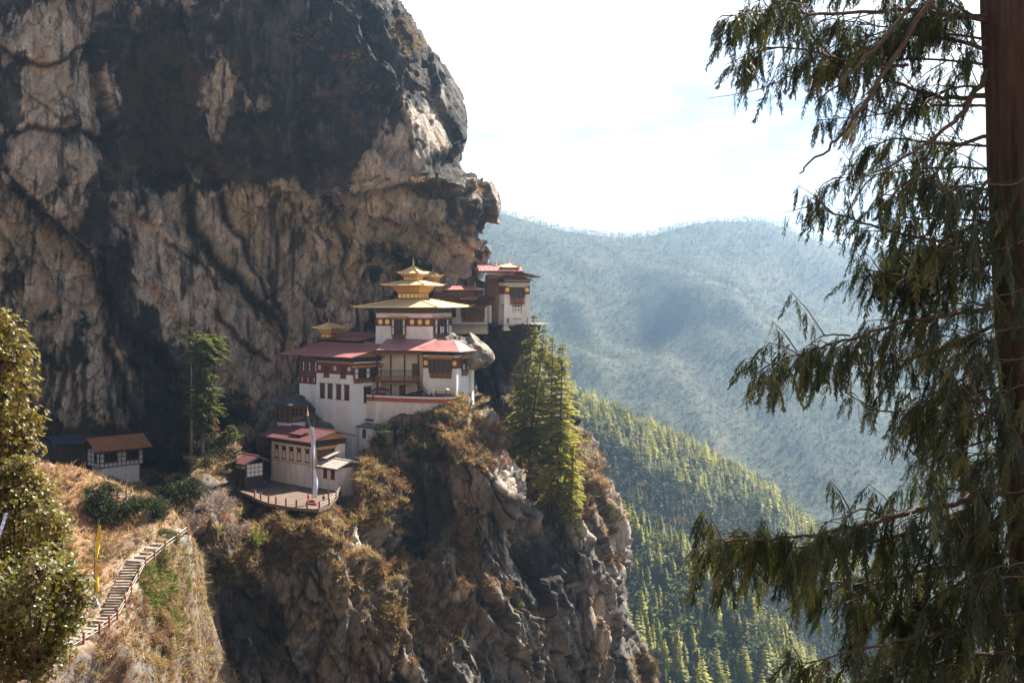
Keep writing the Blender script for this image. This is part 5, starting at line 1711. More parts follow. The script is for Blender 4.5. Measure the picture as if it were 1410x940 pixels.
# ------------------------------------------------------------------ lower terrace, railing, banner
ZD = -36.0
rim_px = [(346, 682), (350, 684.5), (358.4, 688.4), (369.3, 692.2), (379.5, 694.1), (393.2, 696.6), (407.6, 698.5), (422.5, 699.9), (439.4, 700.5), (452.8, 696), (462, 686), (470, 674.5), (476, 671)]
rim = [P(px_, py_, -ZD * 1500 / (py_ - 410)) for px_, py_ in rim_px]
poly = [(p.x, p.y) for p in rim] + [(-30, 212), (-52, 222), (-52, 205)]
n = len(poly)
dk = MB().poly([(a, b, ZD) for a, b in poly] + [(a, b, ZD - 0.55) for a, b in poly], [tuple(range(n)), tuple(range(2 * n - 1, n - 1, -1))] + [(i, n + i, n + (i + 1) % n, (i + 1) % n) for i in range(n)])
tag(dk.build('terrace_ground', 'paving'), kind='structure')
TR = thing('terrace_railing', 'red and white railing along the edge of the lower terrace', 'railing')
inset = [p + Vector((0, 0.35, 0)) for p in rim[1:]]
for p in inset:
    MB().box(p.x - 0.13, p.x + 0.13, p.y - 0.13, p.y + 0.13, ZD, ZD + 1.15).box(p.x - 0.17, p.x + 0.17, p.y - 0.17, p.y + 0.17, ZD + 1.153, ZD + 1.27, 0.05).build('post', 'red_post', TR)
for z_ in (0.45, 0.9):
    MB().tube([(p.x, p.y, ZD + z_) for p in inset], 0.05, 5).build('rail', 'pale_rail', TR)


def banner(name, label, base, h, cloth, w_, bend, z_lo, z_hi, group=None):
    """tall pole with a long narrow cloth laced to it > pole, finial, cloth"""
    t_ = thing(name, label, 'prayer flag', base, 0, group)
    MB().tube([(0, 0, -0.6), (bend * 0.1, 0, h * 0.4), (bend * 0.02, 0, h * 0.75), (-bend * 0.5, 0, h)], [0.09, 0.08, 0.06, 0.045], 8).build('pole', 'pole_wood', t_)
    V, F = [], []
    m_ = 40
    for i in range(m_ + 1):
        f = i / m_
        z_ = z_lo + (z_hi - z_lo) * f
        x0_ = bend * (0.1 - 0.55 * max(0, f - 0.25) ** 1.3) + 0.05
        for k in range(6):
            g_ = k / 5
            V.append((x0_ + w_ * g_ * (0.8 + 0.3 * math.sin(f * 9)), 0.18 * math.sin(f * 14 + g_ * 4) * g_, z_ - 0.25 * g_ + 0.1 * math.sin(f * 23 + g_ * 3) * g_))
    for i in range(m_):
        for k in range(5):
            F.append((i * 6 + k, i * 6 + k + 1, i * 6 + k + 7, i * 6 + k + 6))
    o = MB().poly(V, F).build('cloth', cloth, t_, smooth=True)
    sm = o.modifiers.new('thick', 'SOLIDIFY')
    sm.thickness = 0.02
    return t_


q = P(429.5, 694, -ZD * 1500 / (694 - 410))
BF = banner('banner_pole', 'tall white and blue banner on a gold tipped pole at the terrace edge', q, 15.6, 'white_cloth', 0.75, 1.5, 1.2, 13.6)
MB().box(-0.9, 0.9, -0.9, 0.9, -0.2, 0.35).box(-0.6, 0.6, -0.6, 0.6, 0.353, 0.75).build('plinth', 'red_post', BF)
finial(BF, (-0.75, 0, 15.5), 1.5)

# people, built as one skinned figure each
def person(label, loc, rz, top='dark_cloth', legs='dark_cloth', h=1.68, arm=0.25, group=None):
    s = h / 1.75
    J = {'pelvis': ((0, 0, .95), .14), 'waist': ((0, 0, 1.12), .13), 'chest': ((0, 0, 1.36), .155), 'neck': ((0, 0, 1.5), .06), 'head': ((0, -.01, 1.62), .095), 'crown': ((0, 0, 1.72), .07),
         'hipL': ((.09, 0, .88), .09), 'kneeL': ((.10, -.02, .49), .062), 'ankL': ((.10, .02, .08), .045), 'toeL': ((.11, -.14, .04), .035),
         'hipR': ((-.09, 0, .88), .09), 'kneeR': ((-.10, -.05, .49), .062), 'ankR': ((-.10, .03, .08), .045), 'toeR': ((-.11, -.13, .04), .035),
         'shL': ((.2, 0, 1.42), .062), 'elL': ((.27, .02, 1.13), .045), 'wrL': ((.24, -arm, .95), .034), 'haL': ((.23, -arm - .07, .89), .03),
         'shR': ((-.2, 0, 1.42), .062), 'elR': ((-.27, .03, 1.13), .045), 'wrR': ((-.25, -.06, .90), .034), 'haR': ((-.245, -.1, .82), .03)}
    E = [('pelvis', 'waist'), ('waist', 'chest'), ('chest', 'neck'), ('neck', 'head'), ('head', 'crown'), ('pelvis', 'hipL'), ('hipL', 'kneeL'), ('kneeL', 'ankL'), ('ankL', 'toeL'),
         ('pelvis', 'hipR'), ('hipR', 'kneeR'), ('kneeR', 'ankR'), ('ankR', 'toeR'), ('chest', 'shL'), ('shL', 'elL'), ('elL', 'wrL'), ('wrL', 'haL'), ('chest', 'shR'), ('shR', 'elR'), ('elR', 'wrR'), ('wrR', 'haR')]
    ks = list(J)
    me = bpy.data.meshes.new('person')
    me.from_pydata([tuple(c * s for c in J[k][0]) for k in ks], [(ks.index(a), ks.index(b)) for a, b in E], [])
    o = bpy.data.objects.new('person', me)
    col.objects.link(o)
    md = o.modifiers.new('skin', 'SKIN')
    me.skin_vertices.new() if not me.skin_vertices else None
    for i, k in enumerate(ks):
        me.skin_vertices[0].data[i].radius = (J[k][1] * s, J[k][1] * s)
    me.skin_vertices[0].data[0].use_root = True
    sb = o.modifiers.new('sub', 'SUBSURF')
    sb.levels = sb.render_levels = 1
    dg = bpy.context.evaluated_depsgraph_get()
    nm = bpy.data.meshes.new_from_object(o.evaluated_get(dg))
    bpy.data.objects.remove(o)
    o = bpy.data.objects.new('person', nm)
    col.objects.link(o)
    nm.materials.clear()
    for mm in (top, legs, 'skin'):
        nm.materials.append(MATS[mm])
    for p in nm.polygons:
        c = p.center
        p.use_smooth = True
        p.material_index = 2 if (c.z > 1.49 * s or (abs(c.x) > .2 * s and c.z < .95 * s and c.z > .7 * s)) else (1 if c.z < .92 * s else 0)
    o.location = loc
    o.rotation_euler = (0, 0, rz)
    tag(o, label, 'person', group)
    MB().lathe((0, 0.02 * s, 1.62 * s), [(0.095 * s, 0.0), (0.108 * s, 0.05 * s), (0.095 * s, 0.11 * s), (0.05 * s, 0.15 * s), (0.005, 0.16 * s)], 10).build('hair', 'hair', o, smooth=True)
    return o


def on_deck(px_, py_):
    return P(px_, py_, -ZD * 1500 / (py_ - 410))


person('person in a blue jacket standing by the guest house wall', on_deck(364, 672), R(160), 'blue_cloth', 'dark_cloth')
person('person in a dark red robe beside the banner pole plinth', on_deck(424.5, 692), R(40), 'red_cloth', 'red_cloth')
person('person in dark clothes leaning at the terrace railing', on_deck(445.5, 694), R(200), 'dark_cloth', 'pale_cloth')
person('person in grey by the annex side of the railing', on_deck(452, 688), R(120), 'dark_cloth', 'dark_cloth')
zf = zt - 0.9
for lab, px_, Yp, tp, lg, rz_ in (('person in a pale jacket at the bottom of the gallery stairs', 599, 221.3, 'pale_cloth', 'dark_cloth', 60), ('person in dark clothes waiting on the upper terrace', 594, 222, 'dark_cloth', 'dark_cloth', 200)):
    person(lab, ((px_ - 705) / 1500 * Yp, Yp, zf), R(rz_), tp, lg)
for lab, px_ in (('person in dark clothes sitting out at the ledge before the slim tower', 699.5), ('person standing near the corner of the slim tower', 726)):
    person(lab, P(px_, 447.6, 242.4), R(20 if px_ < 710 else 250), 'dark_cloth', 'dark_cloth')
# ------------------------------------------------------------------ stairs, railing and small things on the hillside
def on_ground(px_, py_, *names):
    h = hit(px_, py_, *(names or ('hillside', 'rock_pillar', 'rock_buttress', 'cliff')))
    return h[0]


ST = thing('stone_stairs', 'long flight of worn stone steps climbing the sunlit hillside', 'stairs')
acc = 0.0
for i, (a, b) in enumerate(zip(SP[:-2], SP[1:-1])):
    dv = b - a
    L = math.hypot(dv.x, dv.y)
    ang = math.atan2(dv.y, dv.x)
    k = max(2, int(round(abs(dv.z) / 0.22))) if i < 5 else 5
    ca, sa = math.cos(ang), math.sin(ang)
    for j in range(k):
        c = a + dv * ((j + 0.5) / k)
        hl, hw = L / k * 0.5 * rnd(0.75, 0.98), 0.95 + rnd(-0.15, 0.15)
        jit = rnd(-0.18, 0.18)
        V = []
        for dz in (-0.9, 0.02):
            for sx, sy in ((-1, -1), (1, -1), (1, 1), (-1, 1)):
                x_, y_ = sx * hl * 0.86, sy * hw + jit
                V.append((c.x + x_ * ca - y_ * sa, c.y + x_ * sa + y_ * ca, c.z + dz + 0.08 + rnd(-0.05, 0.05)))
        MB().poly(V, [(3, 2, 1, 0), (4, 5, 6, 7), (0, 1, 5, 4), (1, 2, 6, 5), (2, 3, 7, 6), (3, 0, 4, 7)]).build('step', 'stone_step', ST)
SRL = thing('stair_railing', 'pale handrail on red posts along the stone steps', 'railing')
rp = []
for i, (a, b) in enumerate(zip(SP[:-1], SP[1:])):
    dv = b - a
    nn = Vector((-dv.y, dv.x, 0)).normalized()
    if nn.x < 0:
        nn = -nn
    for t in ((0.05, 0.55) if i < 6 else (0.1, 0.4)):
        c = a + dv * t + nn * 1.45
        g = drop(c.x, c.y, 'hillside')
        z_ = max(g.z if g else c.z, c.z - 0.5)
        rp.append(Vector((c.x, c.y, z_)))
for i, p in enumerate(rp):
    MB().box(p.x - 0.11, p.x + 0.11, p.y - 0.11, p.y + 0.11, p.z - 0.8, p.z + 1.2).box(p.x - 0.14, p.x + 0.14, p.y - 0.14, p.y + 0.14, p.z + 1.203, p.z + 1.3, 0.04).build('post', 'red_post', SRL)
for dz in (0.5, 0.95):
    MB().tube([(p.x, p.y, p.z + dz) for p in rp], 0.055, 5).build('rail', 'pale_rail', SRL)

q = on_ground(131, 832)
YF_ = banner('banner_pole', 'bright yellow banner on a thin pole beside the stone steps', q, 10.2, 'yellow_cloth', 0.42, -1.0, 1.0, 9.6)
V, F = [], []
cb = MB()
for k in range(9):
    a = k * 0.7
    r_ = 0.35 + 0.12 * (k % 3)
    cb.poly([(0, 0, 1.15), (r_ * math.cos(a), r_ * math.sin(a), 0.05), (r_ * math.cos(a + 0.5), r_ * math.sin(a + 0.5), 0.12), (0.06 * math.cos(a), 0.06 * math.sin(a), 1.1)], [(0, 1, 2, 3)])
o = cb.build('white_scarf', 'pale_cloth', YF_)
sm = o.modifiers.new('thick', 'SOLIDIFY')
sm.thickness = 0.03
g = on_ground(112, 829)
bn = thing('fence_stub', 'short dark stub of fence left of the yellow banner foot', 'fence', g)
for k in range(3):
    MB().box(-0.6 + k * 0.55, -0.5 + k * 0.55, -0.05, 0.05, -0.3, 0.9).build('post', 'dark_timber', bn)
MB().box(-0.65, 0.65, -0.09, -0.053, 0.55, 0.66).build('rail', 'dark_timber', bn)
g = on_ground(82, 752)
ms = MB().slab((-1.6, -0.5, 0.25), (1.7, -0.3, 0.55), (1.6, 0.6, 0.75), (-1.7, 0.4, 0.45), 0.05, 5).build('tin_sheet', 'grey_sheet')
ms.location = g + Vector((0, 0, 0.15))
ms.rotation_euler = (0, 0, R(18))
tag(ms, 'loose grey tin sheet lying on the dry mound', 'tin sheet')
g = on_ground(174, 708, 'hillside')
up_ = thing('utility_pole', 'thin utility pole with a stay wire below the cottage', 'pole', g)
MB().tube([(0, 0, -0.5), (0, 0, 6.2)], [0.09, 0.07], 6).build('pole', 'pole_wood', up_)
MB().box(-0.5, 0.5, -0.05, 0.05, 5.7, 5.82).build('crossarm', 'pole_wood', up_)
MB().tube([(0, 0, 5.6), (-3.2, -0.5, -0.3)], 0.02, 4).build('stay_wire', 'pole_wood', up_)

# ------------------------------------------------------------------ dry grass
def tuft_template(n, seed, spread=0.35, lean=0.8):
    r = np.random.default_rng(seed)
    V, T = [], []
    for i in range(n):
        a = r.random() * 6.28
        b0 = np.array((math.cos(a), math.sin(a), 0)) * spread * r.random() ** 0.7
        h = 0.5 + 0.6 * r.random()
        d = np.array((math.cos(a + r.normal(0, .6)), math.sin(a + r.normal(0, .6)), 0)) * lean * (0.25 + 0.75 * r.random())
        s = np.array((-math.sin(a), math.cos(a), 0)) * (0.035 + 0.03 * r.random())
        mid = b0 + d * 0.35 * h + np.array((0, 0, 0.6 * h))
        tip = b0 + d * h + np.array((0, 0, h * (0.75 + 0.2 * r.random())))
        V += [b0 - s, b0 + s, mid + s * 0.7, mid - s * 0.7, mid - s * 0.7, mid + s * 0.7, tip + s * 0.15, tip - s * 0.15]
        tn = 0.6 + 0.7 * r.random()
        T += [tn * 0.7] * 2 + [tn] * 4 + [tn * 1.2] * 2
    V = np.array(V)
    return V, np.arange(len(V)).reshape(-1, 4), np.array(T)


TUFTS = [tuft_template(12, 31), tuft_template(14, 32, 0.5, 1.2), tuft_template(10, 33, 0.25, 0.5)]


def grass(name, pos, shape_, weight, n, size, pal, seed=0, lift=0.9):
    """tufts spread over a gridded surface in proportion to area x weight"""
    pal = np.array(pal)
    G = pos.reshape(shape_[0], shape_[1], 3)
    W = weight.reshape(shape_)
    a, b, c, d_ = G[:-1, :-1], G[:-1, 1:], G[1:, 1:], G[1:, :-1]
    nn = np.cross(c - a, d_ - b)
    ar = np.linalg.norm(nn, axis=2)
    w = (ar * np.maximum((W[:-1, :-1] + W[1:, 1:]) * 0.5, 0)).ravel()
    idx = RNG.choice(len(w), n, p=w / w.sum())
    u, v = rnd(0, 1, n)[:, None], rnd(0, 1, n)[:, None]
    f = lambda q: q.reshape(-1, 3)[idx]
    p = (f(a) * (1 - u) + f(b) * u) * (1 - v) + (f(d_) * (1 - u) + f(c) * u) * v
    nr = f(nn) / np.maximum(ar.ravel()[idx], 1e-9)[:, None]
    nr *= np.where((nr[:, 1:2] > 0.05) & (np.abs(nr[:, 2:3]) < 0.95), -1, 1)
    up = nr * 0.5 + np.array([0, 0, lift]) + rnd(-0.25, 0.25, (n, 3))
    cn = fbm(p[:, 0] / 4, p[:, 1] / 4, p[:, 2] / 4, 3, 800 + seed) + rnd(-0.35, 0.35, n)
    ci = np.clip(((cn + 0.6) / 1.2 * len(pal)).astype(int), 0, len(pal) - 1)
    tone = pal[ci] * rnd(0.65, 1.3, n)[:, None]
    parts = []
    k = RNG.integers(0, 3, n)
    for i in range(3):
        m = k == i
        T, TF, tt = TUFTS[i]
        parts.append(stamp(T, TF, p[m] - 0.08 * up[m], frames(up[m], rnd(0, 6.28, int(m.sum()))), rnd(size[0], size[1], int(m.sum())), tone[m], tt))
    V, F, T = join(parts)
    return tag(mesh_np(name, V, F, 'dry_leaf', tone=T), kind='stuff')


PAL = [(0.52, 0.41, 0.22), (0.44, 0.32, 0.16), (0.30, 0.185, 0.10), (0.38, 0.31, 0.14), (0.20, 0.18, 0.07)]
PALR = [(0.34, 0.22, 0.11), (0.29, 0.155, 0.08), (0.23, 0.125, 0.07), (0.37, 0.26, 0.13)]
pxg, pyg = pix(posH[:, 0], np.maximum(posH[:, 1], 1), posH[:, 2])
wH = ((posH[:, 1] > 18) & (pxg > -30) & (pxg < 330) & (pyg < 985) & (pyg > 560) & (stairdist > 1.6)).astype(float) * (np.maximum(posH[:, 1], 5) / 150.0) ** -0.3
grass('hillside_grass', posH, gx.shape, wH * sstep(-0.35, 0.25, fbm(posH[:, 0] / 3.5, posH[:, 1] / 3.5, posH[:, 0] * 0, 3, 811)), 19000, (0.4, 1.0), PALR + PAL, 1)
gm = blob(pxg, pyg, [(215, 790, 24, 44), (236, 748, 16, 22), (222, 830, 14, 26, 0.7)]) * wH
grass('green_grass', posH, gx.shape, sstep(0.3, 0.8, gm), 3600, (0.35, 0.75), [(0.13, 0.17, 0.035), (0.18, 0.20, 0.05), (0.26, 0.23, 0.09)], 2)
clear = np.ones(len(posB))
clear[(posB[:, 0] > -54) & (posB[:, 0] < -29) & (posB[:, 2] > -39.6) & (posB[:, 2] < -20) & (posB[:, 1] > 192)] = 0
pxB, pyB = pix(posB[:, 0], posB[:, 1], posB[:, 2])
clear[(pxB > 245) & (pxB < 340) & (pyB > 660) & (pyB < 790)] = 0.25
clear[(pxB < 572) & (pxB > 490) & (pyB < 578)] = 0
wB = (vgB ** 1.5) * clear * (nrmB[:, 2] > -0.35) * (pyB > 545) * ((nrmB[:, 1] < 0.2))
grass('pillar_grass', posB, shapeB, wB, 18000, (0.5, 1.2), PAL + PALR + PAL[:2], 3)
wC = (vgC ** 1.5) * (nrmC[:, 2] > -0.3)
grass('buttress_grass', posC, shapeC, wC, 5200, (0.45, 1.05), PALR + PAL[:2], 4)
cv = np.empty(len(cliff.data.vertices) * 3)
cliff.data.vertices.foreach_get('co', cv)
cv = cv.reshape(-1, 3)
cn_ = np.empty(len(cv) * 3)
cliff.data.vertices.foreach_get('normal', cn_)
cn_ = cn_.reshape(-1, 3)
cn_ *= np.where(cn_[:, 1:2] > 0.3, -1, 1)
pxc_, pyc_ = pix(cv[:, 0], cv[:, 1], cv[:, 2])
spots = blob(pxc_, pyc_, [(480, 82, 30, 6), (555, 40, 16, 14), (570, 60, 14, 24), (655, 258, 14, 8), (602, 264, 30, 6), (480, 158, 14, 4), (150, 70, 10, 8), (420, 50, 20, 8), (500, 247, 90, 6), (640, 285, 14, 8), (615, 168, 6, 6), (500, 120, 20, 10), (330, 232, 60, 8), (150, 180, 30, 6)])
ledge = sstep(0.10, 0.45, cn_[:, 2]) * (cv[:, 1] < 272) * sstep(0.2, 0.6, spots)
grass('cliff_ledge_grass', cv, shape, ledge, 1300, (0.4, 0.9), PALR + PAL[2:], 5)


# ------------------------------------------------------------------ shrubs
def shrub_template(n, seed, flat=0.8, leaf=(0.05, 0.10), twigs=30):
    """irregular bush of unit radius: twigs from the foot and small leaf blades round their ends"""
    r = np.random.default_rng(seed)
    V, T = [], []
    tips = []
    for i in range(twigs):
        a, e = r.random() * 6.28, 0.25 + 1.2 * r.random()
        L = 0.6 + 0.5 * r.random()
        d = np.array((math.cos(a) * math.cos(e), math.sin(a) * math.cos(e), math.sin(e) * flat))
        tip = d * L
        s = np.cross(d, (0.3, 0.5, 0.8))
        s = s / np.linalg.norm(s) * 0.012
        V += [s, -s, tip - s * 0.4, tip + s * 0.4]
        T += [0.5] * 4
        tips.append(tip)
    for i in range(n):
        t = tips[r.integers(0, twigs)]
        p = t * (0.55 + 0.5 * r.random()) + r.normal(0, 0.10, 3)
        a, b = r.normal(size=3), r.normal(size=3)
        a /= np.linalg.norm(a)
        b -= a * b.dot(a)
        b /= np.linalg.norm(b)
        q = leaf[0] + (leaf[1] - leaf[0]) * r.random()
        V += [p - a * q, p + b * q * 0.45, p + a * q, p - b * q * 0.45]
        T += [0.65 + 0.7 * r.random()] * 4
    V = np.array(V)
    return V, np.arange(len(V)).reshape(-1, 4), np.array(T)


SHT = [shrub_template(420, 51), shrub_template(480, 52, 1.0), shrub_template(380, 53, 0.65)]


def shrub_kind(name, tone, seed):
    out = []
    for T, TF, tt in SHT:
        o = mesh_np(name, T, TF, 'dry_leaf', tone=np.repeat(np.array(tone)[None], len(T), 0) * tt[:, None])
        out.append(o.data)
        bpy.data.objects.remove(o)
    return out


KINDS = {'rust': shrub_kind('dry_shrub', (0.25, 0.145, 0.085), 1), 'straw': shrub_kind('dry_shrub', (0.36, 0.26, 0.13), 2), 'olive': shrub_kind('leafy_shrub', (0.10, 0.105, 0.035), 3), 'dark': shrub_kind('evergreen_shrub', (0.040, 0.050, 0.022), 4), 'pink': shrub_kind('dry_shrub', (0.33, 0.20, 0.15), 5)}


def shrubs(kind, name, label, group, area, n, size, rocks, box=None):
    for i in range(n):
        for tr in range(6):
            cx_, cy_, rx_, ry_ = area[RNG.integers(0, len(area))]
            p, nn = hit(cx_ + rnd(-1, 1) * rx_, cy_ + rnd(-1, 1) * ry_, *rocks)
            if p is None:
                continue
            if -55 < p.x < -29.5 and -37.5 < p.z < -20 and p.y > 186:
                continue
            break
        else:
            continue
        o = bpy.data.objects.new(name, KINDS[kind][RNG.integers(0, 3)])
        col.objects.link(o)
        s = rnd(*size)
        o.location = p + Vector((0, 0, -0.1 * s))
        tilt = Vector((nn.x, nn.y, 0)) * (0.6 if nn.dot(p) < 0 else -0.6)
        o.rotation_euler = ((tilt + Vector((0, 0, 1))).to_track_quat('Z', 'Y') @ Matrix.Rotation(rnd(0, 6.28), 3, 'Z').to_quaternion()).to_euler()
        o.scale = (s * rnd(0.85, 1.3), s * rnd(0.85, 1.2), s * rnd(0.75, 1.1))
        tag(o, label, 'shrub', group)


RP_ = ('rock_pillar',)
shrubs('rust', 'dry_shrub', 'rust brown dry shrub on the rock pillar, below the terrace walls', 'rust brown shrubs on the pillar', [(500, 660, 50, 40), (650, 620, 40, 40), (620, 590, 40, 26), (420, 740, 50, 26), (545, 790, 60, 40), (640, 740, 16, 60), (480, 720, 40, 50), (660, 830, 40, 30), (690, 600, 10, 16)], 64, (0.9, 2.2), RP_)
shrubs('straw', 'dry_shrub', 'straw yellow dry shrub on the sunlit shoulder of the rock pillar', 'straw yellow shrubs on the pillar', [(510, 660, 50, 40), (560, 860, 60, 30), (460, 720, 40, 40), (640, 590, 24, 20), (320, 770, 60, 30), (540, 700, 30, 40), (490, 800, 40, 40), (280, 790, 30, 24)], 56, (0.9, 2.0), RP_)
shrubs('olive', 'leafy_shrub', 'olive green leafy shrub among the dry growth of the rock pillar', 'olive shrubs on the pillar', [(500, 655, 40, 36), (380, 790, 60, 30), (560, 800, 60, 40), (700, 850, 30, 30), (440, 760, 40, 30), (340, 790, 50, 30)], 30, (0.8, 1.8), RP_)
shrubs('dark', 'evergreen_shrub', 'dark evergreen shrub crowding the foot of the curved terrace wall', 'evergreen shrubs below the curved wall', [(565, 605, 36, 22), (540, 600, 22, 12), (585, 625, 20, 24), (602, 590, 12, 18)], 34, (1.0, 2.2), RP_)
shrubs('pink', 'dry_shrub', 'pinkish bare looking shrub on the bright rib below the corner hall', 'pinkish shrubs on the rib', [(600, 590, 10, 10), (675, 590, 10, 10), (655, 625, 30, 20), (300, 700, 40, 20), (700, 640, 10, 16)], 16, (0.9, 1.8), RP_)
shrubs('rust', 'dry_shrub', 'rust brown shrub on the buttress around the tall conifers', 'rust brown shrubs on the buttress', [(740, 640, 30, 36), (780, 690, 40, 20), (830, 650, 12, 20), (720, 600, 16, 16), (845, 770, 10, 12), (800, 640, 16, 12), (840, 700, 8, 30)], 36, (0.7, 1.7), ('rock_buttress',))
shrubs('olive', 'leafy_shrub', 'olive green shrub at the foot of the tall conifers on the buttress', 'olive shrubs on the buttress', [(785, 720, 20, 16), (765, 700, 30, 16), (835, 720, 8, 30), (885, 920, 20, 20)], 16, (0.8, 1.9), ('rock_buttress',))
shrubs('dark', 'evergreen_shrub', 'dark evergreen shrub in the shade under the big cliff', 'evergreen shrubs in the cliff shade', [(215, 680, 30, 26), (260, 660, 30, 30), (300, 640, 20, 30), (170, 700, 60, 22), (225, 690, 30, 24), (330, 600, 20, 30), (300, 570, 30, 40), (250, 600, 40, 40), (315, 640, 26, 30), (300, 650, 30, 30), (343, 612, 14, 14), (350, 600, 14, 14)], 96, (1.4, 3.4), ('hillside', 'rock_pillar', 'cliff'))
shrubs('dark', 'evergreen_shrub', 'small dark shrub hanging on to the high cliff face', 'shrubs on the cliff face', [(220, 130, 40, 60), (270, 215, 60, 14), (250, 80, 40, 40), (90, 470, 30, 50)], 46, (1.0, 2.6), ('cliff',))
shrubs('rust', 'dry_shrub', 'reddish dry shrub on a ledge of the high cliff', 'dry shrubs on cliff ledges', [(480, 80, 30, 8), (560, 60, 14, 20), (655, 256, 12, 6), (605, 262, 14, 4), (480, 158, 12, 6), (420, 50, 30, 16), (500, 247, 60, 4), (640, 285, 14, 8)], 18, (0.6, 1.4), ('cliff',))
shrubs('rust', 'dry_shrub', 'rusty shrub on the sunlit hillside around the stone steps', 'rusty shrubs on the hillside', [(90, 700, 40, 40), (200, 860, 30, 50), (150, 900, 40, 30), (160, 740, 40, 14), (60, 660, 40, 10), (190, 820, 16, 40)], 44, (0.5, 1.2), ('hillside',))
shrubs('straw', 'dry_shrub', 'straw coloured shrub on the sunlit hillside near the stone steps', 'straw shrubs on the hillside', [(110, 690, 40, 40), (200, 880, 30, 40), (120, 910, 60, 24), (100, 760, 30, 16), (215, 800, 16, 40)], 34, (0.5, 1.2), ('hillside',))
shrubs('straw', 'dry_shrub', 'straw coloured shrub leaning over the steep edge beside the green grass', 'straw shrubs along the hillside edge', [(226, 770, 14, 30), (222, 850, 14, 60), (216, 900, 20, 40)], 26, (0.7, 1.6), ('hillside',))
shrubs('olive', 'leafy_shrub', 'olive green shrub leaning over the steep edge beside the green grass', 'olive shrubs along the hillside edge', [(230, 760, 14, 30), (224, 850, 14, 60), (235, 735, 10, 10)], 16, (0.7, 1.6), ('hillside',))
shrubs('rust', 'dry_shrub', 'rust brown shrub leaning over the steep edge beside the green grass', 'rust shrubs along the hillside edge', [(228, 800, 14, 40), (220, 890, 16, 40)], 14, (0.7, 1.5), ('hillside',))
# ------------------------------------------------------------------ trees on the buttress and in the cliff's shade
def conifer(name, label, cat, base, top, rmax, crown0, tone, seed, nw=34, nb=6, bend=0.0, sparse=0.0, clumps=None, group=None, trunk_r=0.28, droop=0.35):
    """tapered trunk with whorls of feathery boughs; clumps = [(from, to, reach)] keeps foliage only there"""
    r = np.random.default_rng(seed)
    base, top = Vector(base), Vector(top)
    t_ = thing(name, label, cat, base, 0, group)
    H = top - base
    h = H.length

    def axis(f):
        b = bend * (1 - f) ** 2.2 * f * 3.2
        return np.array((H.x * f - b, H.y * f, H.z * f))
    lim = MB()
    lim.tube([tuple(axis(f) + np.array((0, 0, -1.2 if f == 0 else 0))) for f in np.linspace(0, 1, 14)], [trunk_r * (1 - f) ** 0.8 + 0.03 for f in np.linspace(0, 1, 14)], 7)
    V, T = [], []
    for i in range(nw):
        f = crown0 + (1 - crown0) * ((i + r.random() * 0.7) / nw)
        if f > 0.995:
            continue
        g = (f - crown0) / (1 - crown0)
        reach = rmax * ((1 - g) ** 0.75) * (0.55 + 0.45 * min(1, g / 0.15)) + 0.25
        if clumps is not None:
            c = [q for q in clumps if q[0] <= f <= q[1]]
            if not c:
                continue
            reach = c[0][2] * math.sqrt(max(0.15, 1 - ((f - (c[0][0] + c[0][1]) / 2) / ((c[0][1] - c[0][0]) / 2)) ** 2))
        p0 = axis(f)
        off = r.random() * 6.28
        for k in range(nb):
            if r.random() < sparse:
                continue
            a = off + 6.28 * k / nb + r.normal(0, 0.25)
            L = reach * (0.5 + 0.65 * r.random())
            if r.random() < 0.06:
                L *= 1.35
            d = np.array((math.cos(a), math.sin(a), 0.0))
            s = np.array((-math.sin(a), math.cos(a), 0.0))
            dr = droop * (0.2 + 1.5 * r.random())
            def bp(u):
                return p0 + d * L * u + np.array((0, 0, L * (0.18 * u - dr * u * u)))
            lim.tube([tuple(bp(0)), tuple(bp(0.5)), tuple(bp(0.95))], [0.045, 0.03, 0.012], 4, False)
            ns = max(5, int(L * 4.6))
            tn0 = 0.8 + 0.4 * r.random()
            for q in range(ns):
                u = 0.18 + 0.82 * (q + r.random()) / ns
                for sg in (-1, 1):
                    sl = (0.28 + 0.22 * L * (1.05 - u)) * (0.7 + 0.6 * r.random())
                    dd = d * 0.75 + s * sg * (0.75 + 0.3 * r.random()) + np.array((0, 0, -0.35 + 0.35 * r.random()))
                    dd /= np.linalg.norm(dd)
                    b = bp(u)
                    tip = b + dd * sl + np.array((0, 0, -0.12 * sl))
                    w = np.cross(dd, (0, 0, 1)) * 0.115 * (0.8 + 0.5 * r.random())
                    w[2] += 0.05 * r.normal()
                    m_ = b + dd * sl * 0.55 + np.array((0, 0, 0.02))
                    V += [b, m_ - w, tip, m_ + w]
                    tn = tn0 * (0.8 + 0.4 * r.random())
                    T += [tn * 0.8, tn, tn * 1.25, tn]
                    hb = b + dd * sl * 0.4
                    w2 = d * 0.06
                    V += [hb - w2, hb + np.array((0, 0, -0.16)) + w2 * 0.5, hb + np.array((0, 0, -0.3 - 0.15 * r.random())) + dd * 0.1, hb + w2]
                    T += [tn * 0.85] * 4
    V, T = np.array(V), np.array(T)
    tone = np.array(tone)[None] * T[:, None]
    mesh_np('crown', V, np.arange(len(V)).reshape(-1, 4), 'needles', t_, tone)
    lim.build('trunk', 'bark', t_, smooth=True)
    return t_


YG = (0.115, 0.125, 0.028)
def cbase(px_, py_):
    h = hit(px_, py_, 'rock_buttress')[0]
    return h if h is not None else P(px_, py_, 224)


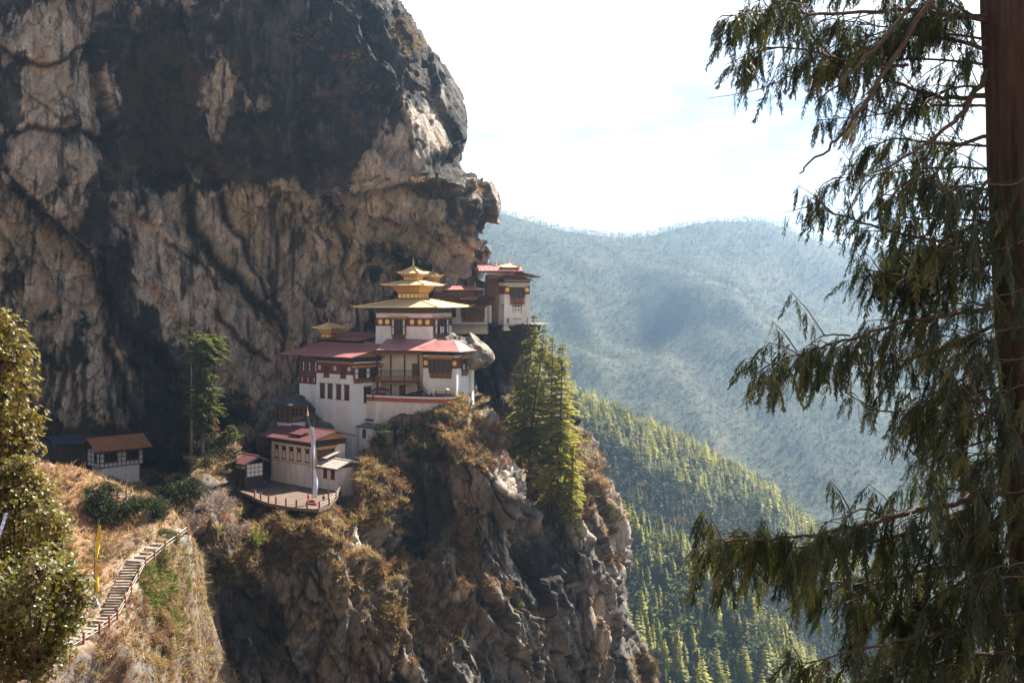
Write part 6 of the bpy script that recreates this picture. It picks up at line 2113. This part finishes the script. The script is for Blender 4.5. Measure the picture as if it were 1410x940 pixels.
for k, (lab, b_, tp_, rm, c0, bend, nw_, tone_) in enumerate([
        ('tall conifer leaning in from the ledge, leftmost of the buttress group', (718, 652), (736, 431), 5.6, 0.20, 1.2, 44, (0.21, 0.22, 0.06)),
        ('tallest dark stemmed conifer with curved foot on the buttress', (731, 676), (750, 446), 5.8, 0.20, 2.2, 44, (0.23, 0.235, 0.06)),
        ('straight conifer in the middle of the buttress group', (757, 706), (761, 462), 5.6, 0.18, 0.0, 46, (0.26, 0.26, 0.06)),
        ('broad yellow green conifer at the right of the buttress group', (768, 705), (775, 470), 7.2, 0.07, 0.0, 50, (0.32, 0.30, 0.06)),
        ('young pale conifer at the foot of the buttress group', (786, 716), (789, 610), 3.4, 0.02, 0.0, 24, (0.28, 0.27, 0.05))]):
    B_ = cbase(*b_)
    conifer('conifer', lab, 'tree', B_, P(tp_[0], tp_[1], B_.y + 1), rm, c0, tone_, 60 + k, nw_, 9, bend, 0.26, group='conifers on the buttress', trunk_r=0.30)

# two thin trees and a low one in the shade of the cliff
def foot(px_, py_, Y_):
    x_ = (px_ - 705) / 1500 * Y_
    g = drop(x_, Y_, 'hillside', 'rock_pillar', top=-10)
    return g if g is not None else P(px_, py_, Y_)


B_ = foot(263, 662, 207)
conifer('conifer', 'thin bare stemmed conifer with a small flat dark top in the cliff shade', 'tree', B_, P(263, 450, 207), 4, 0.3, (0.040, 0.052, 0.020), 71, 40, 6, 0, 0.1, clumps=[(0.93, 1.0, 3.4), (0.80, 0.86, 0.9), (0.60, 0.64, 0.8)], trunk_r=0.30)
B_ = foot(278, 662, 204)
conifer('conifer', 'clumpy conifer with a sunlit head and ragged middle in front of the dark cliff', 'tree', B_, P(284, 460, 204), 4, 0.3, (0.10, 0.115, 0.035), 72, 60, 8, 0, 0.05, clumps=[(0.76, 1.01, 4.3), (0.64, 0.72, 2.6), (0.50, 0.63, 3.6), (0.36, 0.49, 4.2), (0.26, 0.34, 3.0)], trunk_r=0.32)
B_ = foot(316, 650, 208)
conifer('conifer', 'small sunlit bushy tree beside the porch shed roof', 'tree', B_, P(318, 585, 208), 2.6, 0.1, (0.11, 0.12, 0.035), 73, 18, 7, 0, 0.15, trunk_r=0.15)
fl = MB()
pts = [P(296, 562, 203.5), P(295.5, 570, 203.5), P(294, 577, 203.5), P(297, 584, 203.5), P(302, 592, 203.5)]
for i in range(len(pts) - 1):
    a, b = pts[i], pts[i + 1]
    w_ = (0.12, 0.12, 0.16, 0.22, 0.25)
    fl.poly([a + Vector((-w_[i], 0, 0)), a + Vector((w_[i], 0.1, 0)), b + Vector((w_[i + 1], 0.1, 0)), b + Vector((-w_[i + 1], 0, 0))], [(0, 1, 2, 3)])
o = fl.build('prayer_scarf', 'red_cloth')
sm = o.modifiers.new('thick', 'SOLIDIFY')
sm.thickness = 0.03
tag(o, 'red and white scarf hanging from the clumpy conifer', 'scarf')


# ------------------------------------------------------------------ bare bushes
def bare_bush(name, label, loc, size, seed, m='twig', stems=9, depth=4, thick=0.05, up=0.7, group=None):
    r = np.random.default_rng(seed)
    b = MB()

    def grow(p, d, L, rad, k):
        n = p + d * L
        mid = p + d * L * 0.5 + Vector(r.normal(0, 0.05 * L, 3))
        b.tube([p, mid, n], [rad, rad * 0.8, rad * 0.6], 3, False)
        if k == 0:
            return
        for _ in range(int(r.integers(2, 5))):
            e = (d + Vector(r.normal(0, 0.50, 3)) + Vector((0, 0, 0.10))).normalized()
            grow(p.lerp(n, 0.4 + 0.6 * r.random()), e, L * (0.55 + 0.3 * r.random()), max(rad * 0.64, 0.3 * thick), k - 1)
    for i in range(stems):
        a = r.random() * 6.28
        d = Vector((math.cos(a), math.sin(a), up + 0.7 * r.random())).normalized()
        grow(Vector((0, 0, -0.2)), d, size * 0.40, thick, depth)
    o = b.build(name, m)
    o.location = loc
    return tag(o, label, 'bush', group)


for k, (px_, py_, s_, lab) in enumerate([(300, 712, 5.6, 'large leafless grey brown bush on the shoulder left of the terrace'), (270, 738, 4.6, 'leafless bush at the outer left rim of the pillar beside the steps'), (325, 745, 4.4, 'leafless reddish bush just under the terrace rim'), (292, 770, 4.0, 'low leafless bush above the dark pillar wall')]):
    p = hit(px_, py_, 'rock_pillar', 'hillside')[0]
    bare_bush('bare_bush', lab, p, s_, 90 + k, stems=13, depth=4, thick=0.085)
for k, (px_, py_, Y_, s_) in enumerate([(12, 938, 44, 3.0), (55, 955, 46, 3.0), (-8, 900, 42, 3.0), (92, 965, 48, 2.6), (30, 960, 50, 3.4), (70, 960, 43, 2.4)]):
    x_ = (px_ - 705) / 1500 * Y_
    g = drop(x_, Y_, 'hillside')
    bare_bush('bare_bush', 'near tangle of dry leafless twigs at the bottom left edge', (g.x, g.y, g.z - 0.1), s_ * 1.25, 110 + k, 'twig', 10, 4, 0.022, 0.9, 'dry twigs in the near corner')
    MB()

# bright fern like bush under the terrace
p = hit(352, 752, 'rock_pillar')[0]
T, TF, tt = shrub_template(700, 77, 1.1, (0.05, 0.13), 40)
o = mesh_np('green_bush', T, TF, 'needles', tone=np.array([[0.15, 0.17, 0.05]]) * tt[:, None])
o.location = p
o.scale = (2.3, 2.0, 2.5)
tag(o, 'single fresh green bush under the terrace rim', 'shrub')


# ------------------------------------------------------------------ glossy leaved trees on the near left
def leafy_tree(label, clumps, base, seed, n_leaf, tone):
    """clumps: (point, radius) of foliage; leaf rosettes on twigs > trunk, limbs, crown"""
    r = np.random.default_rng(seed)
    t_ = thing('leafy_tree', label, 'tree', base)
    base = Vector(base)
    V, T, lim = [], [], MB()
    wsum = sum(c[1] ** 2 for c in clumps)
    hub = sum(((c[0] - base) for c in clumps), Vector()) / len(clumps)
    fork = hub * 0.45
    lim.tube([(0, 0, -0.8), tuple(fork * 0.5 + Vector((0.05, 0, 0))), tuple(fork)], [0.16, 0.13, 0.10], 7)
    for c, rad in clumps:
        c = c - base
        lim.tube([tuple(fork), tuple(fork.lerp(c, 0.6) + Vector((0, 0, -0.15))), tuple(c)], [0.06, 0.045, 0.02], 5, False)
        nro = int(n_leaf * rad ** 2 / wsum / 9)
        for i in range(nro):
            d = r.normal(size=3)
            d /= np.linalg.norm(d)
            q = np.array(c) + d * rad * (0.2 + 1.35 * r.random() ** 0.8) * np.array((1, 1, 0.9))
            ax = d * 0.7 + np.array((0, -0.1, 0.6)) + r.normal(0, 0.35, 3)
            ax /= np.linalg.norm(ax)
            if i % 3 == 0:
                lim.tube([tuple(c), tuple(q)], [0.012, 0.006], 3, False)
            u = np.cross(ax, (0.2, 0.9, 0.1))
            u /= np.linalg.norm(u)
            v = np.cross(ax, u)
            tn0 = 0.7 + 0.5 * r.random()
            dead = r.random() < 0.08
            for k in range(9):
                a = k * 2.4 + r.random()
                o_ = (u * math.cos(a) + v * math.sin(a)) * 0.9 + ax * (0.15 + 0.5 * r.random())
                o_ /= np.linalg.norm(o_)
                w = np.cross(o_, ax)
                w /= max(np.linalg.norm(w), 1e-6)
                L = 0.105 * (0.7 + 0.6 * r.random())
                m_ = q + o_ * L * 0.55 + ax * 0.006
                V += [q, m_ - w * L * 0.26, q + o_ * L - ax * 0.012, m_ + w * L * 0.26]
                c_ = np.array((0.20, 0.12, 0.05)) if dead else np.array(tone)
                T += [c_ * tn0 * (0.75 + 0.5 * r.random())] * 4
    lim.build('trunk', 'bark', t_, smooth=True)
    V = np.array(V)
    mesh_np('crown', V, np.arange(len(V)).reshape(-1, 4), 'glossy_leaf', t_, np.array(T))
    return t_


def clump_list(spots, Y_, seed):
    r = np.random.default_rng(seed)
    return [(P(a, b, Y_ + r.normal(0, 0.5)), c * Y_ / 1500) for a, b, c in spots]


def gbase(px_, Y_):
    g = drop((px_ - 705) / 1500 * Y_, Y_, 'hillside')
    return g


GL = (0.165, 0.15, 0.038)
leafy_tree('glossy leaved golden green tree at the left edge, upper of the near trees', clump_list([(8, 458, 22), (20, 490, 24), (-6, 500, 28), (30, 530, 18), (5, 545, 26), (40, 575, 18), (15, 590, 26), (-10, 600, 30), (35, 610, 22), (10, 632, 22), (-30, 470, 34), (-30, 540, 34), (0, 436, 12)], 39, 1), gbase(-25, 39), 121, 30000, (0.19, 0.165, 0.038))
leafy_tree('glossy leaved olive tree below the golden green one at the left edge', clump_list([(10, 668, 24), (35, 690, 24), (0, 705, 30), (58, 715, 22), (25, 735, 26), (75, 738, 18), (50, 755, 24), (0, 760, 30), (20, 650, 18), (-25, 690, 34), (-25, 750, 34), (60, 690, 20), (82, 722, 16), (80, 755, 18), (45, 665, 18), (30, 642, 16)], 35, 2), gbase(10, 35), 122, 28000, GL)
leafy_tree('dense glossy leaved bush tree nearest to the stone steps', clump_list([(15, 790, 26), (50, 785, 24), (85, 785, 20), (105, 800, 16), (110, 825, 14), (75, 815, 26), (40, 825, 28), (10, 835, 28), (95, 845, 16), (60, 855, 20), (25, 862, 22), (-20, 800, 34), (-15, 850, 30), (62, 765, 16), (90, 865, 16), (70, 880, 22), (40, 885, 24), (10, 890, 26), (110, 850, 14), (20, 915, 26), (55, 910, 22), (-10, 920, 30), (80, 900, 14)], 32, 3), gbase(45, 32), 123, 33000, (0.145, 0.145, 0.04))
sc = MB()
for k in range(5):
    a, b = P(8 - k * 2, 706 + k * 7, 33.6 - 0.05 * k), P(6 - k * 2.2, 713 + k * 7, 33.6)
    sc.poly([a + Vector((-0.04, 0, 0)), a + Vector((0.05, 0.02, 0)), b + Vector((0.06, 0.02, 0)), b + Vector((-0.05, 0, 0))], [(0, 1, 2, 3)])
o = sc.build('prayer_scarf', 'white_cloth')
sm = o.modifiers.new('thick', 'SOLIDIFY')
sm.thickness = 0.01
tag(o, 'small white and blue scarf caught in the glossy leaves at the left edge', 'scarf')

# ------------------------------------------------------------------ the big cypress on the right
def spray_template(seed, n=16):
    """hanging cypress spray of unit length: drooping stalk with feathery strands on both sides"""
    r = np.random.default_rng(seed)
    V, T = [], []
    def ax(t):
        return np.array((0.22 * math.sin(1.4 * t), 0, 0.06 * math.sin(3 * t) - t))
    def strand(b, d, L, w, tn, side):
        m_ = b + d * L * 0.5
        tip = b + d * L + np.array((0, 0, -0.12 * L))
        V.extend([b, m_ - side * w, tip, m_ + side * w])
        T.extend([tn * 0.85, tn, tn * 1.2, tn])
    for i in range(n):
        t = 0.05 + 0.95 * (i + r.random() * 0.5) / n
        for sg in (-1, 1):
            a = r.normal(0, 0.8)
            out = np.array((sg * math.cos(a), math.sin(a), 0))
            d = out * (0.45 + 0.35 * r.random()) * (1.05 - 0.6 * t) + np.array((0, 0, -0.75 - 0.3 * r.random()))
            d /= np.linalg.norm(d)
            L = (0.25 - 0.11 * t) * (0.6 + 0.8 * r.random())
            side = np.cross(d, (0.2, 1, 0.1))
            side /= np.linalg.norm(side)
            tn = 0.75 + 0.5 * r.random()
            b = ax(t)
            strand(b, d, L, 0.015, tn, side)
            for q in (0.35, 0.65):
                d2 = d + side * (0.7 if r.random() < 0.5 else -0.7) + np.array((0, 0, -0.3))
                d2 /= np.linalg.norm(d2)
                strand(b + d * L * q, d2, L * 0.45, 0.010, tn * 0.95, np.cross(d2, (0.3, 1, 0)) )
    for i in range(4):
        a, b = ax(i / 4), ax((i + 1) / 4)
        V += [a + (-0.008, 0, 0), a + (0.008, 0, 0), b + (0.006, 0, 0), b + (-0.006, 0, 0)]
        T += [0.6] * 4
    V = np.array(V)
    return V, np.arange(len(V)).reshape(-1, 4), np.array(T)


SPT = [spray_template(200 + k) for k in range(5)]
CY = thing('cypress', 'big foreground cypress with red brown trunk and hanging foliage at the right edge', 'tree', P(1470, 1500, 10.8))
cyo = CY.location.copy()
tr = [(1415, -420), (1421, -150), (1424, 60), (1432, 250), (1443, 420), (1458, 700), (1474, 940), (1488, 1200), (1496, 1500)]
V_, rad_ = [], []
tp_ = [P(a, b, 10.8) - cyo for a, b in tr]
n_ = 90
rows = 160
V, F = [], []
for i in range(rows):
    f = i / (rows - 1) * (len(tp_) - 1)
    k = min(int(f), len(tp_) - 2)
    c = tp_[k].lerp(tp_[k + 1], f - k)
    for j in range(n_):
        a = 2 * math.pi * j / n_
        rr = 0.465 + 0.10 * max(0, f - 6) ** 1.5 * 0.5
        rr += 0.022 * (1 - 2 * abs(float(pnoise(np.array([math.cos(a) * 9]), np.array([math.sin(a) * 9]), np.array([c.z * 0.35]), 903)[0])))
        rr += 0.030 * float(pnoise(np.array([math.cos(a) * 4.5]), np.array([math.sin(a) * 4.5]), np.array([c.z * 0.25]), 901)[0]) + 0.018 * float(pnoise(np.array([math.cos(a) * 11]), np.array([math.sin(a) * 11]), np.array([c.z * 0.5]), 902)[0])
        V.append((c.x + rr * math.cos(a), c.y + rr * math.sin(a), c.z))
for i in range(rows - 1):
    for j in range(n_):
        F.append((i * n_ + j, i * n_ + (j + 1) % n_, (i + 1) * n_ + (j + 1) % n_, (i + 1) * n_ + j))
MB().poly(V, F).build('trunk', 'red_bark', CY, smooth=True)

#  points in the photo, distance at the tip, thickness, foliage from (0..1), spray length in photo pixels, sprays per branch
BR = [([(1362, 95), (1335, 140), (1310, 172), (1250, 215), (1180, 248)], 9.9, 0.034, 2.0, 0, 0),
      ([(1420, -120), (1320, -60), (1280, 0), (1220, 95), (1175, 165), (1140, 205), (1101, 239)], 9.6, 0.036, 2.0, 0, 0),
      ([(1420, -160), (1300, -50), (1260, 0), (1190, 80), (1127, 140)], 9.9, 0.036, 0.55, 34, 36),
      ([(1365, 130), (1300, 135), (1230, 112), (1175, 97)], 11.2, 0.030, 0.2, 46, 90),
      ([(1365, 30), (1250, 14), (1130, 20), (1060, 18), (1002, 22)], 10.0, 0.026, 0.05, 52, 190),
      ([(1365, -30), (1260, -45), (1160, -30), (1090, -5), (1040, 20)], 11.4, 0.026, 0.1, 56, 190),
      ([(1250, 90), (1170, 85), (1110, 68), (1050, 65), (1030, 68)], 10.6, 0.018, 0.1, 52, 120),
      ([(1150, 78), (1110, 96), (1040, 124), (973, 136)], 10.2, 0.010, 2.0, 0, 0),
      ([(1365, 70), (1310, 55), (1240, 48), (1180, 62), (1130, 80)], 10.9, 0.024, 0.1, 56, 130),
      ([(1368, 185), (1310, 198), (1240, 192), (1190, 205)], 11.5, 0.024, 0.15, 52, 100),
      ([(1372, 240), (1330, 268), (1260, 272), (1215, 268)], 10.6, 0.022, 0.1, 44, 70),
      ([(1376, 290), (1320, 282), (1290, 250), (1240, 250)], 9.7, 0.022, 0.1, 56, 90),
      ([(1376, 335), (1290, 330), (1220, 316), (1160, 298), (1132, 286)], 10.4, 0.022, 0.12, 44, 120),
      ([(1378, 360), (1310, 372), (1250, 380), (1190, 372)], 10.9, 0.022, 0.08, 58, 140),
      ([(1378, 300), (1320, 320), (1280, 345), (1240, 350)], 11.3, 0.022, 0.05, 60, 130),
      ([(1382, 425), (1290, 436), (1230, 447), (1170, 466), (1110, 486), (1053, 506)], 9.9, 0.026, 0.10, 58, 210),
      ([(1170, 462), (1135, 462), (1105, 480), (1085, 492)], 10.1, 0.010, 0.2, 40, 26),
      ([(1384, 440), (1320, 470), (1270, 490), (1200, 500), (1130, 505)], 11.0, 0.022, 0.08, 54, 150),
      ([(1388, 548), (1290, 557), (1220, 566), (1165, 541)], 10.3, 0.018, 0.25, 34, 44),
      ([(1386, 500), (1330, 520), (1290, 540), (1262, 560)], 10.7, 0.020, 0.05, 62, 100),
      ([(1390, 600), (1340, 612), (1300, 632), (1290, 650), (1240, 610)], 10.4, 0.014, 0.05, 40, 40),
      ([(1392, 590), (1340, 570), (1300, 600), (1330, 640)], 11.2, 0.016, 0.05, 56, 90),
      ([(1395, 660), (1310, 690), (1220, 714), (1155, 728), (1060, 742), (985, 742)], 9.6, 0.034, 0.06, 72, 300),
      ([(1396, 670), (1330, 700), (1250, 735), (1150, 752), (1080, 750), (1030, 735)], 10.4, 0.028, 0.06, 76, 260),
      ([(1220, 712), (1190, 700), (1160, 712), (1120, 722)], 9.3, 0.012, 0.1, 44, 50),
      ([(1060, 744), (1030, 775), (1000, 790), (984, 795)], 9.6, 0.012, 0.1, 46, 50),
      ([(1396, 690), (1340, 740), (1280, 780), (1200, 800), (1120, 800)], 11.2, 0.026, 0.06, 76, 220),
      ([(1398, 835), (1310, 868), (1220, 886), (1105, 912)], 9.7, 0.026, 0.15, 66, 150),
      ([(1390, 800), (1300, 780), (1220, 802), (1155, 836)], 10.0, 0.018, 0.4, 46, 60),
      ([(1398, 760), (1340, 790), (1270, 830), (1190, 850)], 10.9, 0.022, 0.06, 76, 190),
      ([(1400, 900), (1320, 905), (1230, 930), (1120, 950)], 10.6, 0.024, 0.06, 80, 200),
      ([(1402, 980), (1300, 975), (1200, 985), (1110, 975)], 9.9, 0.024, 0.06, 84, 180),
      ([(1400, 880), (1350, 860), (1300, 850), (1250, 850)], 11.6, 0.020, 0.02, 76, 130)]
rb_ = np.random.default_rng(44)
for k in range(24):                                        # lesser boughs filling the crown round the trunk
    y0 = (-60 + 300 * k / 10) if k < 10 else (250 + 640 * (k - 10) / 14)
    y0 += rb_.uniform(-10, 25)
    xt = 1360 + y0 * 0.042
    L = rb_.uniform(90, 200) * (1.2 if y0 < 260 else 0.8)
    dy_ = rb_.uniform(-40, 50)
    BR.append(([(xt + 8, y0), (xt - L * 0.35, y0 + dy_ * 0.2 - 6), (xt - L * 0.7, y0 + dy_ * 0.6), (xt - L, y0 + dy_)], rb_.uniform(9.6, 12.4), 0.016, 0.08, rb_.uniform(34, 58), int(L * 0.5)))
BR = [(a_, b_, c_, d_, e_ * 0.92, int(f_ * (1.2 if a_[0][1] < 640 else 0.78))) for a_, b_, c_, d_, e_, f_ in BR]
r = np.random.default_rng(5)
pos_, len_, spin_, dir_ = [], [], [], []
def cy_branch(pts, Yt, thick, f0, slen, ns, k):
    m_ = len(pts)
    Y0 = 10.15 if thick == 0.010 and ns == 52 else 10.8
    W = [P(a, b, Y0 + (Yt - Y0) * i / (m_ - 1)) - cyo for i, (a, b) in enumerate(pts)]
    fine = []
    for i in range(m_ - 1):
        for q in range(6):
            f = q / 6
            w0, w1, w2, w3 = W[max(i - 1, 0)], W[i], W[i + 1], W[min(i + 2, m_ - 1)]
            fine.append(0.5 * ((2 * w1) + (w2 - w0) * f + (2 * w0 - 5 * w1 + 4 * w2 - w3) * f * f + (3 * w1 - w0 - 3 * w2 + w3) * f ** 3) + Vector(r.normal(0, thick * 0.35, 3)))
    fine.append(W[-1])
    n = len(fine)
    b = MB().tube(fine, [thick * (1 - 0.8 * i / (n - 1)) for i in range(n)], 7)
    if ns:
        for q in range(max(3, ns // 9)):
            f = f0 + (1 - f0) * (q + r.random()) / max(3, ns // 9)
            j = f * (n - 1)
            i = min(int(j), n - 2)
            p = fine[i].lerp(fine[i + 1], j - i)
            d = (fine[i + 1] - fine[i]).normalized()
            e = (d * 0.7 + Vector((0.3 * r.normal(), r.choice((-1, 1)) * (0.3 + 0.9 * r.random()), 0.5 * r.normal())) + Vector((0, 0, 0.02))).normalized()
            L = (0.20 + 0.62 * r.random()) * (1.1 - 0.55 * f)
            sub = [p, p + e * L * 0.5 + Vector((0, 0, 0.02)), p + e * L + Vector((0, 0, -0.05 * L))]
            b.tube(sub, [0.008, 0.006, 0.003], 4, False)
            for s_ in range(8):
                g = 0.05 + 0.95 * (s_ + r.random()) / 8
                pp = sub[0].lerp(sub[2], g) + Vector(r.normal(0, 0.012, 3))
                pos_.append(pp)
                len_.append(slen / 1500 * 10.2 * (0.4 + 0.75 * r.random()))
                dir_.append(Vector((e.x * 0.35, e.y * 0.35, 0)) + Vector(r.normal(0, 0.16, 3)))
                spin_.append(r.random() * 6.28)
    return b.build('branch', 'branch_bark', CY, smooth=True)


for k in range(16):                                        # short boughs hanging in front of the trunk
    y0 = 255 + 690 * k / 15 + rb_.uniform(-14, 14)
    xt = 1380 + y0 * 0.03
    BR.append(([(xt + 30, y0 - 10), (xt, y0), (xt - 40, y0 + rb_.uniform(-4, 20)), (xt - rb_.uniform(70, 120), y0 + rb_.uniform(0, 40))], 9.6, 0.010, 0.0, rb_.uniform(40, 64), 52))
for k, q in enumerate(BR):
    cy_branch(*q, k)
pos_a = np.array([tuple(p) for p in pos_])
dirs = np.array([tuple(-d + Vector((0, 0, 1))) for d in dir_])
len_a, spin_a = np.array(len_), np.array(spin_)
tones = np.array([[0.040, 0.056, 0.026]]) * r.uniform(0.6, 1.4, len(pos_a))[:, None]
y_ = r.random(len(pos_a)) < 0.2
tones[y_] = np.array((0.13, 0.135, 0.05)) * r.uniform(0.7, 1.2, int(y_.sum()))[:, None]
parts = []
kk = r.integers(0, 5, len(pos_a))
for i in range(5):
    m = kk == i
    T, TF, tt = SPT[i]
    parts.append(stamp(T, TF, pos_a[m], frames(dirs[m], spin_a[m]), len_a[m], tones[m], tt))
V, F, T = join(parts)
mesh_np('crown', V, F, 'cypress_leaf', CY, T)
lc = MB()
for k in range(26):
    p = P(1176 + r.normal(0, 3), 166 + r.random() * 8, 9.85) - cyo
    e = P(1172 - r.random() * 14, 190 + r.random() * 26, 9.85 + r.normal(0, 0.03)) - cyo
    lc.tube([p, p.lerp(e, 0.5) + Vector((0.02 * r.normal(), 0, 0)), e], [0.006, 0.006, 0.002], 3, False)
lc.build('hanging_lichen', 'lichen', CY)
# ------------------------------------------------------------------ the hazy air of the valley
hz = MB().box(-4300, 4300, -400, 4000, -645, 330)
m = bpy.data.materials.new('haze_air')
m.use_nodes = True
n, l = m.node_tree.nodes, m.node_tree.links
n.clear()
out = n.new('ShaderNodeOutputMaterial')
pv = n.new('ShaderNodeVolumePrincipled')
pv.inputs['Color'].default_value = (0.44, 0.69, 1.0, 1)
pv.inputs['Density'].default_value = HAZE
pv.inputs['Anisotropy'].default_value = 0.65
l.new(pv.outputs[0], out.inputs['Volume'])
MATS['haze_air'] = m
tag(hz.build('haze', 'haze_air'), kind='stuff')
